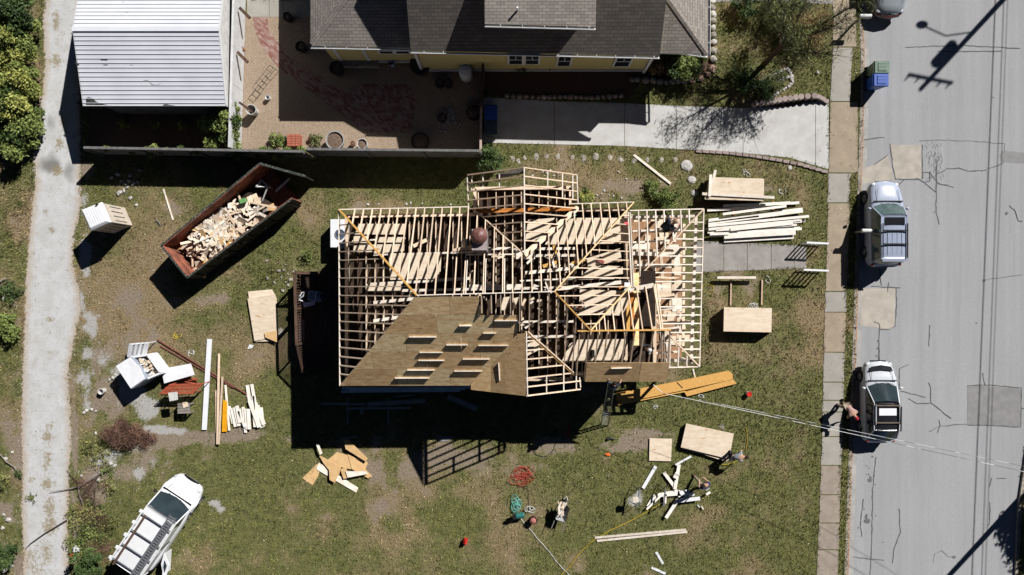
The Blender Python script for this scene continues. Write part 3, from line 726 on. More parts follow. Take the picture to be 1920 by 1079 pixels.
d = (A_N - vNE); n = Vector((d.y, -d.x, 0)).normalized() * .12; dz_ = Vector((0, 0, .16))
part(MB().prism([vNE - n - dz_, A_N - n - dz_, A_N + n - dz_, vNE + n - dz_], .04), 'valley_plate', WOOD)
part(MB().prism([P(965, 468, 5.6), P(1003, 468, 5.6), P(1003, 486, 5.6), P(965, 486, 5.6)], .04), 'valley_plate', WOODW)
board(P(892, 393.5, ZE - .05), P(1080, 389, ZE - .05), .05, .3, 'header_beam', LVLD)
part(MB().prism([P(892, 393, ZE - .06), P(1075, 388, ZE - .06), P(1075, 395, ZE - .06), P(892, 400, ZE - .06)], .05), 'header_plate', LVLD)
for q in (.0, .12): board(A_S + Vector((q, 0, -.0)), vSE + Vector((q + .05, 0, -.02)), .05, .26, 'valley_rafter', WOOD if q else LVL)
# lookouts in the gable overhangs
for gx, T, E, s in ((-66, T_N, NWg, 1), (-47, T_N, NWg, 1), (-20, T_N, NWg, 1), (57, T_N, NEg, 1), (82, T_N, NEg, 1), (100, T_N, NEg, 1), (55, T_S, SEg, -1), (84, T_S, SEg, -1), (106, T_S, SEg, -1)):
    x = gx * S; z = T.z - abs(x - T.x) * .78
    board(Vector((x, T.y, z)), Vector((x, T.y - s * (.8 if gx < 70 else 1.2), z)), .05, .12, 'lookout', WOODW, .01)
# sloping soffit panel seen at the north gable peak
part(MB().prism([P(930, 327, 5.1), P(982, 316, 6.0), P(982, 326, 6.0), P(930, 336, 5.1)], .02), 'soffit_panel', GREYW)
# --- south east wing
S1, S2 = P(1083, 621, ZS), P(1258, 619, ZS)
sE1, sE2 = P(1083, 715, 4.2), P(1250, 712, 4.2)
board(S1 + Vector((0, 0, .02)), S2 + Vector((0, 0, .02)), .06, .26, 'ridge_board', LVL)
raft_run([sE1, sE2], [S1, S2], 0, S1.x + .1, S2.x - .15, .4064, name='wing_rafter')
nB = [V0, P(1180, 540, 4.55), P(1240, 533, 4.45)]
raft_run([V0, V1, Vector((V1.x + 2.0, V1.y + .2, V1.z - .15))], [S1, S2], 0, V0.x + .25, S2.x - .3, .4064, name='wing_rafter')
for q in (0, -.1): rafter(P(1232, 533, 4.45) + Vector((q, 0, 0)), S2 + Vector((q - .35, 0, 0)), name='wing_rafter', mat=WOOD); rafter(P(1246, 700, 4.4) + Vector((q, 0, 0)), S2 + Vector((q - .3, 0, 0)), name='wing_rafter')
rafter(P(1252, 690, 4.45), S2 + Vector((-.02, 0, 0)), name='wing_rafter', jit=0)
board(P(1181, 543, 4.5), P(1226, 535, 4.5), .2, .05, 'ledger_plate', WOODW)
# --- front porch roof, low pitch
PE, PZ = 3.15, 3.75
pNW, pNE, pSE, pSW, pA = P(1181, 395, PE), P(1320, 392, PE), P(1312, 688, PE), P(1248, 690, PE), P(1180, 538, PZ)
board(pNW, pNE, .05, .16, F, WOODW); board(pNE, pSE, .05, .16, F, WOODW); board(pSE, pSW, .05, .16, F, WOODW)
board(pNE, pA, .06, .18, 'porch_hip_rafter', WOOD, -.02); board(pSE, P(1232, 604, PZ - .25), .06, .18, 'porch_hip_rafter', WOOD, -.02)
raft_run([pNW, pNE], [P(1181, 536, PZ), pA, pNE], 0, pNW.x + .42, pNE.x - .4, .4064, name='porch_rafter', mat=WOODW, w=.055)
raft_run([pNE, pSE], [pNE, pA, Vector((pA.x, pA.y - .01, PZ)), pSE], 1, pSE.y + .45, pNE.y - .38, .4064, name='porch_rafter', mat=WOODW, w=.055, skip=lambda t: False)
raft_run([pSW, pSE], [P(1232, 604, PZ - .25), pSE], 0, pSW.x + .2, pSE.x - .35, .4064, name='porch_rafter', mat=WOODW, w=.055)
for q in (0, .09): board(P(1178, 398, 4.5) + Vector((q, 0, 0)), P(1185, 541, 4.5) + Vector((q, 0, 0)), .05, .24, 'wall_top_plate', WOODW)
part(MB().prism([P(1171, 530, 4.56), P(1182, 530, 4.56), P(1182, 546, 4.56), P(1171, 546, 4.56)], .06), 'ridge_plate', WPLAS)
# porch beams, posts, floor
bz = 2.9
board(P(1306, 400, bz), P(1296, 684, bz), .14, .2, 'porch_beam', WOODW); board(P(1183, 407, bz), P(1306, 405, bz), .14, .2, 'porch_beam', WOODW); board(P(1240, 676, bz), P(1296, 677, bz), .14, .2, 'porch_beam', WOODW)
for (a, b) in ((1306, 403), (1303, 455), (1301, 530), (1298, 605), (1296, 680), (1245, 404), (1185, 405)):
    c0 = P(a, b, bz - .2); part(MB().box((c0.x, c0.y, 1.75), (.12, .12, 1.9)), 'porch_post', WOODW)
e0, e1 = P(1180, 400, 3), P(1300, 682, 3)
FLR = pm('porch_floor', (.42, .24, .13), (.28, .15, .08), 3, .8, stretch=(1, 5, 1), world=True)
part(MB().box(((e0.x + e1.x) / 2, (e0.y + e1.y) / 2, .72), (e1.x - e0.x, e0.y - e1.y, .08)), 'porch_floor', FLR)
SK = pm('porch_skirt', (.62, .62, .62), (.5, .5, .5), 4, .7)
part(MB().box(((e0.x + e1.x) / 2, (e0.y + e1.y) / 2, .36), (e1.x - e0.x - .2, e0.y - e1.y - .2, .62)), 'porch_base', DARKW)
# ceiling frame of the porch: blocks and short boards under the rafters
y = e1.y + .2; i = 0
while y < e0.y - .15:
    i += 1
    x1 = e1.x - .55; x0 = e0.x + .2 if y > P(0, 560, 3).y else P(1225, 0, 3).x
    if i % 2 == 0:
        board(Vector((x0, y, 2.82)), Vector((x1 - random.uniform(0, .6), y + random.uniform(-.15, .15), 2.82)), random.choice((.09, .14, .18)), .04, 'ceiling_strap', WOODW if random.random() < .5 else WOOD)
    y += .27
for (a, b, c_, d2) in ((1186, 434, 1262, 434), (1186, 470, 1262, 470), (1186, 502, 1240, 500), (1262, 470, 1262, 560), (1283, 420, 1281, 660), (1272, 580, 1270, 650)):
    board(P(a, b, 2.7), P(c_, d2, 2.7), .12, .1, 'ceiling_girt', WOOD)
for i in range(34):
    a = random.uniform(1190, 1285); b = random.uniform(415, 660)
    if b > 560 and a < 1240: a = random.uniform(1245, 1285)
    c0 = P(a, b, .8); mb = MB().box((c0.x, c0.y, .77 + i * .002), (random.uniform(.3, 1.3), random.uniform(.15, .5), .02), random.choice((0, 1.57)) + random.uniform(-.1, .1))
    part(mb, 'floor_board', random.choice((WOODW, PLY, WOOD)))
# --- walls and ceiling below
WALLM = pm('wall_sheathing', (.42, .37, .30), (.30, .26, .21), 4, .9)
ox = .30 / S
def wallseg(a, b, z0, z1, t=.14, name='wall', mat=WALLM):
    a = Vector((a[0] * S, a[1] * S, 0)); b = Vector((b[0] * S, b[1] * S, 0))
    m_ = (a + b) / 2; d = b - a
    return part(MB().box((m_.x, m_.y, (z0 + z1) / 2), (d.length, t, z1 - z0), math.atan2(d.y, d.x)), name, mat)
wx0, wx1, wy0, wy1 = -276, 190, -150, 119
gxa, gxb, gyn, gys = -62, 98, 165, -153
segs = [((wx0, wy1), (gxa, wy1 + 3)), ((gxa, wy1 + 3), (gxa, gyn)), ((gxa, gyn), (gxb, gyn + 2)), ((gxb, gyn + 2), (gxb, 129)), ((gxb, 129), (wx1, 131)), ((wx1, 131), (wx1, -140)), ((wx1, -142), (100, -144)), ((100, -144), (98, gys)), ((98, gys), (-58, gys)), ((-58, gys), (-58, wy0)), ((-58, wy0), (wx0, wy0)), ((wx0, wy0), (wx0, wy1))]
segs += [((wx1, -142), (238, -142)), ((238, -142), (238, -10)), ((238, -10), (wx1, -8))]
for a, b in segs:
    wallseg(a, b, .0, 3.9)
    a2 = Vector((a[0] * S, a[1] * S, 4.0)); b2 = Vector((b[0] * S, b[1] * S, 4.0))
    board(a2, b2, .15, .09, 'top_plate', WOOD)
for (x0, y0, x1, y1) in ((wx0 + 3, wy0 + 3, wx1 - 3, wy1 - 3), (gxa + 3, wy1 - 3, gxb - 3, gyn - 3), (wx1 - 3, -139, 235, -13)):
    part(MB().box(((x0 + x1) / 2 * S, (y0 + y1) / 2 * S, 3.62), ((x1 - x0) * S, (y1 - y0) * S, .05)), 'old_ceiling', pm('old_ceiling_boards', (.075, .048, .030), (.03, .02, .014), 4, .9))
# ceiling joists
x = wx0 * S + .5; k = 0
while x < 186 * S:
    y1 = (gyn if gxa * S + .1 < x < gxb * S - .1 else wy1 + 4) * S; y0 = wy0 * S
    board(Vector((x, y0, 3.9)), Vector((x + random.uniform(-.02, .02), y1, 3.9)), .038, .2, 'ceiling_joist', WOOD if k % 5 else OLDW); k += 1  # every fifth joist in darker wood mimics joists left unlit
    x += .4064 * 1.0
for (a, b, c_, d2, w_) in ((870, 467, 968, 466, .1), (1003, 467, 1078, 466, .1), (1003, 480, 1078, 479, .1), (875, 478, 965, 477, .05), (700, 478, 890, 473, .07), (690, 534, 880, 522, .12), (700, 546, 1040, 540, .1), (985, 512, 1085, 502, .13), (975, 527, 1090, 522, .06),
                           (1045, 542, 1180, 528, .14), (1060, 524, 1175, 522, .05), (970, 604, 1075, 603, .09), (975, 632, 1075, 631, .1), (1000, 535, 1035, 548, .1), (660, 452, 760, 447, .06), (880, 537, 980, 536, .12), (700, 568, 780, 560, .12), (700, 602, 755, 594, .12)):
    board(P(a, b, 4.06), P(c_, d2, 4.06), w_ * 1.2, .05, 'strongback', WOODW)
# loose decking laid in the attic
DECK = [[(671, 420), (759, 420), (759, 440), (664, 440)], [(663, 443), (690, 443), (690, 456), (663, 456)], [(708, 445), (758, 445), (757, 455), (706, 455)], [(664, 461), (700, 459), (758, 458), (758, 471), (702, 476), (700, 473), (662, 473)],
        [(729, 477), (825, 475), (823, 523), (732, 525)], [(822, 476), (828, 476), (826, 510), (824, 510)], [(686, 533), (752, 530), (752, 545), (686, 546)],
        [(1060, 409), (1179, 409), (1177, 457), (1022, 459), (1028, 440)], [(990, 413), (1040, 409), (1024, 440), (1000, 452), (985, 450)],
        [(1100, 485), (1162, 466), (1166, 490), (1102, 500)], [(1086, 521), (1112, 497), (1168, 500), (1168, 514), (1130, 519)], [(1087, 543), (1178, 546), (1177, 572), (1165, 592), (1085, 590)],
        [(1083, 637), (1173, 636), (1172, 678), (1052, 680), (1068, 645)], [(990, 642), (1013, 634), (1012, 655), (988, 668)], [(944, 558), (960, 556), (950, 582), (938, 582)], [(962, 560), (978, 556), (968, 575)], [(1160, 660), (1172, 660), (1172, 676), (1158, 676)]]
for i, q in enumerate(DECK):
    part(MB().prism([P(a, b, 4.1) + Vector((0, 0, i * .006)) for a, b in q], .018), 'attic_sheet', PLY)
for i in range(46):
    a = random.uniform(880, 1075); b = random.choice((random.uniform(470, 545), random.uniform(470, 500), random.uniform(540, 620)))
    q = P(a, b, 4.12); part(MB().box((q.x, q.y, 4.13 + i * .003), (random.uniform(.1, .5), random.uniform(.05, .14), .04), random.uniform(0, 3.1)), 'offcut', random.choice((WOODW, WOOD, PLY)))
for (a, b, c_, d2, m_) in ((1035, 430, 1042, 478, LVL), (1018, 500, 1044, 492, LVL), (1072, 495, 1097, 486, LVL), (1160, 540, 1180, 530, LVLD), (1178, 545, 1178, 620, LVL), (1185, 548, 1187, 640, LVLD), (850, 470, 905, 458, WOOD), (775, 462, 800, 450, WOOD), (1184, 620, 1184, 690, DARKW)):
    board(P(a, b, 4.1), P(c_, d2, 4.1), .16, .05, 'loose_beam', m_)
# green boards and a dark sheet painted as the shaded gap below wing
part(MB().box(P(1192, 580, 4.02), (.3, 3.4, .02)), 'attic_sheet', PLYR)
part(MB().box(P(1215, 560, 4.0), (.7, 2.6, .02)), 'attic_sheet', DARKW)

# --- plywood on the south slope, laid in rows
SLN = None
def clip(poly, a, b):
    """keep the part of a 2D polygon left of a->b"""
    out = []
    for i in range(len(poly)):
        p, q = poly[i], poly[(i + 1) % len(poly)]
        sp_ = (b[0] - a[0]) * (p[1] - a[1]) - (b[1] - a[1]) * (p[0] - a[0]); sq = (b[0] - a[0]) * (q[1] - a[1]) - (b[1] - a[1]) * (q[0] - a[0])
        if sp_ >= 0: out.append(p)
        if (sp_ >= 0) != (sq >= 0):
            t = sp_ / (sp_ - sq); out.append((p[0] + (q[0] - p[0]) * t, p[1] + (q[1] - p[1]) * t))
    return out
def zmain(x, y):      # south slope height
    e = ip([SW, P(883, 720, ZE)], x, 0); r_ = ip([RW, RE], x, 0)
    return ZE + (y - e.y) / (r_.y - e.y) * (ZR - ZE)
ey = SW.y; run = 1.2192 * math.cos(math.atan(.76))
rr5 = (RW.y - ey) / 5; rows = [(ey + i * rr5, ey + (i + 1) * rr5) for i in range(5)]
hipA, hipB = (SW.x, SW.y), (RW.x, RW.y)
vlA, vlB = (A_S.x, A_S.y), (vSW.x, vSW.y)
xend = [P(883, 0, 4.3).x + 9, A_S.x + .1, A_S.x - .02, P(971, 0, 6.5).x, P(898.5, 0, 7.2).x]
tops = [None, None, None, None, RW.y - .04]
stag = [.3, -.7, .9, -.1, .5]; SHV = [pm('roof_sheathing_%s' % n_, tuple(min(1, 1.02 * v_ * c) for c in (1, .71 + w_, .39 + w_)), tuple(.68 * v_ * c for c in (1, .61 + w_, .28 + w_)), 2.6, .8, stretch=(1, 3.6, 1), rand=.1, spots=(.20, .09, .04), spotscale=4.5, lo=.36, hi=.66, detail=9) for n_, v_, w_ in (('warm', 1, .02), ('pale', 1.06, .035), ('dark', .80, -.02), ('mid', .92, 0))]; shk = 0
for i, (ya, yb) in enumerate(rows):
    if i == 4: yb = RW.y - .05
    x = SW.x - .02 + stag[i] - 2.44
    while x < A_S.x + .2:
        q = [(x + .005, ya + .005), (x + 2.433, ya + .005), (x + 2.433, yb - .005), (x + .005, yb - .005)]
        q = clip(q, hipB, hipA)
        if q: q = clip(q, vlB, vlA) if i < 3 else q
        if q: q = clip(q, (xend[i], 0), (xend[i], 9)) if i >= 2 else q
        if len(q) >= 3:
            v = [Vector((a, b, zmain(a, b) + .012)) for a, b in q]
            shk += 1; part(MB().prism(v, .012, (0, 0, -.014)), 'roof_sheathing', SHV[(shk * 7 + i) % 4])
        x += 2.44
# gable west face
def gz(x): return ZG - abs(x - T_S.x) * (ZG - ZE) / abs(T_S.x - SWg.x)
gq = [(SWg.x, SWg.y), (T_S.x, T_S.y), (A_S.x, A_S.y), (vSW.x, vSW.y)]
cuts = [SWg.x - .1, SWg.x + .95, T_S.x - .95, T_S.x - .02]
for a, b in zip(cuts, cuts[1:]):
    q = clip(clip(gq, (a + .002, 9), (a + .002, -9)), (b - .002, -9), (b - .002, 9))
    if len(q) >= 3: part(MB().prism([Vector((u, v, gz(u) + .02)) for u, v in q], .012, (0, 0, -.015)), 'roof_sheathing', PLYR)
# wing sheathing
def zw(y): return 4.2 + (y - sE1.y) / (S1.y - sE1.y) * (ZS - 4.2)
ya = sE1.y - .03; yb = ya + run
for a, b in ((P(1098, 0, 4.4).x, P(1198, 0, 4.4).x), (P(1199, 0, 4.4).x, P(1251, 0, 4.4).x)):
    part(MB().prism([(a, ya, zw(ya) + .02), (b - .004, ya, zw(ya) + .02), (b - .004, yb, zw(yb) + .02), (a, yb, zw(yb) + .02)], .012), 'roof_sheathing', PLYR)
# cleats nailed on as footholds
CLE = [(767, 818, 632), (787, 830, 661), (785, 833, 676), (764, 815, 694), (741, 805, 709), (861, 884, 611), (837, 877, 647), (927, 970, 601.5), (906, 930, 625), (897, 953, 648), (868, 918, 673.5), (852, 904, 696)]
for (a, b, y_) in CLE:
    def pt(px):
        z = 5.5
        for _ in range(6): q = P(px, y_, z); z = zmain(q.x, q.y) + .02
        return P(px, y_, z)
    p0, p1 = pt(a), pt(b)
    part(MB().beam(p0 + Vector((0, 0, .09)), p1 + Vector((0, 0, .09)), .04, .10), 'foothold_cleat', WOODW)
q0, q1 = P(935, 681, 5.4), P(937, 714, 5.4)
part(MB().beam(Vector((q0.x, q0.y, gz(q0.x) + .11)), Vector((q1.x, q1.y, gz(q0.x) + .11)), .04, .10), 'foothold_cleat', WOODW)
a, b = P(1146, 691, 4.8), P(1184, 690, 4.8)
part(MB().beam((a.x, a.y, zw(a.y) + .11), (b.x, b.y, zw(b.y) + .11), .04, .09), 'foothold_cleat', WOODW)
# edge under the eave on the south side
SIDE = pm('blue_grey_siding', (.62, .72, .76), (.48, .57, .62), 3, .7)
a, b = P(641, 735, 3.3), P(880, 731, 3.3)
for j, (x0, x1) in enumerate(((641, 884), (655, 872), (640, 862))):
    board(P(x0, 729 + j * 3.0, 3.2 - .05 * j), P(x1, 727 + j * 3.0, 3.2 - .05 * j), .10, .04, 'eave_siding', SIDE)
for xx in (650, 700, 750, 800, 850): p = P(xx, 733, 3.1); board(Vector((p.x, p.y - .04, 3.14)), Vector((p.x, wy0 * S, 3.14)), .05, .1, 'eave_bracket', WOOD)
for (ax, ay, rz_, w_) in ((-220, wy0, 0, 1.0), (-120, wy0, 0, 1.0), (20, gys, 0, 1.5), (150, -143, 0, .9), (-200, wy1, 0, 1.0), (-110, wy1 + 1.5, 0, .8), (18, gyn + 1, 0, 1.2), (150, 130, 0, 1.0), (wx0, 60, 90, 1.0), (wx0, -100, 90, .9), (wx1, 80, 90, 1.0), (238, -80, 90, 1.2)):
    op = part(MB().box((ax * S, ay * S, 2.2), (w_, .19, 1.3), R(rz_)), 'painted_opening', DARKW)  # solid dark box, its colour painting the shade inside an opening
    for dz in (-.67, .67): MB().box((ax * S, ay * S, 2.2 + dz), (w_ + .12, .22, .06), R(rz_)).build('frame', WOOD, op)
# chimney with round cap
cx = P(898, 445, 6.9)
CH = pm('chimney_block', (.42, .36, .36), (.26, .22, .21), 6, .9)
part(MB().box((cx.x, cx.y - .1, 5.3), (.62, .9, 3.0)), 'chimney', CH)
cap = MB().lathe((cx.x, cx.y + .05, 6.8), [(.3, 0), (.36, .02), (.36, .14), (.33, .22), (.22, .32), (.1, .37), (0, .385)], 22)
part(cap, 'chimney_cap', pm('maroon_metal', (.10, .035, .032), (.24, .11, .09), 9, .45, spec=.4, detail=8), smooth=True)
# ================================================================== vegetation tools
def leafmat(name, a, b):
    T = NT(name, .6, .25); t = T.attr('tone')
    return T.done(T.mix(t, a, b))
LG = leafmat('leaves_green', (.035, .065, .014), (.26, .31, .085))
LY = leafmat('leaves_yellow_green', (.05, .085, .016), (.42, .43, .11))
LWD = leafmat('weed_leaves', (.05, .07, .018), (.34, .33, .11))
LD = leafmat('leaves_dark', (.020, .042, .012), (.10, .15, .045))
LDRY = leafmat('leaves_dry', (.13, .075, .035), (.42, .28, .12))
LBRN = leafmat('brush_brown', (.07, .035, .025), (.28, .16, .11))
LOLV = leafmat('leaves_olive', (.035, .05, .018), (.20, .22, .075))
BARK = pm('bark', (.13, .09, .065), (.07, .05, .038), 12, .95, bump=.4)
BARKG = pm('grey_bark', (.36, .31, .27), (.22, .18, .155), 12, .95, bump=.4)
def leaves(name, parent, balls, n, size, mat, flat=.5, seed=0, narrow=1.0, off=(0, 0, 0)):
    """balls: (x, y, z, r, zscale) in world metres; many small leaf faces spread through them"""
    g = np.random.default_rng(seed + 7)
    B = np.array(balls, float); wgt = B[:, 3] ** 2.2; wgt /= wgt.sum()
    k = g.choice(len(B), n, p=wgt)
    d = g.normal(size=(n, 3)); d /= np.linalg.norm(d, axis=1)[:, None]
    rr = g.random(n) ** .45 * (1 + .12 * g.normal(size=n))
    c = B[k, :3] + d * (B[k, 3] * rr)[:, None] * np.stack([np.ones(n), np.ones(n), B[k, 4]], 1)
    c[:, 2] = np.maximum(c[:, 2], .03)
    c -= np.array([parent.location.x, parent.location.y, parent.location.z])
    nr = g.normal(size=(n, 3)) * (1 - flat) + np.array([0, 0, 1]) * flat * 1.6; nr /= np.linalg.norm(nr, axis=1)[:, None]
    t = np.cross(nr, g.normal(size=(n, 3))); t /= np.linalg.norm(t, axis=1)[:, None]; b = np.cross(nr, t)
    s = size * g.uniform(.5, 1.4, n)[:, None]
    V = np.stack([c - t * s * .5 * narrow, c + b * s * .5, c - b * s * .5, c + t * s * .5 * narrow, c - b * s * .5, c + b * s * .5], 1)
    V = np.stack([c + b * s, c - t * s * .5 * narrow, c + t * s * .5 * narrow, c - b * s * .9, c + t * s * .5 * narrow, c - t * s * .5 * narrow], 1).astype(np.float32)
    tone = np.clip(g.random(n) * .6 + .25 * g.normal(size=len(B))[k] + .25, 0, 1)
    me = tri_mesh(name, V, {'tone': tone}, mat)
    o = bpy.data.objects.new(name, me); COL.objects.link(o); o.parent = parent
    return o
def bush(px, py, r, h, label, mat=LG, n=900, size=.06, cat='bush', group=None, name='bush', seed=0, spread=None, flat=.4, narrow=.8, stems=5, z0=0):
    """r, spread in survey units"""
    c = P(px, py, h * .55); c.z = z0
    t = thing(name, label, cat, c, 0, group)
    rnd = random.Random(seed * 7 + int(px)); sp = spread or r
    balls = []
    for i in range(11):
        a = i * 2.4 + rnd.uniform(-.4, .4); q = .92 * math.sqrt((i + .2) / 11)
        rad = min(r, sp * 1.5) * S * rnd.uniform(.30, .48)
        balls.append((c.x + math.cos(a) * q * r * S, c.y + math.sin(a) * q * sp * S, z0 + h * rnd.uniform(.35, .8), rad, min(1.2, h / (2 * rad) * .9)))
    leaves('foliage', t, balls, n, size, mat, flat, seed + int(px), narrow)
    mb = MB()
    for i in range(stems):
        b = balls[i % 11]
        mb.tube([(c.x + rnd.uniform(-.05, .05), c.y + rnd.uniform(-.05, .05), z0 - .02), (c.x * .5 + b[0] * .5, c.y * .5 + b[1] * .5, z0 + h * .3), (b[0], b[1], b[2])], [.022, .016, .006], 5)
    mb.build('stem', BARK, t)
    return t
def tree(x, y, h, cr, label, mat, n, size, seed=0, z0=0, group=None, name='tree', bare=0, lean=(0, 0), flat=.3, narrow=.7, tr=.14, cat='tree'):
    t = thing(name, label, cat, (x, y, z0), 0, group); rnd = random.Random(seed)
    mb = MB(); th = h * .45; top = Vector((x + lean[0] * .5, y + lean[1] * .5, z0 + th))
    mb.tube([(x, y, z0 - .05), (x + lean[0] * .2, y + lean[1] * .2, z0 + th * .5), top], [tr, tr * .8, tr * .6], 8)
    balls = []; tw = MB()
    for i in range(10):
        a = i * 2.4 + rnd.uniform(-.4, .4); rr = cr * rnd.uniform(.35, .95); zz = z0 + h * rnd.uniform(.5, .97)
        e = Vector((x + lean[0] + math.cos(a) * rr, y + lean[1] + math.sin(a) * rr, zz))
        s0 = Vector((x, y, z0)).lerp(top, rnd.uniform(.55, 1))
        m = s0.lerp(e, .5) + Vector((rnd.uniform(-.1, .1), rnd.uniform(-.1, .1), rnd.uniform(0, .25)))
        mb.tube([s0, m, e], [tr * .45, tr * .28, tr * .1], 6)
        balls.append((e.x, e.y, e.z, cr * rnd.uniform(.25, .42), .8)); balls.append((m.x, m.y, m.z + .15, cr * rnd.uniform(.2, .32), .8))
        for k in range(bare):
            q = s0.lerp(e, rnd.uniform(.3, 1)); d = Vector((rnd.uniform(-1, 1), rnd.uniform(-1, 1), rnd.uniform(-.1, .6))) * cr * .35 + (e - s0).normalized() * cr * .25
            tw.tube([q, q + d * .5 + Vector((0, 0, .05)), q + d], [.012, .008, .003], 4)
    mb.build('trunk', BARK, t)
    if bare: tw.build('branch', pm('dark_twigs', (.045, .038, .03), (.08, .065, .05), 8, .9), t)
    leaves('crown', t, balls, n, size, mat, flat, seed, narrow)
    return t

# ================================================================== white-roofed garage
g = thing('garage', 'garage with a white ribbed metal gable roof beside the gravel lane', 'garage', tuple(U(-622, 439, 0)))
zr, ze = 3.4, 2.6
xw, xe = -746, -498; yr, ys_, yn = 439, 317, 561
for nm, ya, yb in (('roof', ys_, yr), ('roof', yn, yr)):
    mb = MB()
    mb.prism([U(xw, ya, ze), U(xe, ya, ze), U(xe, yb, zr), U(xw, yb, zr)], .04)
    nrib = 17
    for i in range(nrib):
        f = (i + .5) / nrib; y = ya + (yb - ya) * f; z = ze + (zr - ze) * f
        mb.box((( xw + xe) / 2 * S, y * S, z + .010), ((xe - xw) * S - .02, .018, .034))
    mb.build(nm, METALW, g)
mb = MB().box(((xw + xe) / 2 * S, yr * S, zr + .02), ((xe - xw) * S + .04, .22, .025)); mb.build('ridge_cap', METALW, g)
GW = pm('garage_wall', (.66, .65, .63), (.52, .50, .47), 3, .8)
mb = MB().box((-621.5 * S, 439 * S, 1.28), (219 * S, 228 * S, 2.56)); wl = mb.build('wall', pm('garage_wall_shaded', (.16, .155, .15), (.10, .098, .095), 3, .9), g)  # dark wall colour carries the shade under the eaves
MB().box((-511.6 * S, 439 * S, 1.28), (.03, 228 * S, 2.54)).build('end_wall', GW, g)
mb = MB()
for sx in (-731, -512):
    mb.prism([U(sx - .5, 325, 2.56), U(sx + .5, 325, 2.56), U(sx + .5, 553, 2.56), U(sx - .5, 553, 2.56)], .0, (0, 0, .001))
    mb.add([U(sx, 325, 2.5), U(sx, 553, 2.5), U(sx, 439, 3.36)], [(0, 1, 2)])
mb.build('gable_wall', GW, g)
mb = MB()
for a in (ys_, yn): mb.box(((xw + xe) / 2 * S, a * S, ze - .06), ((xe - xw) * S + .04, .05, .12))
for sx in (xw, xe):
    for a in (ys_, yn): mb.beam(U(sx, a, ze), U(sx, yr, zr), .04, .14, .0)
mb.build('fascia', WHITE, g)
DST = pm('lichen_stain', (.035, .035, .032), (.10, .10, .095), 16, .9, lo=.45, hi=.6)
mb = MB()
def rz_(y): return ze + (zr - ze) * (y / S - ys_) / (yr - ys_)
def stain(pts):
    v = []
    for a, b in pts:
        q = P(a, b, 2.75); q.z = rz_(q.y) + .006; v.append(q)
    MB().add(v[::-1], [tuple(range(len(v)))]).build('stain', DST, g)
DST = pm('lichen_stain', (.035, .035, .032), (.10, .10, .095), 16, .9, lo=.45, hi=.6)
stain([(158, 196), (159, 184), (165, 182), (172, 184), (178, 190), (188, 194), (200, 196)]); stain([(148, 121), (152, 121), (156, 126), (150, 127)]); stain([(196, 116), (210, 115.5), (209, 118), (197, 118)]); stain([(200, 125), (209, 125), (208, 126.5), (201, 126.5)])
stain([(271, 152), (281, 152), (280, 153.5), (273, 153.5)]); stain([(281, 154), (288, 160), (297, 160.5), (305, 156), (297, 161.5), (287, 161.5)]); stain([(302, 196), (308, 194), (315, 195.5), (326, 197), (303, 197)]); stain([(249, 126), (256, 125.5), (252, 127)]); stain([(261, 12), (268, 12), (264, 13)]); stain([(249, 19), (254, 19), (251, 20)])

# ================================================================== yellow house next door
hs = thing('yellow_house', 'yellow sided house with brown shingle roof and white gutters beside the driveway', 'house', tuple(U(0, 640, 0)))
def shingle(name, rotz, base=1.0):
    T = NT(name, .9, .15)
    mp = _n(T.nt, 'ShaderNodeMapping'); mp.inputs['Rotation'].default_value = (0, 0, rotz); T.L.new(T.pos, mp.inputs[0])
    b = _n(T.nt, 'ShaderNodeTexBrick'); b.inputs['Scale'].default_value = 1; b.inputs['Brick Width'].default_value = .34; b.inputs['Row Height'].default_value = .135; b.inputs['Mortar Size'].default_value = .010
    b.inputs['Color1'].default_value = (.30 * base, .265 * base, .23 * base, 1); b.inputs['Color2'].default_value = (.19 * base, .165 * base, .145 * base, 1); b.inputs['Mortar'].default_value = (.05, .045, .04, 1)
    T.L.new(mp.outputs[0], b.inputs['Vector'])
    f = T.noise(34, 4, .8, lo=.3, hi=.7)
    return T.done(T.mix(T.math('MULTIPLY', f, .45), b.outputs['Color'], (.33 * base, .30 * base, .27 * base)), bump=b.outputs['Fac'], strength=-.5, dist=.012)
SHN, SHE = shingle('shingles', 0), shingle('shingles_side', R(90))
SHD = shingle('shingles_main_dimmed', 0, .62)  # darker copy of the shingles, dim grazing light painted into the steep slope
YEL = pm('yellow_siding', (.70, .58, .22), (.60, .50, .19), 2, .8)
mats_y = NT('yellow_lap_siding', .8, .2)
wv = _n(mats_y.nt, 'ShaderNodeTexWave'); wv.wave_type = 'BANDS'; wv.bands_direction = 'Z'; wv.inputs['Scale'].default_value = 2.4; mats_y.L.new(mats_y.pos, wv.inputs['Vector'])
YS = mats_y.done(mats_y.mix(wv.outputs['Fac'], (.58, .49, .21), (.70, .60, .28)))
def hp(mb, name, m, **k): return mb.build(name, m, hs, **k)
lx0, lx1, ly0, ly1 = -346, 338, 415, 890; sl = .45
zl = lambda d: 3.05 + d * S * sl
rd = (ly1 - ly0) / 2
hp(MB().prism([U(lx0, ly0, 3.05), U(lx1, ly0 - 14, 2.9), U(lx1 - rd, ly0 + rd, zl(rd)), U(lx0 + rd, ly0 + rd, zl(rd))], .03), 'roof', SHN)
hp(MB().prism([U(lx0, ly0, 3.05), U(lx0 + rd, ly0 + rd, zl(rd)), U(lx0, ly1, 3.05)], .03), 'roof', SHE)
hp(MB().prism([U(lx1, ly0 - 14, 2.9), U(lx1, ly1, 3.05), U(lx1 - rd, ly0 + rd, zl(rd))], .03), 'roof', SHE)
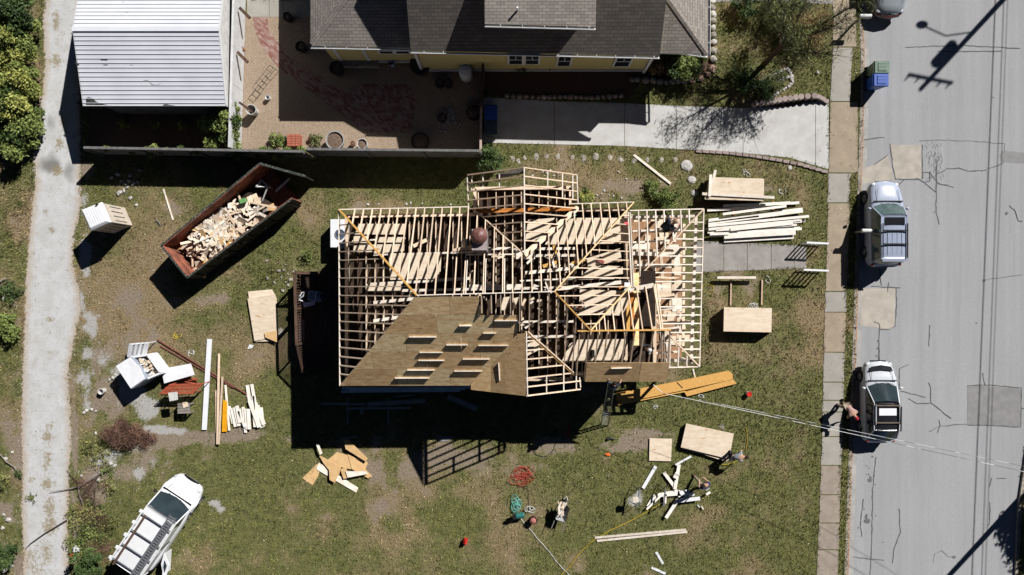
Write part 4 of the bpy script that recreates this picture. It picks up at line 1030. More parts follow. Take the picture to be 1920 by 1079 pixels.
hp(MB().prism([U(lx0, ly1, 3.05), U(lx0 + rd, ly0 + rd, zl(rd)), U(lx1 - rd, ly0 + rd, zl(rd)), U(lx1, ly1, 3.05)], .03), 'roof', SHN)
# caps over the hips
CAPM = shingle('hip_cap_shingles', R(-45), 1.05)
for a, b in ((U(lx0 + 2, ly0 + 2, 3.09), U(lx0 + rd, ly0 + rd, zl(rd) + .03)), (U(lx1 - 2, ly0 - 12, 2.95), U(lx1 - rd, ly0 + rd, zl(rd) + .03))):
    d = (b - a); n = Vector((-d.y, d.x, 0)).normalized() * .13
    hp(MB().prism([a - n + Vector((0, 0, -.03)), b - n + Vector((0, 0, -.03)), b + Vector((0, 0, .02)), a + Vector((0, 0, .02))], .01).prism([a + Vector((0, 0, .02)), b + Vector((0, 0, .02)), b + n + Vector((0, 0, -.03)), a + n + Vector((0, 0, -.03))], .01), 'hip_cap', CAPM)
# steeper main volume
mA, mB = P(770, 95, 3.5), P(1237, 105.5, 3.5)
m_run = 172 * S; mz = 3.5 + m_run * .705
mC = mB + Vector((-.02, m_run, mz - 3.5)); mD = mA + Vector((.02, m_run, mz - 3.5))
hp(MB().prism([mA, mB, mC, mD], .04), 'roof', SHD)
mE = mB + Vector((0, 2 * m_run, 0)); mF = mA + Vector((0, 2 * m_run, 0))
hp(MB().prism([mF, mD, mC, mE], .04), 'roof', SHD)
for xx, a in ((mA.x + .25, mA), (mB.x - .25, mB)):
    hp(MB().add([(xx, a.y + .3, 3.0), (xx, a.y + 2 * m_run - .3, 3.0), (xx, a.y + m_run, mz - .15)], [(0, 1, 2)]), 'gable_wall', YS)
# dormer
dA, dB = P(909, 45.5, 5.5), P(1117, 51, 5.5); dr = 118 * S; dz = 5.5 + dr * .2
hp(MB().prism([dA, dB, dB + Vector((0, dr, dz - 5.5)), dA + Vector((0, dr, dz - 5.5))], .04), 'dormer_roof', SHN)
q = [dA + Vector((.25, .75, -.08)), dB + Vector((-.25, .75, -.08))]
hp(MB().box(((q[0].x + q[1].x) / 2, q[0].y + 1.2, 4.75), (q[1].x - q[0].x, 2.4, 1.4)), 'dormer_wall', YS)
vp = P(970, 17, 5.8); pv = hp(MB().cyl((vp.x, vp.y, 5.5), (vp.x, vp.y, 5.98), .045, n=10), 'vent_pipe', WHITE)
# gutters with brackets
GUTM = pm('gutter_white', (.80, .80, .80), (.72, .72, .72), 3, .4)
def gutter(a, b):
    mb = MB(); d = (b - a); n = Vector((d.y, -d.x, 0)).normalized()
    if n.y > 0 and abs(d.x) > abs(d.y): n = -n
    if abs(d.y) > abs(d.x) and n.x < 0: n = -n
    mb.beam(a + n * .11, b + n * .11, .02, .10); mb.beam(a + n * .06, b + n * .06, .10, .015, .09)
    k = int(d.length / .85)
    for i in range(1, k + 1):
        p = a.lerp(b, (i - .3) / k); mb.beam(p, p + n * .11, .02, .02, -.012)
    hp(mb, 'gutter', GUTM)
gutter(U(lx0, ly0, 3.03), U(-165, ly0 - 3, 3.0)); gutter(U(lx0, ly0, 3.03) + Vector((-.02, 9, 0)), U(lx0, ly0, 3.03) + Vector((-.02, 0, 0)))
gutter(mA, mB); gutter(P(1237, 91, 2.93), U(lx1, ly0 - 14, 2.88)); gutter(U(lx1, ly0 - 14, 2.88), U(lx1, ly0 + 260, 3.0)); gutter(dA, dB)
# walls
def wall(x0, x1, y, z1, depth=3, name='wall', m=None):
    return hp(MB().box(((x0 + x1) / 2 * S, (y + depth / 2) * S, z1 / 2), ((x1 - x0) * S, depth * S, z1)), name, m or YS)
wall(-166, 246, 405, 3.45, 330); wall(-330, -166, 421, 3.0, 320); wall(246, 326, 440, 2.85, 300)
hp(MB().box((40 * S, 403.6 * S, .35), (414 * S, .10, .10)), 'foundation_trim', WHITE)
hp(MB().box((-248 * S, 419.6 * S, .35), (166 * S, .10, .10)), 'foundation_trim', WHITE)
for xx, yy in ((246.5, 404), (-167, 404)): hp(MB().box((xx * S, yy * S, 1.7), (.14, .14, 3.4)), 'corner_board', WHITE)
WG = pm('window_glass_dark', (.03, .04, .05), (.015, .02, .03), 3, .15, spec=.6)
def window(x0, x1, z0, z1, y, n=1):
    fr = hp(MB().box(((x0 + x1) / 2 * S, y * S - .04, (z0 + z1) / 2), ((x1 - x0) * S, .08, z1 - z0)), 'window', WHITE)
    mb = MB(); mu = MB(); w_ = (x1 - x0) * S
    for i in range(n):
        c0 = x0 * S + w_ * (i + .5) / n
        mb.box((c0, y * S - .075, (z0 + z1) / 2), (w_ / n - .2, .03, z1 - z0 - .22))
        mu.box((c0, y * S - .10, (z0 + z1) / 2 + .05), (w_ / n - .18, .03, .05)); mu.box((c0, y * S - .098, (z0 + z1) / 2 + .3), (.03, .025, .5))
    mb.build('pane', WG, fr); mu.build('muntin', WHITE, fr)
window(-8, 50, 1.35, 2.85, 405, 2); window(79, 107, 1.05, 2.75, 405); window(182, 214, 1.0, 2.7, 405); window(-238, -180, 1.6, 2.5, 421, 2)
# side porch posts on the west
for (a, b) in ((617, 626), (672, 682)):
    c0 = P(a, 89, 2.9); hp(MB().box((c0.x, 423 * S, 1.5), (.16, .16, 2.9)), 'porch_post', WHITE)
hp(MB().box((-282 * S, 424 * S, .3), (70 * S, .8, .25)), 'porch_step', GREYW)

# ================================================================== fences and garden next door
FG = pm('grey_fence_boards', (.19, .185, .18), (.12, .117, .113), 4, .9)
f1 = thing('garden_fence', 'long grey board fence between the gravel garden and the building plot', 'fence', tuple(P(540, 284, 0)))
def fpost(mb, x, y, h): mb.box((x, y, h / 2), (.1, .1, h))
def fence_run(t, a, b, h, th=.05, m=FG, cap=True, posts=True, npan=None):
    d = b - a; L_ = d.length; ang = math.atan2(d.y, d.x); n = npan or max(1, int(L_ / 2.4))
    for i in range(n):
        p = a.lerp(b, (i + .5) / n); MB().box((p.x, p.y, h / 2 + .02), (L_ / n - .012, th, h - .04), ang + random.uniform(-.004, .004)).build('fence_panel', m, t)
    if cap: MB().beam(Vector((a.x, a.y, h + .03)), Vector((b.x, b.y, h + .03)), .12, .035).build('fence_rail', m, t)
    if posts:
        for i in range(n + 1):
            p = a.lerp(b, i / n); mb = MB(); fpost(mb, p.x, p.y - th, h - .05); mb.build('fence_post', m, t)
fa, fb, fc, fd = U(-765, 250), U(-372, 243), U(-367, 247), U(-57, 244)
fence_run(f1, fa, fb, 1.7); fence_run(f1, fc, fd, 1.75)
f2 = thing('white_fence', 'low white fence along the west side of the gravel garden', 'fence', tuple(U(-500, 380, 0)))
WF = pm('white_fence_boards', (.62, .62, .62), (.50, .49, .48), 3, .8)
fence_run(f2, U(-499, 560), U(-508, 252), 1.5, m=WF, posts=False, cap=True, npan=8)
for (a, b) in ((450, 25), (446, 108)):
    c0 = P(a, b, 1.1); MB().box((c0.x + .25, c0.y, 1.12), (.75, .16, .08), R(-45)).build('fence_prop', OLDW, f2)
f3 = thing('thin_fence', 'dark wooden garden fence beside the blue bins at the driveway end', 'fence', tuple(U(-54, 330, 0)))
fence_run(f3, U(-52, 402), U(-56, 330), 1.5, m=OLDW, cap=True, npan=2); fence_run(f3, U(-56, 330), U(-57, 246), 1.1, m=pm('pale_gate', (.5, .42, .38), (.4, .25, .2), 3), npan=3, posts=False)
# garden things
def pot(px, py, r, h, label, m, cat='plant pot', soil=True, group=None, name='plant_pot', taper=.8, n=22):
    c = P(px, py, h / 2); c.z = .012; R_ = r * S * (1 - h / H)
    t = thing(name, label, cat, c, 0, group)
    MB().lathe(c, [(R_ * taper, 0), (R_, h), (R_ * .9, h), (R_ * .88, h * .82), (R_ * taper * .8, .03), (0, .03)], n).build('wall', m, t, smooth=False)
    if soil: MB().lathe(c + Vector((0, 0, h * .8)), [(R_ * .88, 0), (R_ * .5, .03), (0, .04)], n).build('soil', pm('potting_soil', (.10, .065, .045), (.22, .15, .11), 12, .95), t)
    return t
TERR = pm('terracotta', (.42, .19, .11), (.32, .14, .08), 5, .8); PGRY = pm('grey_planter', (.42, .42, .41), (.30, .30, .29), 5, .8); PDRK = pm('dark_planter', (.045, .04, .038), (.025, .022, .02), 5, .8); PWHT = pm('white_barrel', (.62, .60, .56), (.48, .46, .43), 4, .7)
pot(630, 265, 17.5, .5, 'largest round grey planter full of brown soil by the fence', PGRY)
pot(681, 272, 10, .55, 'white bucket planter right of the large round planter', PWHT)
pot(662, 270, 4.5, .25, 'small terracotta pot between the grey planter and white bucket', TERR)
pot(789, 267, 17, .5, 'wide dark round planter in the shade near the fence', PDRK)
pot(789, 125, 19, .7, 'large black tub under the yellow wall', PDRK)
pot(633, 131, 13, .6, 'round black pot on the shaded gravel', PDRK)
pot(566, 90, 10, .45, 'dark pot near the house west corner', PDRK)
pot(541, 34, 8.5, .45, 'dark round pot at the concrete pad edge', PDRK)
pot(825, 158, 9, .45, 'left of two dark pots below the white rain barrel', PDRK); pot(841, 158, 8.5, .45, 'right of two dark pots below the white rain barrel', PDRK)
pot(454, 93, 5, .3, 'terracotta pot beside the white fence', TERR); pot(582, 261, 4, .2, 'tiny clay pot beside the brick cube', TERR); pot(503, 184, 4.5, .25, 'small round white pot on the tan gravel', WHITE, soil=False)
pot(735, 120, 6, .5, 'small pale blue jar at the wall foot', pm('pale_blue', (.45, .55, .60), (.35, .45, .5), 4, .5), soil=False, taper=.6)
pot(830, 222, 9, .3, 'dark round pot on the stone pile', PDRK)
pot(888, 213, 14, .35, 'oval black pond tub beside the dark fence', PDRK, taper=.9)
t = thing('wheel_barrel', 'white tub with a leaning plank beside the white fence', 'tub', tuple(P(478, 212, 0)))
c0 = P(474, 208, .35); MB().lathe((c0.x, c0.y, .01), [(.2, 0), (.27, .6), (.24, .6), (.18, .05), (0, .05)], 20).build('tub', PWHT, t)
MB().beam(P(448, 192, 1.0), P(475, 211, .35), .12, .05).build('plank', OLDW, t)
# rain barrel
c0 = P(874, 138, .5); t = thing('rain_barrel', 'white plastic rain barrel with round lid below the yellow wall', 'barrel', (c0.x, c0.y, .012))
MB().lathe((c0.x, c0.y, .01), [(.30, 0), (.34, .06), (.36, .5), (.34, 1.05), (.28, 1.13), (.27, 1.14)], 26).build('body', pm('barrel_white', (.74, .76, .78), (.62, .64, .67), 3, .5), t, smooth=True)
MB().lathe((c0.x, c0.y, 1.12), [(.30, 0), (.30, .04), (.16, .07), (.15, .11), (0, .12)], 26).build('lid', WHITE, t)
# brick cube, ladder trellis, stone pile, wheelbarrow frame
BR2 = pm('red_brick_stack', (.46, .15, .09), (.34, .11, .075), 12, .9)
mb = MB(); c0 = P(552, 264, .3)
for i in range(5):
    for j in range(3): mb.box((c0.x - .22 + j * .22, c0.y - .26 + i * .125, .25), (.205, .11, .46))
solo(mb, 'brick_stack', BR2, 'square stack of red bricks beside the ivy', 'bricks')
mb = MB()
a, b = P(511, 126, .5), P(478, 168, .5); n = (b - a).normalized(); sd = Vector((-n.y, n.x, 0)) * .17
for s_ in (-1, 1): mb.tube([a + sd * s_, b + sd * s_], .012, 5)
for i in range(6): p = a.lerp(b, i / 5); mb.tube([p - sd, p + sd], .012, 5)
for p in (a, b): mb.tube([p + sd, p + sd - Vector((0, 0, .48))], .012, 5); mb.tube([p - sd, p - sd - Vector((0, 0, .48))], .012, 5)
solo(mb, 'iron_trellis', DSTEEL, 'thin black iron trellis on the tan gravel', 'trellis')
mb = MB()
for i in range(90):
    c0 = P(843 + random.gauss(0, 9), 222 + random.gauss(0, 11), 0); mb.blob((c0.x, c0.y, .05), random.uniform(.03, .07), (1, 1, .7), 6, 4, .2)
tag(solo(mb, 'pebbles', STONEW, 'pale pebbles heaped in the shaded garden', 'pebbles'), kind='stuff')
# bins behind the fence
def bin_(px, py, rz, colr, label, z0=0, hgt=1.05, lidc=None, w_=.6, l_=.72):
    t = thing('wheelie_bin', label, 'bin', (*P(px, py, .5)[:2], z0), rz)
    mb = MB(); a = .82
    vs = [(-w_ / 2 * a, -l_ / 2 * a, .06), (w_ / 2 * a, -l_ / 2 * a, .06), (w_ / 2 * a, l_ / 2 * a, .06), (-w_ / 2 * a, l_ / 2 * a, .06), (-w_ / 2, -l_ / 2, hgt - .08), (w_ / 2, -l_ / 2, hgt - .08), (w_ / 2, l_ / 2, hgt - .08), (-w_ / 2, l_ / 2, hgt - .08)]
    mb.add(vs, [(3, 2, 1, 0), (4, 5, 6, 7), (0, 1, 5, 4), (1, 2, 6, 5), (2, 3, 7, 6), (3, 0, 4, 7)]); mb.box((0, 0, hgt - .09), (w_ + .05, l_ + .05, .05)); mb.build('body', colr, t, world=False)
    mb = MB().box((0, -.01, hgt - .025), (w_ + .02, l_ + .02, .06)).box((0, -.03, hgt + .015), (w_ * .72, l_ * .66, .035)); 
    for sx in (-.16, 0, .16): mb.box((sx, 0, hgt + .035), (.03, l_ * .55, .02))
    mb.build('lid', lidc or colr, t, world=False, bevel=.012)
    MB().cyl((-w_ / 2, l_ / 2 + .04, hgt - .06), (w_ / 2, l_ / 2 + .04, hgt - .06), .018, n=8).build('handle', colr, t, world=False)
    for sx in (-1, 1): MB().cyl((sx * w_ * .36, l_ / 2 - .08, .11), (sx * w_ * .46, l_ / 2 - .08, .11), .11, n=14).build('wheel', RUBBER, t, world=False)
    return t
BLUEP = pm('blue_bin_plastic', (.03, .10, .42), (.025, .075, .34), 3, .45, spec=.4); GRNP = pm('green_bin_plastic', (.17, .24, .18), (.12, .18, .13), 3, .5); NAVY = pm('faded_navy', (.06, .09, .12), (.04, .06, .09), 4, .6)
bin_(1643.5, 155, R(90), BLUEP, 'bright blue wheelie bin standing in the road gutter', -.10, lidc=BLUEP); bin_(1645, 131, R(90), GRNP, 'grey green wheelie bin beside the blue bin at the kerb', -.10)
bin_(921, 217, 0, BLUEP, 'blue bin in the shade at the driveway end'); bin_(921, 243, 0, NAVY, 'dark navy bin in the shade in front of the blue one')
# stones: garden edging
def stones(pts, r, mats, label, group, sq=(1, 1, .6), z=0, cat='stone', jit=.12, name='edging_stone'):
    for i, (a, b) in enumerate(pts):
        c0 = P(a, b, 0); rr = r * S * random.uniform(.8, 1.15)
        mb = MB().blob((c0.x, c0.y, z + rr * sq[2] * .6), rr, (sq[0] * random.uniform(.9, 1.15), sq[1] * random.uniform(.85, 1.1), sq[2]), 9, 6, jit, random.uniform(0, 3))
        solo(mb, name, mats[i % len(mats)], label, cat, group, smooth=False)
def along(pts, step):
    out = []; 
    for a, b in zip(pts, pts[1:]):
        n = max(1, round(math.hypot(b[0] - a[0], b[1] - a[1]) / step))
        out += [(a[0] + (b[0] - a[0]) * i / n, a[1] + (b[1] - a[1]) * i / n) for i in range(n)]
    return out + [pts[-1]]
PINKST = pm('pink_stone', (.45, .31, .23), (.33, .22, .17), 8, .9, bump=.4, rand=.2)
stones(along([(1335, 4), (1336, 40), (1337, 80), (1337, 112)], 13.5), 6.3, [STONEW, STONE], 'pale rounded rock edging the bed along the house east side', 'pale rocks edging the house bed')
stones([(1335, 130), (1327, 140), (1313, 148), (1297, 150)], 7, [PINKST], 'tan rounded rock at the curved corner of the house bed', 'tan rocks at the bed corner')
stones(along([(1283, 152), (1250, 155), (1225, 152), (1195, 150), (1186, 150)], 13), 6, [STONE], 'rounded rock in the shade between the shrubs and driveway', 'shaded rocks by the shrubs')
stones(along([(950, 180), (1010, 183), (1060, 182), (1110, 184), (1165, 180)], 11), 5.2, [STONE, PINKST], 'rough rock in the shaded row beside the driveway', 'shaded rocks along the driveway')
ring = along([(1432, 170), (1448, 160), (1470, 146), (1483, 145), (1486, 155), (1478, 163), (1462, 172), (1448, 182), (1430, 192)], 5.6) + along([(1408, 165), (1432, 150), (1458, 136), (1476, 130), (1484, 142)], 5.6)
stones(ring, 3.3, [STONEW], 'small white rock ringing the shrub bed on the east lawn', 'white rocks round the shrub bed', jit=.25)
# scalloped edging blocks
EB = pm('edging_block', (.36, .29, .26), (.28, .225, .205), 8, .9, rand=.2)
blk = along([(1416, 195), (1440, 192), (1470, 187), (1500, 183), (1525, 181)], 11)
for i, (a, b) in enumerate(blk):
    c0 = P(a, b, .2); solo(MB().cyl((c0.x, c0.y, 0), (c0.x, c0.y, .36), .16, .155, 14), 'edging_block', EB, 'scalloped concrete edging block in the curved row above the driveway', 'edging block', 'scalloped blocks edging the driveway', bevel=.01)
mb = MB(); pts = [P(1527, 181, .2), P(1538, 183, .2), P(1547, 187, .2), P(1553, 192, .1)]
for i in range(3):
    mb.beam(Vector((*pts[i][:2], .3 - .08 * i)), Vector((*pts[i + 1][:2], .3 - .08 * i)), .2, .3)
solo(mb, 'edging_wall', EB, 'low stepped end of the scalloped edging by the pavement', 'edging')
for i, (a, b) in enumerate(along([(1310, 284), (1360, 287), (1410, 293), (1460, 301), (1500, 309), (1545, 322)], 12)):
    c0 = P(a, b, 0); q = solo(MB().box((c0.x, c0.y, .03), (.32, .16, .1), R(-8)), 'kerb_stone', EB, 'flat grey paver in the row below the driveway', 'paver', 'flat pavers edging the driveway', bevel=.01)
# stepping stones
SS = [(962, 298), (972, 303), (984, 296), (1006, 294), (1025, 293), (1046, 294), (1073, 295), (1094, 297), (1117, 295), (1143, 296), (1164, 299), (1190, 300), (1213, 299), (1240, 299), (1266, 299)]
for i, (a, b) in enumerate(SS):
    c0 = P(a, b, 0); rr = random.uniform(.08, .15)
    solo(MB().blob((c0.x, c0.y, .0), rr, (1, 1.4, .25), 9, 6, .28, random.uniform(-.5, .5)), 'stepping_stone', pm('dusty_stone', (.46, .42, .36), (.32, .28, .23), 9, .9, rand=.2), 'flat pale stepping stone in the row between driveway and house', 'stepping stone', 'stepping stones in the grass')
for (a, b, r, l) in ((1287, 311, .33, 'largest tan flagstone set in the lawn'), (1297, 337, .22, 'white flat stone near the lumber stack'), (1302, 362, .2, 'grey flat stone left of the lumber stack'), (1481, 315, .13, 'small white block near the driveway pavers'), (1478, 137, .1, 'round white ball on the east lawn')):
    if 'ball' in l: a, b = 1532, 137
    c0 = P(a, b, 0); solo(MB().blob((c0.x, c0.y, .02), r, (1, .9, .25 if 'ball' not in l else 1), 10, 6, .15, random.uniform(0, 3)), 'flagstone' if 'ball' not in l else 'ball', STONEW, l, 'stone' if 'ball' not in l else 'ball')

# ================================================================== shrubs, hedge and trees
k = 0
for (a, b, r, h, m, l, n) in [(14, 20, 40, 3.0, LD, 'dark leafy hedge tree at the top of the lane', 7000), (24, 62, 34, 2.2, LG, 'dark green bush overhanging the lane verge at the top', 4500), (-8, 70, 44, 2.8, LY, 'yellow green bush at the frame edge by the upper lane', 5000), (10, 118, 38, 2.6, LY, 'brightest yellow green bush by the lane', 6500), (30, 145, 24, 1.7, LG, 'mid green bush beside the brightest yellow one', 3500),
                           (-4, 165, 40, 2.5, LG, 'mid green bush at the frame edge in the lane hedge', 5000), (20, 185, 36, 2.1, LY, 'yellow green bush low in the lane hedge', 6000), (36, 218, 30, 1.6, LG, 'green bush bulging out of the lane hedge', 5000), (4, 228, 38, 2.0, LD, 'dark bush in the lower lane hedge', 5000), (26, 256, 36, 1.4, LG, 'dark green bush ending the lane hedge', 5000)]:
    k += 1; bush(a + 4, b, r * 1.08, h, l, m, int(n * 1.25), .085, seed=k, group='bushes along the lane', flat=.45, narrow=.9)
for (a, b, r, h, m, l, n) in [(12, 610, 26, .8, LG, 'dark green clump beside the lane below the middle', 2600), (20, 545, 18, .6, LD, 'low green weeds beside the lane', 1500), (6, 1040, 22, 1.2, LD, 'dark bush at the bottom left corner', 1600), (34, 888, 7, .4, LD, 'tiny green weed beside the brown verge', 200), (4, 900, 12, .7, LY, 'yellow green weed at the left frame edge', 500),
                              (168, 842, 14, .4, LY, 'small yellow green weed patch under the brush pile', 420), (190, 858, 16, .4, LY, 'yellow green weeds below the brush pile', 500), (202, 882, 12, .4, LG, 'mid green weeds right of the yellow weeds', 350), (200, 912, 14, .4, LY, 'weed clump above the cut logs', 350), (150, 970, 24, .6, LY, 'yellow green weed mass beside the fallen logs', 1300), (180, 955, 18, .5, LG, 'small green weed clump right of the fallen logs', 600), (193, 985, 26, .6, LY, 'yellow green weed mass nearest the white van', 1300), (165, 1000, 22, .5, LOLV, 'olive weeds between the yellow masses', 900), (160, 1015, 30, .7, LG, 'green weeds below the yellow mass', 1500), (165, 1055, 26, 1.6, LD, 'dark evergreen shrub at the lane bottom', 2600), (60, 933, 9, .3, LY, 'small yellow weed growing in the lane', 200)]:
    k += 1; wd_ = 'weed' in l
    bush(a, b, r * (1.15 if wd_ else 1), h * (.8 if wd_ else 1), l, LWD if wd_ and m is LY else m, int(n * (.5 if wd_ else 1)), .055 if wd_ else .07, seed=k, name='weed_clump' if wd_ else 'bush', cat='weeds' if wd_ else 'bush', flat=.5)
bush(172, 940, 40, .4, 'scatter of dry brown twigs under the fallen logs', LBRN, 1300, .14, seed=401, cat='brush pile', name='brush_pile', narrow=.1, flat=.6, spread=60)
bush(190, 1030, 30, .4, 'scatter of dry brown twigs beside the white van', LBRN, 600, .14, seed=402, cat='brush pile', name='brush_pile', narrow=.1, flat=.6, spread=24)
bush(230, 812, 36, .7, 'pile of dead brown brush left of the fallen lumber', LBRN, 3300, .15, seed=40, cat='brush pile', name='brush_pile', narrow=.12, flat=.6, spread=22)
bush(272, 820, 22, .4, 'thin scatter of dead brown twigs beside the brush pile', LBRN, 1300, .12, seed=41, cat='brush pile', name='brush_pile', narrow=.12, flat=.6, spread=14)
bush(1099, 368, 15, .8, 'bright green bush against the north wall of the framed house', LY, 1700, .055, seed=42)
bush(1252, 372, 24, .6, 'dark green low bush north of the porch corner', LG, 1800, .06, seed=43)
bush(1222, 350, 14, .3, 'sprawling green weeds above the porch', LG, 500, .06, seed=44, name='weed_clump', cat='weeds')
bush(918, 298, 24, 1.2, 'dark bush at the east end of the grey fence', LD, 2600, .06, seed=45)
bush(412, 238, 36, 1.9, 'ivy bush growing between garage and gravel garden', LG, 6000, .075, seed=46, spread=50); bush(437, 215, 12, 1.6, 'ivy climbing the white fence end', LG, 1400, .07, seed=47, spread=40)
bush(500, 288, 95, 1.9, 'ivy covering the grey fence top near the brick cube', LG, 5200, .07, seed=48, spread=11); bush(300, 282, 110, 1.85, 'thin ivy along the west part of the grey fence', LG, 2600, .065, seed=49, spread=8)
for i, (a, b) in enumerate([(231, 232), (293, 235), (341, 236)]): bush(a, b, 9, .7, ('left', 'middle', 'right')[i] + ' one of three small yellow green shrubs in the garage shade', LY, 400, .05, seed=50 + i, group='small shrubs behind the garage')
bush(520, 262, 14, .5, 'leafy plant left of the brick cube', LG, 900, .06, seed=55); bush(592, 262, 12, .3, 'small plant right of the brick cube', LOLV, 500, .05, seed=56)
bush(1290, 125, 26, 1.2, 'glossy green shrub under the house east eave', LG, 2600, .07, seed=57); bush(1262, 118, 26, 1.1, 'dark shrub in the shade of the house corner', LD, 2200, .07, seed=58); bush(1310, 108, 16, 1.0, 'light green shrub at the bed corner', LG, 1300, .07, seed=59); bush(1228, 122, 18, .8, 'reddish shaded shrub beside the yellow wall', LDRY, 900, .06, seed=60)
bush(1454, 150, 20, .8, 'rounded evergreen in the white rock ring', LOLV, 2400, .045, seed=61); bush(1430, 168, 22, .7, 'dark low evergreen left in the rock ring', LD, 2400, .045, seed=62)
bush(1395, 150, 26, .7, 'dark ground shrub in the tree shade', LD, 2200, .06, seed=63)
bush(975, 122, 14, .7, 'dark shrub under the double window', LD, 700, .06, seed=64); bush(1033, 124, 9, .6, 'small dark shrub between the house windows', LD, 400, .05, seed=65)
bush(575, 478, 10, .5, 'green weeds on the shaded deck edge', LG, 200, .06, seed=66)
# feathery tree by the pavement
c0 = P(1432, 122, 0)
tree(c0.x, c0.y, 5.6, 2.4, 'feathery half bare tree leaning over the east lawn', LOLV, 6500, .12, seed=3, bare=34, lean=(.7, 1.1), flat=.1, narrow=.25, tr=.15)
c0 = P(1520, 50, 0)
bush(1510, 52, 40, 1.2, 'wispy yellow ornamental grass beside the pavement', LDRY, 3600, .22, seed=70, narrow=.07, flat=.1, cat='ornamental grass', name='ornamental_grass', spread=40)
bush(1470, 12, 40, 1.5, 'dark feathery shrub at the top of the east lawn', LOLV, 3200, .16, seed=71, narrow=.12, flat=.1)
bush(1400, 8, 26, .9, 'dark shrub by the side walk', LD, 1500, .07, seed=72)
# trees off the frame whose shade falls in the picture
q = P(1895, 1035, 0); sh = 6.0 / .8
tree(q.x + .677 * sh + .8, q.y + .736 * sh, 7.5, 2.6, 'street tree standing beyond the far kerb', LG, 9000, .16, seed=8, tr=.2)
q = P(100, 1062, 0); tree(q.x + 2.0, q.y - 2.9, 3.4, 1.0, 'small leafy tree below the lane weeds', LG, 2600, .09, seed=9, tr=.06, lean=(.1, .2))

# ================================================================== utility poles and cables
def pole(px, py, label, lamp=False, hgt=10.2, arm_ang=0):
    c = P(px, py, 0); t = thing('utility_pole', label, 'utility pole', c)
    MB().cyl((c.x, c.y, -.1), (c.x, c.y, hgt), .17, .12, 12).build('post', OLDW, t)
    d = Vector((math.cos(arm_ang), math.sin(arm_ang), 0)); z = hgt - .55
    MB().beam(c + d * -1.2 + Vector((0, 0, z)), c + d * 1.2 + Vector((0, 0, z)), .10, .12).build('crossarm', OLDW, t)
    for q in (-1.1, -.55, .1, .6, 1.1): MB().cyl(c + d * q + Vector((0, 0, z)), c + d * q + Vector((0, 0, z + .26)), .05, .035, 8).build('insulator', STEEL, t)
    MB().cyl(c + Vector((-.26, .24, hgt - 2.3)), c + Vector((-.26, .24, hgt - 1.25)), .27, n=16).build('transformer', STEEL, t)
    if lamp:
        e = c + Vector((-1.9, .9, hgt - 2.6))
        MB().tube([c + Vector((0, 0, hgt - 3.3)), Vector(((c.x + e.x) / 2, (c.y + e.y) / 2 - .1, hgt - 2.7)), e], .035, 6).build('lamp_arm', STEEL, t)
        MB().blob(e + Vector((-.25, .1, -.03)), .3, (1.1, .7, .35), 10, 6).build('lamp_head', STEEL, t)
    return t
pole(2062, -196, 'wooden utility pole with transformer and street lamp beyond the far kerb', True, 11.0, arm_ang=R(-11)); pole(1978, 868, 'wooden utility pole beyond the far kerb near the bottom of the street', False, 9.8, arm_ang=R(-11))
def cable(pts, r, label, sag=.3, name='overhead_cable', m=BLACK, n=20, group=None):
    a, b = Vector(pts[0]), Vector(pts[1]); q = []
    for i in range(n + 1):
        f = i / n; p = a.lerp(b, f); p.z -= sag * 4 * f * (1 - f); q.append(p)
    return solo(MB().tube(q, r, 6), name, m, label, 'cable', group)
for (x0, x1, z, r) in ((2052, 2011, 6.0, .026), (2068, 2029, 6.0, .017), (2075, 2036, 6.0, .014)):
    p0 = P(x0, -196, 0); p1 = P(x1 - 2, 868, 0); d = (p1 - p0)
    e0 = p0 - d * .6; e1 = p1 + d * .6
    cable(((e0.x, e0.y, z), (e1.x, e1.y, z)), r, 'street cable strung between the utility poles beyond the kerb', .0, group='cables over the street')
CBL = pm('cable_grey', (.80, .80, .78), (.14, .14, .14), 1.1, .6, lo=.5, hi=.54, detail=1)
p1 = P(1978, 868, 0); p1.z = 8.2
a0 = P(1244, 738, 3.6); cable((a0, p1), .011, 'long pale service cable from the house corner over the street', .35, 'service_cable', CBL, 40)
a1 = P(1310, 750, 3.2); cable((a1, p1 + Vector((0, .25, -.4))), .008, 'second thinner pale service cable over the lawn', .5, 'service_cable', CBL, 40)
cable((P(1225, 722, 3.4), P(1244, 738, 3.6)), .015, 'short cable end at the house south east corner', .05, 'service_cable', CBL, 6)
# ================================================================== lumber and building site things
def flatbox(px0, py0, px1, py1, wd, th, z=.0):
    """a board lying from one survey point to another"""
    a, b = P(px0, py0, 0), P(px1, py1, 0)
    return MB().beam(Vector((a.x, a.y, z + th)), Vector((b.x, b.y, z + th)), wd, th)
def boardt(px0, py0, px1, py1, wd, th, mat, label, group=None, z=.01, name='lumber_board', cat='board', dz=0):
    a, b = P(px0, py0, 0), P(px1, py1, 0)
    return solo(MB().beam(Vector((a.x, a.y, z + th)), Vector((b.x, b.y, z + th + dz)), wd, th), name, mat, label, cat, group)
def sheet(pts, z, th, mat, label, name='plywood_sheet', cat='plywood', group=None):
    v = [P(a, b, z) for a, b in pts]
    for q in v: q.z = z + th
    return solo(MB().prism(v, th), name, mat, label, cat, group)
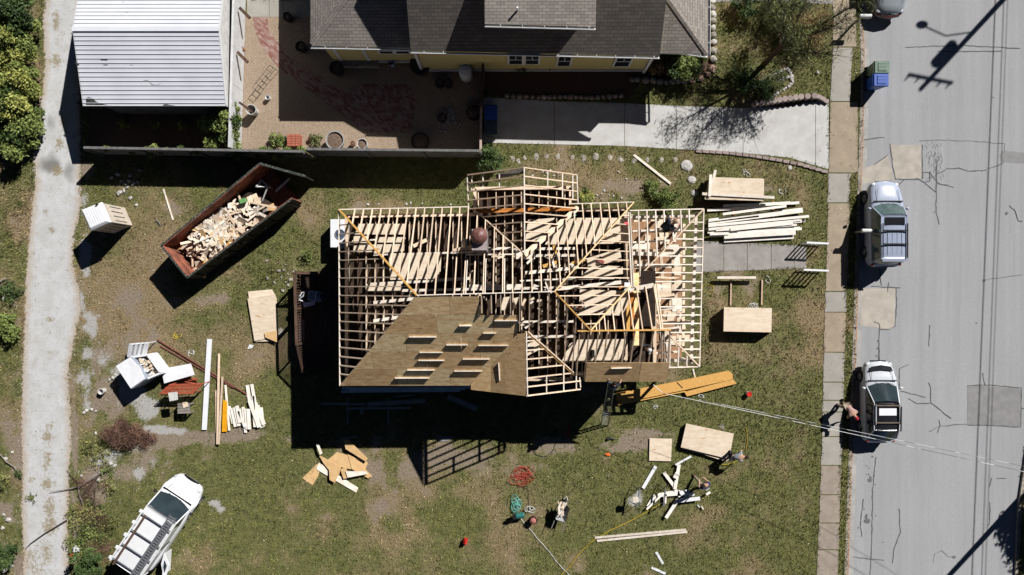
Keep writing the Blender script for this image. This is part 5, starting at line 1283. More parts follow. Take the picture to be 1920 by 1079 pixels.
# stack A: plywood with boards at the top right
def stack(pts, z0, n, th, mat, t, jit=.02, name='sheet'):
    for i in range(n):
        dx, dy = random.uniform(-jit, jit), random.uniform(-jit, jit); z = z0 + (i + 1) * th
        v = [P(a, b, z) + Vector((dx, dy, 0)) for a, b in pts]
        MB().prism(v, th * .9).build(name, mat, t)
t = thing('plywood_stack', 'stack of plywood sheets beside the pile of white boards near the driveway', 'plywood stack', tuple(P(1378, 356, 0)))
for (a, b) in ((1345, 356), (1412, 356)): MB().box(P(a, b, .05), (.09, 1.2, .1)).build('bearer', OLDW, t)
stack([(1322, 374), (1331, 333), (1432, 336), (1431, 377)], .1, 16, .032, PLY, t, .02)
for i, (p, q, lab) in enumerate((((1324, 368), (1335, 323), 'pale board leaning over the west edge of the plywood stack'), ((1310, 367), (1443, 374), 'pale board along the south edge of the plywood stack'), ((1325, 332), (1323, 372), 'short board at the west end of the plywood stack'))):
    boardt(*p, *q, .14, .04, WOODW, lab, z=.60 + .05 * i)
# board pile
pile = [((1328, 414), (1503, 393), .16), ((1326, 420), (1502, 397), .15), ((1325, 425), (1512, 407), .13), ((1338, 426), (1480, 410), .12), ((1326, 431), (1498, 413), .14), ((1324, 430), (1508, 414), .12), ((1350, 430), (1500, 416), .14), ((1366, 432), (1482, 420), .14), ((1325, 436), (1480, 425), .15), ((1340, 433), (1490, 423), .10),
        ((1360, 438), (1498, 428), .13), ((1380, 437), (1500, 430), .14), ((1328, 440), (1363, 439), .14), ((1328, 444), (1360, 442), .12), ((1355, 444), (1488, 436), .28), ((1356, 450), (1486, 443), .30), ((1326, 417), (1420, 406), .12), ((1352, 403), (1470, 388), .13), ((1422, 387), (1496, 381), .14), ((1424, 385), (1478, 382), .16), ((1325, 395), (1440, 388), .14), ((1354, 387), (1480, 382), .12)]
for i, (p, q, wd) in enumerate(pile):
    boardt(*p, *q, wd, .045, PILEW, 'long white board in the fanned pile north of the front walk', 'white boards piled by the front walk', z=.08 + (i * 37 % 5) * .05)
for (a, b) in ((1375, 420), (1449, 410), (1400, 440)): boardt(a, b - 32, a, b + 10, .09, .08, LVLD, ('first', 'second', 'third')[(a == 1449) + 2 * (a == 1400)] + ' bearer timber under the white board pile from the west' if a != 1400 else 'bearer timber in the middle under the white board pile', z=.0, name='bearer_timber', cat='timber')
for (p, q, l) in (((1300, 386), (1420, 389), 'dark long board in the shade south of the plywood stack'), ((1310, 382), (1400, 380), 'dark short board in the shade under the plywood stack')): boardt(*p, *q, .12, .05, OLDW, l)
boardt(1188, 291, 1257, 345, .12, .06, WOODW, 'single long board lying diagonally on the lawn by the stepping stones')
# plastic straps
STRAP = pm('white_strap', (.75, .75, .73), (.6, .6, .58), 5, .6); YST = pm('yellow_strap', (.70, .55, .08), (.6, .45, .05), 5, .6)
def curl(px, py, r, label, m=STRAP, n=3, wd=.014, name='plastic_strap', cat='strap', seed=0, z=.03):
    rnd = random.Random(seed + int(px)); c = P(px, py, 0); mb = MB()
    for k in range(n):
        a0 = rnd.uniform(0, 6.28); o = Vector((rnd.uniform(-.4, .4) * r * S, rnd.uniform(-.4, .4) * r * S, 0)); rx = r * S * rnd.uniform(.4, 1); ry = rx * rnd.uniform(.4, 1); ph = rnd.uniform(0, 3)
        pts = []
        for i in range(14):
            a = a0 + i * .36; q = Vector((rx * math.cos(a), ry * math.sin(a), 0)); q.rotate(Matrix.Rotation(ph, 3, 'Z')); pts.append(c + o + q + Vector((0, 0, z + .02 * math.sin(i * 1.3 + k))))
        mb.tube(pts, wd, 5)
    return solo(mb, name, m, label, cat)
curl(1399, 325, 8, 'curled white strap above the plywood stack'); curl(1464, 362, 7, 'curled white strap right of the plywood stack', n=2); curl(330, 632, 9, 'yellow strap curled on the lawn near the brown pipes', YST, 3); curl(361, 661, 7, 'thin white strap beside the brown pipes', n=2)
curl(1229, 762, 6, 'white strap curled below the yellow beams', n=2); curl(1315, 745, 10, 'pale strap near the tip of the yellow beams', n=2); curl(1437, 525, 8, 'grey strap ring beside the north sawhorse pole', n=1); curl(1330, 540, 12, 'thin yellow loop by the porch', YST, 2, .007)
curl(1414, 572, 12, 'white strap bunched above the plywood box', n=4)
# timber frame and box by the porch
boardt(1341, 521, 1413, 521, .13, .13, WOODW, 'thick pale beam lying across the two poles south of the walk', z=.25)
POLEM = pm('pole_wood', (.62, .50, .38), (.5, .3, .22), 4, .8)
boardt(1370, 525, 1369, 572, .07, .07, POLEM, 'west one of two parallel poles above the plywood box', z=.03); boardt(1428, 525, 1427, 572, .07, .07, POLEM, 'east one of two parallel poles above the plywood box', z=.03)
t = thing('plywood_box', 'tall squared block of stacked plywood east of the porch', 'plywood stack', tuple(P(1398, 598, 0)))
stack([(1357.5, 577), (1447, 578.5), (1446, 624), (1356.5, 622)], .06, 19, .033, PLY, t, .012)
for a in (1372, 1425): MB().box(P(a, 600, .03), (.09, 1.25, .06)).build('bearer', OLDW, t)
# handrails by the walk
for (x0, x1, y_, l) in ((1513, 1554, 456, 'white metal handrail on the north side of the front walk'), (1507, 1554, 507, 'white metal handrail on the south side of the front walk')):
    t = thing('handrail', l, 'handrail', tuple(P(1530, y_ + 4, 0)), 0, 'handrails at the front walk'); zt = .95
    a, b = P(x0, y_ - 1, zt), P(x1, y_ + 1, zt)
    MB().beam(a, b, .09, .05).build('rail', WPLAS, t)
    m2 = MB(); m2.beam(a - Vector((0, 0, .8)), b - Vector((0, 0, .8)), .04, .04); m2.build('lower_rail', WHITE, t)
    for i in range(6):
        p = a.lerp(b, (i + .2) / 5.4); MB().box((p.x, p.y, .47), (.06, .05, .9)).build('baluster', WHITE, t)
# letter boxes
for (a, b, l) in ((1632, 433, 'silver letter box on a post beside the blue grey car'), (1628, 30, 'silver letter box on a post by the car at the top')):
    c0 = P(a - 4, b, 1.15); t = thing('letter_box', l, 'letter box', (c0.x - .15, c0.y, 0), 0, 'letter boxes along the kerb')
    MB().box((c0.x - .12, c0.y, .5), (.09, .09, 1.05)).build('post', GREYW, t)
    mb = MB(); prof = []
    for i in range(9):
        an = math.pi * i / 8; prof.append((math.cos(an) * .10, 1.12 + math.sin(an) * .08))
    prof = [(.10, 1.03)] + prof + [(-.10, 1.03)]; n = len(prof)
    vs = [(c0.x - .3, c0.y + u, v) for u, v in prof] + [(c0.x + .28, c0.y + u, v) for u, v in prof]
    mb.add(vs, [tuple(range(n)), tuple(range(2 * n - 1, n - 1, -1))] + [(i, i + n, (i + 1) % n + n, (i + 1) % n) for i in range(n)]); mb.build('box', pm('letter_box_silver', (.62, .62, .60), (.5, .5, .48), 4, .5), t)
# yellow beams
LB = 'long yellow laminated beam lying south of the porch, '
def prism_solo(pts, z, th, mat, name, label, cat, group=None): return sheet(pts, z, th, mat, label, name, cat, group)
prism_solo([(1156, 737), (1275, 714), (1365, 695), (1372, 701), (1373, 711), (1288, 730), (1180, 752), (1156, 752)], .09, .12, LVL, 'laminated_beam', LB + 'widest of the bundle', 'beam', 'yellow laminated beams')
prism_solo([(1282, 735), (1373, 711), (1380, 719), (1287, 743)], .06, .12, LVL, 'laminated_beam', LB + 'short piece at the east tip', 'beam', 'yellow laminated beams')
boardt(1158, 757, 1284, 732, .14, .12, LVL, LB + 'narrow one at the south edge', 'yellow laminated beams', name='laminated_beam', cat='beam')
boardt(1267, 716, 1278, 727, .05, .005, DARKW, 'dark strap mark across the widest yellow beam', z=.212, name='band', cat='strap'); boardt(1299, 692, 1303, 708, .07, .04, WOODW, 'short stake north of the yellow beams')
# ladder
t = thing('ladder', 'aluminium extension ladder leaning on the porch wing eave', 'ladder', tuple(P(1134, 798, 0)))
lt0, lb0 = P(1141, 715, 4.5), P(1127, 797, .02); lt1, lb1 = P(1153, 717, 4.5), P(1141, 799, .02)
MB().beam(lt0, lb0, .035, .09).build('stile', STEEL, t); MB().beam(lt1, lb1, .035, .09).build('stile', STEEL, t)
for i in range(22): f = (i + .5) / 22; MB().cyl(lt0.lerp(lb0, f) - Vector((0, 0, .04)), lt1.lerp(lb1, f) - Vector((0, 0, .04)), .018, n=6).build('rung', STEEL, t)
# plywood stack lower right with worker
t = thing('plywood_stack', 'low tilted plywood stack beside the bending worker on the south lawn', 'plywood stack', tuple(P(1326, 828, 0)))
stack([(1277, 839), (1287, 795), (1376, 814), (1367, 861)], .02, 7, .04, PLY, t, .02)
MB().prism([P(1279, 842, .2), P(1283, 838, .2), P(1372, 858, .2), P(1361, 866, .2), P(1320, 853, .2)], .03).build('sheet', WOOD, t)
sheet([(1218, 822), (1260, 823), (1258, 865), (1217, 864)], .07, .02, PLY, 'single square plywood panel lying on the south lawn')
sheet([(1346, 800), (1356, 796), (1359, 808)], .01, .01, GREYW, 'small grey triangular scrap above the tilted plywood stack', 'scrap', 'scrap')
# scrap boards near sawhorses
scr = [((1205, 915), (1229, 874), .17), ((1244, 885), (1264, 912), .17), ((1264, 916), (1272, 870), .17), ((1265, 870), (1294, 854), .10), ((1262, 888), (1270, 892), .3), ((1248, 925), (1275, 922), .20), ((1270, 925), (1292, 921), .25), ((1245, 943), (1246, 925), .16), ((1247, 969), (1270, 934), .17), ((1270, 937), (1310, 932), .18), ((1215, 950), (1228, 928), .22), ((1262, 912), (1278, 936), .16), ((1280, 930), (1300, 924), .18), ((1211, 953), (1240, 925), .1), ((1322, 925), (1329, 920), .12), ((1307, 946), (1311, 951), .05), ((1314, 948), (1318, 954), .05), ((1232, 927), (1268, 924), .2)]
for i, (p, q, wd) in enumerate(scr): boardt(*p, *q, wd, .04, WPLAS if i % 3 == 0 else PILEW, 'short pale board offcut in the star shaped heap by the sawhorses', 'board offcuts by the sawhorses', z=.05 + .045 * (i % 5), name='board_offcut', cat='offcut')
def sawhorse(px, py, rz, label):
    t = thing('sawhorse', label, 'sawhorse', tuple(P(px, py, 0)), rz, 'metal sawhorses on the south lawn')
    MB().beam((0, -.45, .78), (0, .45, .78), .06, .06).build('top_bar', STEEL, t, world=False)
    for sy in (-1, 1):
        for sx in (-1, 1): MB().tube([(0, sy * .38, .75), (sx * .28, sy * .46, .0)], .018, 6).build('leg', DSTEEL, t, world=False)
        MB().tube([(-.17, sy * .43, .3), (.17, sy * .43, .3)], .012, 5).build('brace', DSTEEL, t, world=False)
    return t
sawhorse(1192, 926, R(-8), 'west metal sawhorse with a pale block on it'); sawhorse(1240, 925, R(-6), 'east metal sawhorse buried in board offcuts')
c0 = P(1192, 938, .9); solo(MB().box((c0.x, c0.y, .84), (.30, .26, .10), .1), 'wood_block', WOODW, 'pale square block on the west sawhorse', 'block')
boardt(1115, 1008, 1286, 993, .10, .06, WOODW, 'upper one of two long thin boards on the south lawn'); boardt(1119, 1014, 1288, 997, .10, .06, WOODW, 'lower one of two long thin boards on the south lawn')
boardt(1230, 1035, 1243, 1057, .12, .03, WPLAS, 'upper of two white scraps at the bottom of the lawn'); boardt(1221, 1064, 1248, 1076, .12, .03, WPLAS, 'lower of two white scraps at the bottom of the lawn')
# cords and hoses
YC = pm('yellow_cord', (.62, .42, .02), (.5, .33, .02), 4, .6); RC2 = pm('red_hose', (.50, .075, .05), (.38, .06, .04), 4, .5); GC = pm('teal_hose', (.10, .36, .28), (.25, .50, .42), 5, .5)
def line(pts, r, m, label, name='cord', cat='cord', sub=5, z=.03, wob=.02):
    q = [P(a, b, 0) for a, b in pts]; out = []
    for i in range(len(q) - 1):
        p0, p1, p2, p3 = q[max(i - 1, 0)], q[i], q[i + 1], q[min(i + 2, len(q) - 1)]
        for k in range(sub):
            f = k / sub; v = .5 * ((2 * p1) + (p2 - p0) * f + (2 * p0 - 5 * p1 + 4 * p2 - p3) * f * f + (3 * p1 - p0 - 3 * p2 + p3) * f ** 3)
            out.append(Vector((v.x + random.uniform(-wob, wob), v.y + random.uniform(-wob, wob), z + random.uniform(0, .02))))
    out.append(q[-1] + Vector((0, 0, z)))
    return solo(MB().tube(out, r, 5), name, m, label, cat)
line([(1040, 1090), (1062, 1068), (1085, 1040), (1104, 1020), (1117, 1010), (1150, 992), (1190, 972), (1215, 958), (1250, 938)], .016, YC, 'yellow extension cord winding over the south lawn to the sawhorses')
line([(1398, 800), (1400, 822), (1398, 845)], .014, YC, 'short yellow cord right of the bending worker'); line([(1330, 885), (1345, 872), (1365, 870), (1385, 862)], .014, YC, 'yellow cord below the tilted plywood stack')
line([(976, 972), (1000, 1000), (1030, 1035), (1050, 1060), (1075, 1085)], .014, STRAP, 'thin white line running from the green compressor down the lawn'); line([(1000, 845), (1008, 853), (1022, 856), (1036, 845), (1042, 830)], .012, DSTEEL, 'black cord near the house shadow edge')
line([(984, 890), (990, 918), (992, 945), (1000, 955)], .010, BLACK, 'dark cord from the red hose to the compressor')
def tangle(px, py, rx, ry, n, r, m, label, name, cat, seed):
    rnd = random.Random(seed); pts = []; c = P(px, py, 0); ph = 0; ox = oy = 0
    for i in range(n * 14):
        a = i * .45; k = i // 14
        if i % 14 == 0: cx_, cy_, ra, rb = rnd.uniform(-.5, .5), rnd.uniform(-.5, .5), rnd.uniform(.25, .6), rnd.uniform(.25, .6)
        ox += (cx_ - ox) * .2; oy += (cy_ - oy) * .2
        pts.append(c + Vector(((ox + math.cos(a) * ra) * rx * S, (oy + math.sin(a) * rb) * ry * S, .03 + .05 * (k % 3))))
    return solo(MB().tube(pts, r, 5), name, m, label, cat)
tangle(976, 892, 30, 21, 15, .010, RC2, 'tangled bright red hose on the lawn', 'air_hose', 'hose', 3)
tangle(968, 945, 12, 17, 12, .015, GC, 'coiled teal hose above the green compressor', 'air_hose', 'hose', 5); tangle(995, 956, 14, 10, 4, .012, STRAP, 'loose pale cord coil right of the compressor', 'cord', 'cord', 6)
# compressor, bucket, wheelbarrow, fuel can
t = thing('air_compressor', 'green tank air compressor on the south lawn', 'air compressor', tuple(P(975, 963, 0)), R(8)); GT = pm('compressor_green', (.03, .17, .15), (.02, .12, .11), 4, .35, spec=.5)
MB().cyl((-.22, 0, .35), (.22, 0, .35), .15, n=18).build('tank', GT, t, smooth=False, bevel=.03, world=False)
MB().box((-.3, .0, .42), (.16, .2, .2)).box((-.36, .05, .56), (.1, .1, .1)).build('pump', BLACK, t, world=False)
for sx in (-.18, .18):
    for sy in (-.1, .1): MB().beam((sx, sy, .25), (sx, sy * 1.3, 0), .03, .03).build('foot', BLACK, t, world=False)
MB().tube([(-.4, -.1, .55), (-.55, -.25, .5), (-.6, -.3, .2)], .014, 5).build('handle', BLACK, t, world=False)
c0 = P(1000, 972, 0); t = thing('bucket', 'dark red bucket beside the compressor', 'bucket', c0)
MB().lathe(c0, [(.15, 0), (.19, .42), (.17, .42), (.14, .05), (0, .04)], 18).build('body', pm('dark_red_pail', (.12, .04, .035), (.07, .03, .025), 6, .6), t); MB().lathe(c0 + Vector((0, 0, .36)), [(.17, 0), (.1, .05), (0, .07)], 14).build('contents', pm('pink_fill', (.55, .25, .2), (.35, .1, .08), 20, .7), t)
t = thing('wheelbarrow', 'grey wheelbarrow heaped with wood scraps', 'wheelbarrow', tuple(P(1053, 955, 0)), R(-18))
vs = []; 
for (hw, y0, y1, z) in ((.17, -.32, .22, .36), (.27, -.44, .42, .62)):
    for (sx, sy) in ((-1, 0), (-.75, 0), (.75, 0), (1, 0), (1, 1), (.55, 1), (-.55, 1), (-1, 1)):
        yy_ = (y0 if sy == 0 else y1) + ((.06 if abs(sx) == 1 else 0) * (1 if sy == 0 else -1.8)); vs.append((hw * sx, yy_, z))
TRAY = pm('barrow_grey', (.36, .36, .36), (.24, .24, .24), 5, .6)
mb = MB(); mb.add(vs, [tuple(range(7, -1, -1))] + [(i, (i + 1) % 8, 8 + (i + 1) % 8, 8 + i) for i in range(8)]); tr_ = mb.build('tray', TRAY, t, world=False); so = tr_.modifiers.new('s', 'SOLIDIFY'); so.thickness = .02
mb = MB(); ring_ = [Vector(v) + Vector((0, 0, .005)) for v in vs[8:]]; mb.tube(ring_ + [ring_[0]], .018, 6); mb.build('rim', BLACK, t, world=False)
MB().cyl((-.05, .55, .19), (.05, .55, .19), .19, n=18).build('wheel', RUBBER, t, world=False)
for sx in (-1, 1): MB().tube([(sx * .08, .56, .22), (sx * .2, .1, .38), (sx * .26, -.5, .55), (sx * .3, -.95, .60)], .02, 6).build('handle', GREYW, t, world=False); MB().tube([(sx * .2, -.2, .4), (sx * .24, -.35, .0)], .018, 6).build('leg', STEEL, t, world=False)
MB().tube([(-.12, .62, .3), (0, .8, .32), (.12, .62, .3)], .02, 6).build('nose_guard', WOODW, t, world=False)
bw = P(1053, 955, .6)
for i in range(16): solo(MB().box((bw.x + random.uniform(-.16, .16), bw.y + random.uniform(-.28, .28), .56 + i * .012), (random.uniform(.2, .42), random.uniform(.04, .09), .03), random.uniform(.9, 1.9)), 'wood_scrap', random.choice((WOODW, WOOD, PLY)), 'small wood scrap heaped in the wheelbarrow', 'wood scrap', 'scraps in the wheelbarrow')
c0 = P(873, 1013, 0); t = thing('fuel_can', 'bright red fuel can standing on the south lawn', 'fuel can', c0, R(-15)); RP = pm('red_plastic', (.65, .03, .02), (.5, .02, .02), 4, .4)
MB().box((0, 0, .16), (.2, .3, .3)).build('body', RP, t, world=False, bevel=.04); MB().tube([(0, -.12, .32), (0, -.04, .4), (0, .1, .4), (0, .13, .31)], .022, 6).build('handle', RP, t, world=False); MB().tube([(0, .12, .3), (.02, .24, .42)], .02, 6).build('spout', BLACK, t, world=False)
c0 = P(1139, 852, 0); solo(MB().blob((c0.x, c0.y, .04), .12, (1.1, .7, .35), 8, 5, .3), 'rag', pm('orange_rag', (.75, .16, .03), (.6, .1, .02), 8, .8), 'small bright orange rag on the lawn', 'rag')
c0 = P(1402, 738, 0); t = thing('bucket', 'small white pail with red rim right of the yellow beams', 'bucket', c0)
MB().lathe(c0, [(.11, 0), (.13, .25), (.12, .25), (.1, .1), (0, .1)], 16).build('body', WHITE, t); MB().lathe(c0 + Vector((0, 0, .25)), [(.13, 0), (.135, .015), (.11, .02), (.105, -.02)], 16).build('rim', RP, t)
MB().lathe(c0 + Vector((0, 0, .2)), [(.105, 0), (.05, .02), (0, .02)], 14).build('contents', PWHT, t)
c0 = P(1141, 822, 0); solo(MB().box((c0.x, c0.y, .08), (.2, .12, .12), .4).box((c0.x + .2, c0.y - .03, .05), (.25, .06, .05), -.3), 'hand_tool', DSTEEL, 'dark power tool left on the dirt south of the ladder', 'power tool', bevel=.01)
# plywood offcut heap south west
PO = [([(567, 897), (595, 870), (602, 872), (597, 893), (586, 910)], 0), ([(598, 868), (672, 915), (668, 924), (593, 880)], 1), ([(613, 864), (632, 848), (682, 862), (690, 868), (684, 884), (645, 878)], 0), ([(652, 852), (665, 858), (689, 884), (698, 893), (690, 897), (660, 880)], 0), ([(598, 853), (614, 862), (640, 875), (636, 890), (620, 886), (606, 868)], 0), ([(638, 880), (650, 876), (652, 897), (644, 898)], 0), ([(617, 880), (640, 877), (628, 906), (618, 900)], 0), ([(648, 884), (686, 884), (690, 889), (652, 896)], 1), ([(645, 826), (652, 824), (690, 860), (686, 866), (648, 842)], 0), ([(592, 832), (597, 832), (605, 850), (600, 853)], 1)]
for i, (q, w_) in enumerate(PO): sheet(q, .02 + .03 * i, .015, WOODW if w_ else pm('tan_ply', (.72, .48, .24), (.62, .38, .17), 3, .8, rand=.1), 'angular plywood offcut in the heap at the house shadow edge', 'plywood_offcut', 'offcut', 'plywood offcuts by the shadow edge')
# things in the shade along the south wall
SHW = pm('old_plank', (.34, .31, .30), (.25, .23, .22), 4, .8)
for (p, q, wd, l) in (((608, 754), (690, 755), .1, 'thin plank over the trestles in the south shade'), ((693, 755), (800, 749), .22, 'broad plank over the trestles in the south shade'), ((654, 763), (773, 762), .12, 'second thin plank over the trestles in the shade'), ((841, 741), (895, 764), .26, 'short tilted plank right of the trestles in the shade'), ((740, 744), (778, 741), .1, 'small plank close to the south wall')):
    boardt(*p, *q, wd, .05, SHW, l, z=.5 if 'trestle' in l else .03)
for (a, l) in ((651, 'west trestle in the south shade'), (728, 'east trestle in the south shade')):
    t = thing('trestle', l, 'trestle', tuple(P(a, 770, 0)))
    p, q = P(a, 748, .5), P(a, 795, .5); MB().beam(p, q, .05, .05).build('bar', STEEL, t)
    for e in (p, q):
        for s_ in (-1, 1): MB().tube([e - Vector((0, 0, .04)), Vector((e.x + s_ * .22, e.y, 0))], .016, 5).build('leg', STEEL, t)
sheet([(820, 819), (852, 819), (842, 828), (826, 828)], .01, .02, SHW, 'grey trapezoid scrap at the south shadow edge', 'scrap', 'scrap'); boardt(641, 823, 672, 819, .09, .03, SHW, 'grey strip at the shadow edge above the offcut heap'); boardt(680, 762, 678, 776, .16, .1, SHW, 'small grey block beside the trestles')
boardt(1066, 794, 1065, 820, .06, .05, RP, 'red handled bar standing out in the shadow by the ladder', name='red_bar', cat='tool')
# west lawn
t = thing('plywood_stack', 'low plywood stack with slanted sheets west of the deck', 'plywood stack', tuple(P(492, 592, 0)))
for i, q in enumerate(([(466, 548), (510, 543), (518, 560), (520, 635), (480, 643), (474, 600)], [(465, 547), (509, 543), (520, 640), (478, 641)], [(464, 560), (516, 552), (519, 632), (477, 640)])):
    MB().prism([P(a, b, .06 + i * .05) for a, b in q], .045).build('sheet', PLY, t)
MB().prism([P(496, 625, .24), P(519, 620, .24), P(519, 642, .24), P(497, 633, .24)], .02).build('sheet', pm('tan_ply', (.72, .48, .24), (.62, .38, .17), 3, .8), t)
sheet([(464, 655), (468, 646), (476, 648), (473, 653)], .01, .02, WHITE, 'small white scrap below the west plywood stack', 'scrap', 'scrap'); boardt(519, 628, 530, 618, .3, .02, WOODW, 'thin pale offcut at the deck lattice shadow')
sheet([(389, 636), (398, 636), (388, 806), (379, 806)], .06, .05, WPLAS, 'longest white board lying north to south on the west lawn', 'lumber_board', 'board')
VB = 'upright lying board in the bundle with the yellow plank, '
for (p, q, wd, m, l, z) in (((406, 732), (407, 812), .09, WOOD, 'far west short one', .02), ((413, 663), (410, 832), .10, WOOD, 'longest pinkish one', .12), ((420, 706), (413, 832), .09, WOOD, 'second longest one', .16), ((424, 722), (431, 807), .10, WOODW, 'east pale one', .05)): boardt(*p, *q, wd, .05, m, VB + l, 'boards bundled with the yellow plank', z=z)
sheet([(419, 750), (427, 753), (426, 809), (417, 810)], .05, .06, pm('bright_yellow_plank', (.80, .38, .01), (.68, .30, .01), 6, .6), 'bright yellow plank in the west board bundle', 'laminated_beam', 'beam')
fan = [((430, 762), (438, 794)), ((436, 765), (443, 800)), ((442, 763), (450, 798)), ((447, 760), (452, 792)), ((452, 766), (457, 805)), ((457, 763), (462, 811)), ((462, 766), (465, 804)), ((468, 766), (470, 804)), ((463, 738), (484, 780)), ((465, 722), (472, 768)), ((474, 720), (486, 790)), ((470, 750), (488, 800)), ((480, 755), (492, 802)), ((484, 760), (496, 796)), ((476, 742), (480, 800)), ((450, 770), (462, 800)), ((490, 764), (494, 800))]
for i, (p, q) in enumerate(fan): boardt(*p, *q, random.uniform(.12, .2), .04, PILEW, 'pointed white board offcut in the fanned row on the west lawn', 'fanned white offcuts', z=.02 + (i % 4) * .05, name='board_offcut', cat='offcut')
# brown pipes
def pipe(p, q, r, m, label, z=.05, dz=0): a, b = P(*p, 0), P(*q, 0); return solo(MB().cyl((a.x, a.y, z + dz), (b.x, b.y, z), r, n=8), 'pipe', m, label, 'pipe')
pipe((296, 637), (466, 741), .04, RUST, 'upper one of two long brown pipes crossing the white board', .06); pipe((302, 649), (440, 728), .035, RUST, 'lower one of two long brown pipes crossing the white board', .05)
boardt(307, 355, 325, 413, .07, .04, WOODW, 'thin stick on the grass left of the dumpster')
c0 = P(297, 416, 0); solo(MB().tube([c0 + Vector((-.1, .1, .04)), c0 + Vector((.05, -.05, .05)), c0 + Vector((.12, -.2, .03))], .03, 6), 'pipe_elbow', STEEL, 'small grey pipe piece on the grass left of the dumpster', 'pipe')
# red scaffold frames
def frame(t, pts, m, z, r=.022, nb=5):
    q = [P(a, b, z) for a, b in pts]
    for i in range(4): MB().tube([q[i], q[(i + 1) % 4]], r, 6).build('tube', m, t)
    for k in range(1, nb): f = k / nb; MB().tube([q[0].lerp(q[1], f), q[3].lerp(q[2], f)], r * .7, 5).build('brace', m, t)
t = thing('scaffold_frame', 'red steel scaffold frame standing beside the white panel on the west lawn', 'scaffold', tuple(P(340, 730, 0)))
frame(t, [(303, 738), (318, 722), (380, 720), (361, 738)], REDST, .9, .03, 8); frame(t, [(298, 741), (312, 726), (375, 724), (355, 741)], REDST, .8, .022, 3)
for (a, b) in ((303, 738), (318, 722), (380, 720), (361, 738)): p = P(a, b, .9); MB().tube([p, Vector((p.x, p.y, 0))], .025, 6).build('leg', REDST, t)
for i, (p, q) in enumerate((((334, 713), (368, 719)), ((338, 711), (372, 714)), ((342, 708), (373, 710)), ((350, 706), (373, 713)))): pipe(p, q, .028, REDST, 'red steel tube lying under the white panel edge, number from the west differs', .1 + .03 * i)['label'] = 'short red scaffold tube lying under the white panel edge'
for o in COL.objects:
    if o.get('label') == 'short red scaffold tube lying under the white panel edge': o['group'] = 'red tubes under the white panel'
sheet([(303, 692), (358, 682), (365, 703), (309, 719)], .38, .06, WPLAS, 'white flat panel lying above the red scaffold', 'panel', 'panel')
for (a, b) in ((315, 700), (355, 693)): c0 = P(a, b, 0); solo(MB().box((c0.x, c0.y, .19), (.2, .5, .38), .2), 'support_block', GREYW, ('west' if a == 315 else 'east') + ' block hidden under the white flat panel', 'block')
t = thing('sign_panel', 'small square white panel on a stand before the red scaffold', 'panel', tuple(P(324, 745, 0)))
p4 = [P(315, 737, 1.2), P(332, 735, 1.2), P(333, 750, 1.2), P(318, 753, 1.2)]; MB().prism(p4, .04).build('board', pm('panel_white', (.66, .65, .62), (.5, .49, .47), 7, .6), t)
for p in p4[::2]: MB().tube([p + (P(324, 745, 1.2) - p) * .3, Vector((p.x, p.y, 0))], .02, 5).build('leg', DSTEEL, t)
t = thing('pallet_crate', 'weathered slatted wooden crate with a scrap on top', 'crate', tuple(P(343, 768, 0)))
for i in range(4): p, q = P(333, 759 + i * 5, .6), P(355, 757.5 + i * 5.3, .6); MB().beam(p, q, .11, .03).build('top_slat', GREYW, t)
for a in (334, 343.5, 354): p, q = P(a, 758, .57), P(a, 776, .57); MB().beam(p, q, .06, .09).build('bearer', GREYW, t)
for a in (334, 354):
    for b in (759, 775): p = P(a, b, .5); MB().box((p.x, p.y, .25), (.07, .07, .5)).build('leg', GREYW, t)
sheet([(342, 755), (351, 754), (354, 762), (344, 766)], .62, .03, PLY, 'small wood scrap on the slatted crate', 'scrap', 'scrap')
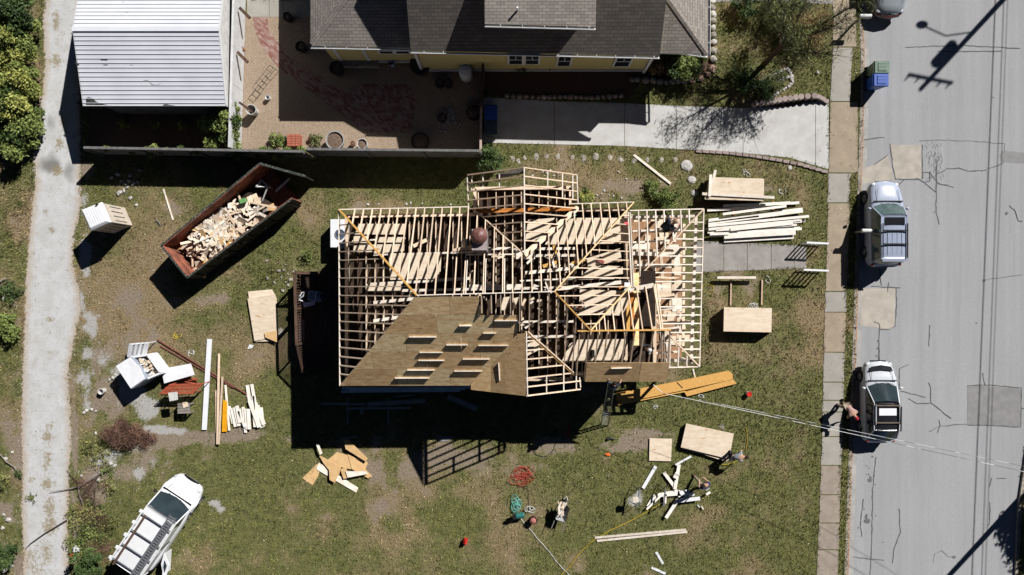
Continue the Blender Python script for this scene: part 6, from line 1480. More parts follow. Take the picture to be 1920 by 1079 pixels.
# portable toilet
def toilet():
    t = thing('portable_toilet', 'portable toilet with white roof and tan walls beside the lane', 'portable toilet', tuple(P(205, 404, 0)))
    zt = 2.05
    top = [P(152, 394, zt), P(191, 379, zt), P(208, 417, zt), P(170, 434, zt)]; c = sum(top, Vector()) / 4
    base = [Vector((c.x + (p.x - c.x) * .93, c.y + (p.y - c.y) * .93, 0)) for p in top]
    TAN = pm('tan_panel', (.60, .52, .43), (.50, .43, .35), 3, .7)
    up = [Vector((p.x, p.y, zt - .12)) for p in base]
    mb = MB(); mb.add(base + up, [(0, 1, 5, 4)[::-1], (1, 2, 6, 5)[::-1], (2, 3, 7, 6)[::-1], (3, 0, 4, 7)[::-1], (0, 1, 2, 3)]); mb.build('wall', TAN, t)
    mb = MB()
    for (i, j) in ((1, 2), (2, 3)):
        a, b = base[i], base[j]; n = Vector(((b - a).y, -(b - a).x, 0)).normalized(); n = -n if n.dot(a - c) < 0 else n
        for k in range(4): p = a.lerp(b, (k + .5) / 4) + n * .015; d = (b - a).normalized() * .012; mb.prism([p - d + Vector((0, 0, .5)), p + d + Vector((0, 0, .5)), p + d + Vector((0, 0, 1.5)), p - d + Vector((0, 0, 1.5))], .0, n * .02)
    mb.build('wall_rib', GREYW, t)
    cc = Vector((c.x, c.y, zt)); 
    mb = MB(); lo_ = [Vector((p.x, p.y, zt - .10)) for p in top]; mid = [cc + (p - cc) * 1.0 for p in top]; hi = [cc + (p - cc) * .80 + Vector((0, 0, .13)) for p in top]
    vs = lo_ + [Vector((p.x, p.y, zt)) for p in mid] + hi
    mb.add(vs, [(3, 2, 1, 0)] + [(i, (i + 1) % 4, 4 + (i + 1) % 4, 4 + i) for i in range(4)] + [(4 + i, 4 + (i + 1) % 4, 8 + (i + 1) % 4, 8 + i) for i in range(4)] + [(8, 9, 10, 11)]); mb.build('roof', WPLAS, t, bevel=.03)
    mb = MB(); 
    for k in range(5): f = .2 + k * .13; mb.beam(hi[0].lerp(hi[1], f) + Vector((0, 0, .012)), hi[3].lerp(hi[2], f) + Vector((0, 0, .012)), .02, .012)
    mb.build('roof_rib', WHITE, t)
    p = P(183, 384, zt + .1); MB().cyl((p.x, p.y, zt), (p.x, p.y, zt + .22), .05, n=10).build('vent', BLACK, t)
toilet()
# insulated white bin with open half
t = thing('white_bin', 'white insulated bin with half its lid open and scraps inside', 'bin', tuple(P(262, 696, 0))); zt = 1.3
pA_, pB_, pC_, pD_ = P(217, 687, zt), P(243, 671, zt), P(271, 711, zt), P(245, 729, zt)      # closed half
pE_, pF_, pG_, pH_ = P(243, 671, zt - .2), P(276, 666, zt - .3), P(300, 700, zt - .25), P(271, 712, zt - .2)
NVY = pm('bin_blue_side', (.36, .40, .46), (.28, .32, .38), 3, .5)
c = (pA_ + pC_) / 2
def hollow(pts, z1, name, m, th=.06, z0=0.0):
    k = len(pts)
    for i in range(k):
        a, b = pts[i], pts[(i + 1) % k]; MB().beam(Vector((a.x, a.y, z1)), Vector((b.x, b.y, z1)), th, z1 - z0).build(name, m, t)
hollow([pA_, pB_, pC_, pD_], zt - .06, 'wall', NVY); hollow([pE_, pF_, pG_, pH_], zt - .3, 'wall', WPLAS, .09)
MB().prism([pA_, pD_, pC_, P(262, 690, zt + .03), pB_], .06).build('lid', WPLAS, t, bevel=.01)
q4 = [Vector((p.x, p.y, .72)) for p in (pE_, pF_, pG_, pH_)]; MB().prism(q4, .05).build('floor', pm('bin_inside', (.55, .40, .25), (.7, .6, .48), 5, .9), t)
for f in (.38, .7): MB().beam(pE_.lerp(pH_, f) - Vector((0, 0, .2)), pF_.lerp(pG_, f) - Vector((0, 0, .2)), .05, .3).build('divider', WPLAS, t)
bc = P(277, 688, .8)
for i in range(26): solo(MB().box((bc.x + random.uniform(-.3, .3), bc.y + random.uniform(-.38, .4), .76 + i * .008), (random.uniform(.08, .28), random.uniform(.05, .16), .03), random.uniform(0, 3)), 'wood_scrap', random.choice((PLY, WOOD, WHITE)), 'small scrap lying in the open half of the white bin', 'wood scrap', 'scraps in the white bin')
t = thing('louvre_panel', 'white slatted panel leaning above the white bin', 'panel', tuple(P(258, 656, 0)))
q = [P(239, 669, .5), P(243, 646, .75), P(278, 643, .75), P(272, 667, .5)]
for i, j in ((0, 1), (1, 2), (2, 3), (3, 0)): MB().beam(q[i], q[j], .07, .06).build('frame', WPLAS, t)
MB().prism([p - Vector((0, 0, .04)) for p in q], .02).build('backing', pm('grey_back', (.42, .42, .42), (.32, .32, .32), 4, .7), t)
for k in range(4): f = (k + .5) / 4; MB().beam(q[0].lerp(q[3], f) + Vector((0, 0, .02)), q[1].lerp(q[2], f) + Vector((0, 0, .02)), .12, .03).build('slat', WPLAS, t)
for p in (q[1], q[2]): MB().box((p.x, p.y, p.z / 2), (.04, .04, p.z)).build('leg', WPLAS, t)
# dumpster
t = thing('dumpster', 'long open roll off dumpster with rusty red inside full of wood scraps', 'dumpster', tuple(P(430, 415, 0))); zt = 1.75
dC, dA_, dD, dE = P(302, 461, zt), P(487, 307, zt), P(351, 521, zt), P(548, 373, zt); dB_ = P(573, 331, zt)
BINDK = pm('dumpster_shaded', (.030, .032, .028), (.05, .035, .028), 4, .8)  # outer steel coloured darker, with the shade on its sides painted in
def dwall(a, b, name, hgt=zt, inn=None):
    d = (b - a).normalized(); n = Vector((-d.y, d.x, 0)); m = (dC + dE) / 2; n = n if n.dot(Vector((m.x, m.y, 0)) - a) > 0 else -n
    for (off, mm) in ((0, BINDK), (.05, BINRED)):
        p, q_ = a + n * off, b + n * off
        MB().beam(Vector((p.x, p.y, hgt - .004 * (off > 0))), Vector((q_.x, q_.y, hgt - .004 * (off > 0))), .05, hgt - .15).build(name + ('_lining' if off else ''), mm, t)
    MB().beam(Vector((a.x, a.y, hgt + .02)), Vector((b.x, b.y, hgt + .02)), .09, .08).build('rim', BINGRN, t)
    k = max(2, int((b - a).length / .62))
    for i in range(k): p = a.lerp(b, (i + .5) / k) - n * .06; MB().box((p.x, p.y, .92), (.07, .07, 1.4), math.atan2(d.y, d.x)).build('stiffener', BINDK, t)
dwall(dC, dA_, 'wall'); dwall(dD, dC, 'end_wall'); dwall(dE, dD, 'wall')
dd = MB(); MB().beam(Vector((dA_.x, dA_.y, zt)), Vector((dB_.x, dB_.y, zt)), .07, zt - .2).build('door', BINDK, t); MB().beam(Vector((dA_.x, dA_.y, zt + .02)), Vector((dB_.x, dB_.y, zt + .02)), .12, .08).build('rim', BINGRN, t)
fl4 = [Vector((p.x, p.y, .22)) for p in (dC, dA_, dE, dD)]; MB().prism(fl4, .08).build('floor', pm('dumpster_floor', (.24, .10, .06), (.15, .07, .05), 3, .8), t)
for f in (.06, .94):
    a, b = dC.lerp(dD, f), dA_.lerp(dE, f); MB().beam(Vector((a.x, a.y, .14)), Vector((b.x, b.y, .14)), .12, .14).build('rail', BINGRN, t)
def dpt(u, v, z): p = dC.lerp(dA_, u).lerp(dD.lerp(dE, u), v); return Vector((p.x, p.y, z))
heap = MB(); nn = 12; hv = []
def hh(u, v): return .36 + 1.02 * max(0, math.sin(min(1, max(0, (u - .04) / .80)) * math.pi)) ** .7 * max(0, math.sin(v * math.pi)) ** .35 * (.75 + .25 * math.sin(u * 9))
for i in range(nn + 1):
    for j in range(7): u, v = .08 + i / nn * .76, .06 + j / 6 * .88; hv.append(dpt(u, v, hh(u, v) - .16))
heap.add(hv, [(i * 7 + j, (i + 1) * 7 + j, (i + 1) * 7 + j + 1, i * 7 + j + 1) for i in range(nn) for j in range(6)]); heap.build('load', DARKW, t)
dang = math.atan2((dA_ - dC).y, (dA_ - dC).x)
prot = {}
TPL = pm('tan_ply', (.72, .48, .24), (.62, .38, .17), 3, .8)
for i in range(250):
    u = .05 + min(.98, abs(random.gauss(.40, .24))) * .80; v = random.uniform(.08, .93)
    if u > .82: continue
    m_ = random.choices((WOODW, WOOD, PLY, TPL, LVL), (5, 5, 3, 1.2, .35))[0]
    p = dpt(u, v, hh(u, v) + random.uniform(-.05, .12))
    dims = random.choice(((random.uniform(.5, 1.15), random.uniform(.08, .15), .04), (random.uniform(.3, .65), random.uniform(.18, .42), .02), (random.uniform(.2, .5), .12, .04)))
    mb = MB().box((0, 0, 0), dims, 0); o = mb.build('wood_scrap', m_); o.location = p; o.rotation_euler = (random.gauss(0, .3), random.gauss(0, .3), random.uniform(0, 3.14))
    tag(o, 'loose pale wood scrap in the dumpster heap', 'wood scrap', 'scraps in the dumpster')
for (u, v, w_, h_, a, m_, l) in ((.78, .62, 1.35, .1, -.2, WOOD, 'long pale plank at the open end of the dumpster heap'), (.985, .45, 1.0, .1, .75, WHITE, 'white metal leg lying on the dumpster floor')):
    p = dpt(u, v, .9 if u < .9 else .3); solo(MB().box((p.x, p.y, p.z), (w_, h_, .05), a), 'lumber_board', m_, l, 'board')
p = P(455, 377, 1.2); solo(MB().box((p.x, p.y, 1.15), (.34, .22, .16), .3), 'carton', pm('green_carton', (.16, .36, .12), (.12, .3, .1), 4, .7), 'green carton on the dumpster heap', 'carton', bevel=.01)
p = P(422, 458, 1.1); solo(MB().box((p.x, p.y, 1.0), (.42, .26, .03), .3), 'laminated_offcut', LVL, 'orange yellow offcut near the dumpster long wall', 'offcut')
t = thing('folding_table_frame', 'white metal leg frame standing inside the open end of the dumpster', 'frame', tuple(P(492, 352, .22)))
q = [P(480, 350, .9), P(490, 338, .9), P(502, 350, .9), P(491, 378, .5)]
for a, b in ((0, 1), (1, 2), (2, 3), (0, 2)): MB().beam(q[a], q[b], .06, .05).build('bar', WHITE, t)
for a in (0, 2): MB().box((q[a].x, q[a].y, .55), (.04, .04, .7)).build('leg', WHITE, t)
# rubble and logs
for (lst, r, m, l, g_) in ((
    [(236, 345), (243, 340), (250, 346), (240, 352), (233, 358), (225, 362), (252, 343), (245, 372), (256, 385), (228, 340), (259, 342), (210, 334), (222, 328), (245, 330), (262, 320)], 5, STONEW, 'pale rubble stone on the lawn below the ivy', 'rubble stones below the ivy'), (
    [(532, 507), (540, 515), (528, 520), (545, 525), (536, 530), (502, 522), (541, 535), (530, 545), (523, 508), (550, 510), (535, 497), (515, 530), (500, 490)], 3.6, STONE, 'grey rubble stone on the path of dirt by the deck', 'rubble stones by the deck'), (
    [(163, 770), (172, 768), (180, 771), (158, 774), (212, 708), (216, 702), (206, 712), (219, 706), (196, 733), (180, 812), (208, 869), (216, 873), (185, 900), (153, 892)], 4, STONEW, 'pale rock in the dusty ground near the brush pile', 'rocks near the brush pile'), (
    [(1133, 358), (1142, 366), (1128, 364), (1119, 366), (1150, 368), (1165, 372), (1205, 358), (1216, 360), (1232, 360), (1192, 336), (1174, 336), (1160, 323), (1238, 342)], 2.6, STONEW, 'small pale stone scattered north of the porch', 'stones north of the porch'), (
    [(770, 381), (762, 383), (710, 383), (792, 382), (690, 384), (845, 384)], 3, STONEW, 'white stone along the north wall of the framed house', 'stones along the north wall'), (
    [(1018, 322), (1025, 325), (1032, 320), (1038, 330), (998, 330), (1045, 325)], 3, STONEW, 'pale stone beneath the north gable', 'stones beneath the north gable'), (
    [(8, 965), (16, 975), (6, 990), (22, 1060), (10, 1070), (12, 545), (8, 560), (45, 100), (53, 192), (12, 860), (24, 848)], 5, STONEW, 'pale rock on the brown verge left of the lane', 'rocks left of the lane')):
    for (a, b) in lst:
        c0 = P(a, b, 0); rr = r * S * random.uniform(.6, 1.15); solo(MB().blob((c0.x, c0.y, rr * .3), rr, (1, random.uniform(.6, .95), .55), 7, 5, .25, random.uniform(0, 3)), 'rock', m, l, 'rock', g_)
c0 = P(195, 733, 0); solo(MB().lathe((c0.x, c0.y, 0), [(.14, 0), (.16, .3), (.13, .3), (.11, .05), (0, .05)], 14), 'concrete_ring', PWHT, 'small concrete ring left of the white bin shadow', 'ring')
for (pts, r, m, l) in (([(192, 884), (175, 895), (158, 908), (138, 915), (95, 922)], [.10, .10, .05, .03, .012], BARKG, 'pale fallen log pointing up right from the lane weeds'), ([(186, 892), (168, 914), (155, 930)], [.08, .07, .04], BARK, 'dark fallen branch below the pale log'), ([(150, 905), (151, 925), (158, 945)], [.03, .04, .03], BARKG, 'short forked branch below the pale log'),
                       ([(128, 974), (110, 985), (85, 1000), (60, 1018), (50, 1028)], [.03, .03, .025, .02, .01], BARK, 'thin branch fallen across the lane'), ([(2, 850), (15, 865), (30, 875), (34, 882)], [.02, .03, .025, .02], BARKG, 'bent branch on the brown verge'), ([(0, 530), (12, 523)], [.06, .05], BARKG, 'cut log end at the left frame edge'), ([(150, 905), (140, 895), (128, 880)], [.02, .015, .01], BARK, 'small twig above the fallen logs')):
    solo(MB().tube([P(a, b, 0) + Vector((0, 0, .12)) for a, b in pts], r, 7), 'fallen_branch', m, l, 'branch')
c0 = P(146, 1029, 0); solo(MB().blob((c0.x, c0.y, .12), .2, (1, 1, .7), 10, 6, .15), 'bag', WPLAS, 'white round bag among the weeds at the lane bottom', 'bag'); c0 = P(137, 1041, 0); solo(MB().blob((c0.x, c0.y, .1), .1, (1, 1, .8), 8, 5, .1), 'pot', RP, 'small red pot beside the white bag', 'pot')
# deck on the west side
t = thing('wooden_deck', 'dark brown wooden deck with railing and steps on the west side', 'deck', tuple(P(592, 590, 0))); zd = .95
d0, d1 = P(557, 512, zd), P(637, 648, zd)
DK = pm('deck_boards', (.10, .065, .05), (.06, .04, .032), 5, .85, rand=.15)
n = 14
for i in range(n):
    x = d0.x + (d1.x - d0.x) * (i + .5) / n; MB().box((x, (d0.y + d1.y) / 2, zd - .02), ((d1.x - d0.x) / n - .012, d0.y - d1.y, .04)).build('deck_board', DK, t)
MB().box(((d0.x + d1.x) / 2, (d0.y + d1.y) / 2, zd - .14), (d1.x - d0.x - .1, d0.y - d1.y - .1, .18)).build('frame', DARKW, t)
zr2 = zd + .95
rl = [P(555, 512, zr2), P(552, 512, zr2), P(554, 647, zr2)]
cr1, cr2, cr3 = P(552, 512, zr2), P(556, 647, zr2), P(600, 512, zr2)
MB().beam(cr1, cr2, .14, .04).build('handrail', OLDW, t); MB().beam(cr1, cr3, .14, .04).build('handrail', OLDW, t); MB().beam(cr2, P(568, 697, zr2 - .75), .12, .04).build('stair_handrail', OLDW, t)
MB().beam(cr1 - Vector((0, 0, .85)), cr2 - Vector((0, 0, .85)), .06, .06).build('bottom_rail', OLDW, t); MB().beam(cr1 - Vector((0, 0, .85)), cr3 - Vector((0, 0, .85)), .06, .06).build('bottom_rail', OLDW, t)
L_ = (cr2 - cr1).length; k = int(L_ / .13)
for i in range(k): p = cr1.lerp(cr2, (i + .5) / k); MB().box((p.x, p.y, zd + .45), (.035, .035, .9)).build('baluster', OLDW, t)
for i in range(9): p = cr1.lerp(cr3, (i + .5) / 9); MB().box((p.x, p.y, zd + .45), (.035, .035, .9)).build('baluster', OLDW, t)
se = P(568, 697, zr2 - .75)
for i in range(12): p = cr2.lerp(se, (i + .5) / 12); MB().box((p.x, p.y, p.z - .45), (.035, .035, .88)).build('baluster', OLDW, t)
for p in (cr1, cr2, cr3, cr1.lerp(cr2, .5), se): MB().box((p.x, p.y, p.z / 2), (.1, .1, p.z + .04)).build('post', OLDW, t)
for i in range(5): p = P(592, 655 + i * 9, .8 - i * .16); MB().box((p.x, p.y, .8 - i * .16), (1.35, .27, .04)).build('step', DK, t)
MB().box(P(566, 620, 1.0), (.26, 1.1, .03)).build('plank', GREYW, t)
# things on the deck
LBL = pm('light_blue', (.70, .80, .92), (.58, .70, .85), 4, .5)
c0 = P(588, 556, zd + .5); t = thing('storage_tub', 'pale blue and white rectangular tub on the shaded deck', 'tub', (c0.x, c0.y, zd), R(-7))
MB().box((0, 0, .06), (.62, .48, .10)).build('base', WHITE, t, world=False)
for (cx_, cy_, w_, h_) in ((0, .23, .66, .04), (0, -.23, .66, .04), (-.31, 0, .04, .5), (.31, 0, .04, .5), (.05, 0, .04, .46)): MB().box((cx_, cy_, .2), (w_, h_, .3)).build('side', LBL, t, world=False)
solo(MB().tube([P(562, 556, 1.3), P(566, 549, 1.35), P(572, 548, 1.35), P(568, 556, 1.3), P(560, 562, 1.2), P(570, 566, 1.2)], .035, 7), 'white_pipe', WPLAS, 'white zigzag plastic pipe on the deck rail', 'pipe')
sheet([(568, 568), (592, 565), (590, 572), (570, 577)], zd + .05, .03, LBL, 'pale blue flat board beside the deck tub', 'panel', 'panel')
c0 = P(610, 556, zd + .4); t = thing('patio_chair', 'dark round backed patio chair on the deck', 'chair', (c0.x, c0.y, zd))
MB().lathe((0, 0, .42), [(.26, 0), (.27, .03), (0, .05)], 18).build('seat', DSTEEL, t, world=False)
for a in (.8, 2.3, 3.9, 5.4): MB().tube([(.2 * math.cos(a), .2 * math.sin(a), .42), (.26 * math.cos(a), .26 * math.sin(a), 0)], .015, 5).build('leg', DSTEEL, t, world=False)
MB().tube([(.27 * math.cos(a), .27 * math.sin(a), .82) for a in [.2 + i * .28 for i in range(11)]], .02, 6).build('backrest', DSTEEL, t, world=False)
# heat pump by the west wall
c0 = P(633, 438, .9); t = thing('air_conditioner', 'white outdoor air conditioner unit half under the west eave', 'air conditioner', (c0.x, c0.y, 0))
MB().box((c0.x - .02, c0.y, .45), (.72, 1.45, .9)).build('case', WPLAS, t, bevel=.02); MB().lathe((c0.x + .12, c0.y - .05, .9), [(.27, 0), (.27, .03), (.24, .03), (.22, 0)], 20).build('fan_guard', STEEL, t); MB().lathe((c0.x + .12, c0.y - .05, .902), [(.22, 0), (.1, .01), (0, .01)], 20).build('fan', pm('fan_blue', (.07, .11, .16), (.04, .06, .09), 5, .4), t)
# tools left in the attic
c0 = P(995, 652, 4.2); t = thing('nail_gun', 'dark nail gun in the front gable rafters', 'nail gun', (c0.x, c0.y, 4.12)); MB().box((0, 0, .08), (.34, .09, .12)).build('body', BLACK, t, world=False, bevel=.02); MB().box((.12, -.1, .08), (.08, .2, .08)).build('handle', STEEL, t, world=False); MB().box((-.1, .06, .05), (.08, .12, .08)).build('magazine', WHITE, t, world=False)
c0 = P(1110, 663, 4.2); t = thing('tool_bag', 'dark tool bag among the wing rafters', 'tool bag', (c0.x, c0.y, 4.12)); MB().box((0, 0, .13), (.22, .34, .24)).build('bag', BLACK, t, world=False, bevel=.03); MB().tube([(0, -.12, .25), (0, 0, .36), (0, .12, .25)], .015, 6).build('handle', GREYW, t, world=False)
c0 = P(1126, 489, 4.3); t = thing('circular_saw', 'red and dark circular saw on the attic decking', 'saw', (c0.x, c0.y, 4.14), R(-30)); MB().box((0, 0, .08), (.4, .14, .1)).build('body', pm('saw_red', (.35, .08, .05), (.2, .05, .04), 6, .5), t, world=False, bevel=.02); MB().cyl((.02, -.09, .08), (.02, -.07, .08), .12, n=16).build('blade', STEEL, t, world=False); MB().box((-.08, .1, .1), (.1, .14, .06)).build('handle', BLACK, t, world=False)
for (a, b, l) in ((1174, 420, 'pink rag caught on the wall plate at the porch'),): c0 = P(a, b, 4.65); solo(MB().blob((c0.x, c0.y, 4.66), .1, (1.2, .8, .4), 8, 5, .3), 'rag', pm('pink_rag', (.75, .12, .15), (.6, .08, .1), 8, .8), l, 'rag')
c0 = P(1075, 404, 4.25); solo(MB().blob((c0.x, c0.y, 4.2), .1, (1.5, .8, .6), 8, 5, .2), 'bag', pm('teal_bag', (.05, .25, .22), (.3, .45, .42), 8, .5), 'small teal bag on the north wall plate', 'bag')
# ================================================================== vehicles
def carpaint(name, c, c2=None, rough=.28): return pm(name, c, c2 or tuple(x * .93 for x in c), 2, rough, spec=.5, coat=.5)
CHR = pm('chrome', (.7, .7, .72), (.6, .6, .62), 4, .2, metal=.8); LIGHTM = pm('headlight_glass', (.6, .62, .64), (.45, .47, .5), 6, .15, spec=.6); TAILM = pm('tail_light', (.35, .02, .02), (.25, .015, .015), 6, .25)
def loft(t, name, sts, mat, sm=True):
    """sts: (y, half width, z bottom, z shoulder, z centre)"""
    mb = MB(); vs = []; 
    for (y, hw, zb, zs, zt) in sts:
        prof = [(-.80, zb), (-.95, zb + .05), (-1, zb + (zs - zb) * .45), (-.985, zs - .10), (-.93, zs - .02), (-.80, zs + (zt - zs) * .45), (-.45, zs + (zt - zs) * .88), (0, zt)]
        prof = prof + [(-a, b) for a, b in prof[:-1][::-1]]
        vs += [(a * hw, y, b) for a, b in prof]
    k = 15; n = len(sts)
    fs = [(i * k + j, i * k + (j + 1) % k, (i + 1) * k + (j + 1) % k, (i + 1) * k + j) for i in range(n - 1) for j in range(k)]
    fs += [tuple(range(k)), tuple(range(n * k - 1, (n - 1) * k - 1, -1))]
    mb.add(vs, fs); return mb.build(name, mat, t, smooth=sm, world=False)
def car(name, label, loc, rz, L, W, belt, roofz, hood, body, roofm, yfb, yrf, yrr, yrb, glass=GLASS, tail=.9, cat='car', roofpan=None, van=False, group=None, z0=-.10):
    t = thing(name, label, cat, (loc.x, loc.y, z0), rz, group); h = L / 2; w_ = W / 2
    loft(t, 'body', [(-h, w_ * .66, .44, .68, tail * .76), (-h + .06, w_ * .80, .34, belt - .16, tail * .88), (-h + .17, w_ * .91, .28, belt - .07, tail * .96), (-h + .35, w_ * .98, .24, belt - .02, tail), (-h + .9, w_, .22, belt, tail + .02), (-.2, w_, .22, belt, belt + .03), (yfb - .1, w_, .22, belt - .01, belt + .02), (yfb + .25, w_ * .985, .22, belt - .05, hood + .03),
                     (h - .75, w_ * .965, .24, belt - .12, hood - .02), (h - .42, w_ * .90, .26, belt - .20, hood - .07), (h - .20, w_ * .80, .28, belt - .28, hood - .14), (h - .07, w_ * .66, .34, belt - .38, hood - .25), (h, w_ * .48, .42, .58, hood - .38)], body)
    wb, wr = w_ * .91, w_ * (.74 if not van else .86)
    zb = belt - .02; rz_ = roofz
    def pt(x, y, z): return (x, y, z)
    # glass
    fr = [(-wb, yfb - .12, zb), (-wb * .5, yfb + .04, zb + .01), (0, yfb + .10, zb + .02), (wb * .5, yfb + .04, zb + .01), (wb, yfb - .12, zb)]
    ft = [(-wr, yrf - .06, rz_ - .03), (-wr * .5, yrf + .03, rz_), (0, yrf + .06, rz_ + .01), (wr * .5, yrf + .03, rz_), (wr, yrf - .06, rz_ - .03)]
    mb = MB().add(fr + ft, [(i, i + 1, 6 + i, 5 + i) for i in range(4)]); mb.build('windscreen', glass, t, smooth=True, world=False)
    rb = [(-wb * .96, yrb + .1, tail), (-wb * .5, yrb - .02, tail + .01), (0, yrb - .05, tail + .02), (wb * .5, yrb - .02, tail + .01), (wb * .96, yrb + .1, tail)]
    rt = [(-wr, yrr + .04, rz_ - .04), (-wr * .5, yrr - .03, rz_ - .01), (0, yrr - .05, rz_), (wr * .5, yrr - .03, rz_ - .01), (wr, yrr + .04, rz_ - .04)]
    MB().add(rb + rt, [(i + 1, i, 5 + i, 6 + i) for i in range(4)]).build('rear_window', glass if not van else body, t, smooth=True, world=False)
    for s_ in (-1, 1):
        q = [(s_ * wb, yfb - .12, zb), (s_ * (wb + .02), (yfb + yrb) / 2, zb), (s_ * wb * .96, yrb + .1, tail), (s_ * wr, yrr + .04, rz_ - .04), (s_ * (wr + .03), (yrf + yrr) / 2, rz_ - .03), (s_ * wr, yrf - .06, rz_ - .03)]
        f = [(0, 1, 4, 5), (1, 2, 3, 4)]
        MB().add(q, f).build('side_window' if not van else 'side_panel', glass if not van else body, t, world=False)
        if van:
            for (ya, yb) in ((yfb - .35, yfb - 1.05), (yfb - 1.25, yfb - 1.95)):
                k0 = wb + (wr - wb) * .12 + .012; k1 = wb + (wr - wb) * .78 + .012; z1 = zb + (rz_ - zb) * .78
                MB().add([(s_ * k0, ya, zb + .1), (s_ * k0, yb, zb + .1), (s_ * k1, yb + .04, z1), (s_ * k1, ya - .25, z1)], [(0, 1, 2, 3)]).build('side_window', glass, t, world=False)
        for (p, q_) in ((q[0], q[5]), (q[1], q[4]), (q[2], q[3])): MB().tube([p, q_], .035 if p is not q[1] else .028, 6).build('pillar', body if p is not q[1] else BLACK, t, world=False)
        MB().tube([q[5], q[4], q[3]], .035, 6).build('roof_edge', body, t, world=False)
        mp = (s_ * (w_ + .10), yfb - .22, belt + .06); MB().blob(mp, .11, (1.0, .65, .75), 10, 6).build('wing_mirror', body if not van else BLACK, t, smooth=True, world=False); 
        MB().blob((s_ * w_ * .66, h - .20, belt - .30), .15, (1.0, .8, .5), 10, 6).build('headlight', LIGHTM, t, smooth=True, world=False)
        MB().blob((s_ * w_ * .80, -h + .12, belt - .18), .11, (.7, .6, 1.2), 10, 6).build('tail_light', TAILM, t, smooth=True, world=False)
        for y in (h - .85, -h + .8):
            o = MB().cyl((s_ * (w_ - .20), y, .33), (s_ * (w_ - .005), y, .33), .33, n=22).build('wheel', RUBBER, t, world=False)
            MB().cyl((s_ * (w_ - .01), y, .33), (s_ * (w_ + .008), y, .33), .2, n=16).build('rim', CHR, o, world=False)
    # roof skin
    mb = MB(); vs = []; ys_l = [yrr - .04, yrr + .15, (yrf + yrr) / 2, yrf - .15, yrf + .04]; xs_l = (-1, -.8, -.4, 0, .4, .8, 1)
    for i, y in enumerate(ys_l):
        for x in xs_l: vs.append((x * (wr + .02), y - (abs(x) ** 3) * .05 * (1 if i == 4 else -1 if i == 0 else 0), rz_ + .035 - .05 * abs(x) ** 3 - (.02 if i in (0, 4) else 0)))
    vs += [(a, b, c_ - .05) for a, b, c_ in vs]
    k = 7; n5 = 35
    fs = [(i * k + j, i * k + j + 1, (i + 1) * k + j + 1, (i + 1) * k + j) for i in range(4) for j in range(6)]
    fs += [(i * k + n5, (i + 1) * k + n5, (i + 1) * k, i * k) for i in range(4)] + [(i * k + 6, (i + 1) * k + 6, (i + 1) * k + 6 + n5, i * k + 6 + n5) for i in range(4)]
    fs += [(j, j + n5, j + 1 + n5, j + 1)[::-1] for j in range(6)] + [(28 + j, 28 + j + 1, 28 + j + 1 + n5, 28 + j + n5)[::-1] for j in range(6)]
    mb.add(vs, fs); mb.build('roof', roofm, t, smooth=True, world=False)
    # wipers, seams, grille
    for sx in (-.5, .25): MB().tube([(sx * wb, yfb + .06, zb + .04), (sx * wb + .42, yfb - .04, zb + .09)], .012, 5).build('wiper', BLACK, t, world=False)
    MB().beam((-wb * .95, yfb + .16, hood + .045), (wb * .95, yfb + .16, hood + .045), .06, .02).build('cowl', BLACK, t, world=False)
    for s_ in (-1, 1):
        MB().tube([(s_ * w_ * .66, yfb + .2, hood + .022), (s_ * w_ * .60, h - .45, hood - .045)], .010, 4).build('bonnet_seam', DSTEEL, t, world=False)
    MB().box((0, h - .01, .55), (w_ * .9, .05, .16)).build('grille', BLACK, t, world=False)
    MB().box((0, -h - .0, .62), (.5, .03, .12)).build('number_plate', WHITE, t, world=False)
    return t
z = S
SB = carpaint('silver_blue_paint', (.40, .44, .54)); SILV = carpaint('silver_paint', (.56, .58, .61)); BLKR = carpaint('black_roof', (.012, .013, .016), (.02, .02, .022), .15); DRED = carpaint('dark_red_paint', (.10, .03, .03)); VANW = carpaint('van_white', (.80, .80, .81), None, .35); GREYP = carpaint('pale_grey_paint', (.30, .33, .35))
suv = car('parked_car', 'silver blue estate car with sunroof and black roof bars parked by the kerb', U(687, 117), 0, 4.45, 1.76, 1.0, 1.62, 1.02, SB, carpaint('steel_blue_roof', (.33, .375, .48)), .98, .38, -1.85, -2.08, GLASSG, tail=.98)
MB().prism([(-.50, -.14, 1.668), (.50, -.14, 1.668), (.50, .26, 1.668), (-.50, .26, 1.668)], .014).build('sunroof', BLKR, suv, world=False, bevel=.006)
for y in (-.42, -1.10): MB().beam((-.64, y, 1.74), (.64, y, 1.74), .07, .03).build('roof_bar', BLACK, suv, world=False)
for s_ in (-1, 1): MB().beam((s_ * .62, -.05, 1.72), (s_ * .62, -1.8, 1.71), .04, .05).build('roof_rail', BLACK, suv, world=False)
for x in (-.36, -.12, .12, .36): MB().beam((x, -.35, 1.672), (x, -1.65, 1.662), .025, .014).build('roof_rib', carpaint('steel_blue_roof', (.33, .375, .48)), suv, world=False)
for sx in (-.3, .3): MB().blob((sx * 1.1, .22, 1.10), .24, (1, .8, .8), 10, 6).build('seat', pm('seat_cloth', (.30, .34, .32), (.2, .24, .22), 5, .9), suv, smooth=True, world=False)
MB().prism([(-.62, -1.86, 1.655), (.62, -1.86, 1.655), (.60, -1.98, 1.62), (-.60, -1.98, 1.62)], .03).build('tailgate_top', SB, suv, world=False)
hb = car('parked_car', 'silver hatchback with black glass roof and roof rack parked by the kerb', U(677.5, -211), 0, 4.25, 1.72, .92, 1.42, .93, SILV, BLKR, .98, .12, -1.35, -1.93, GLASS, tail=.95)
for y in (-.05, -.92): MB().beam((-.62, y, 1.54), (.62, y, 1.54), .05, .03).build('roof_bar', pm('bar_bronze', (.22, .17, .13), (.15, .12, .1), 5, .4), hb, world=False)
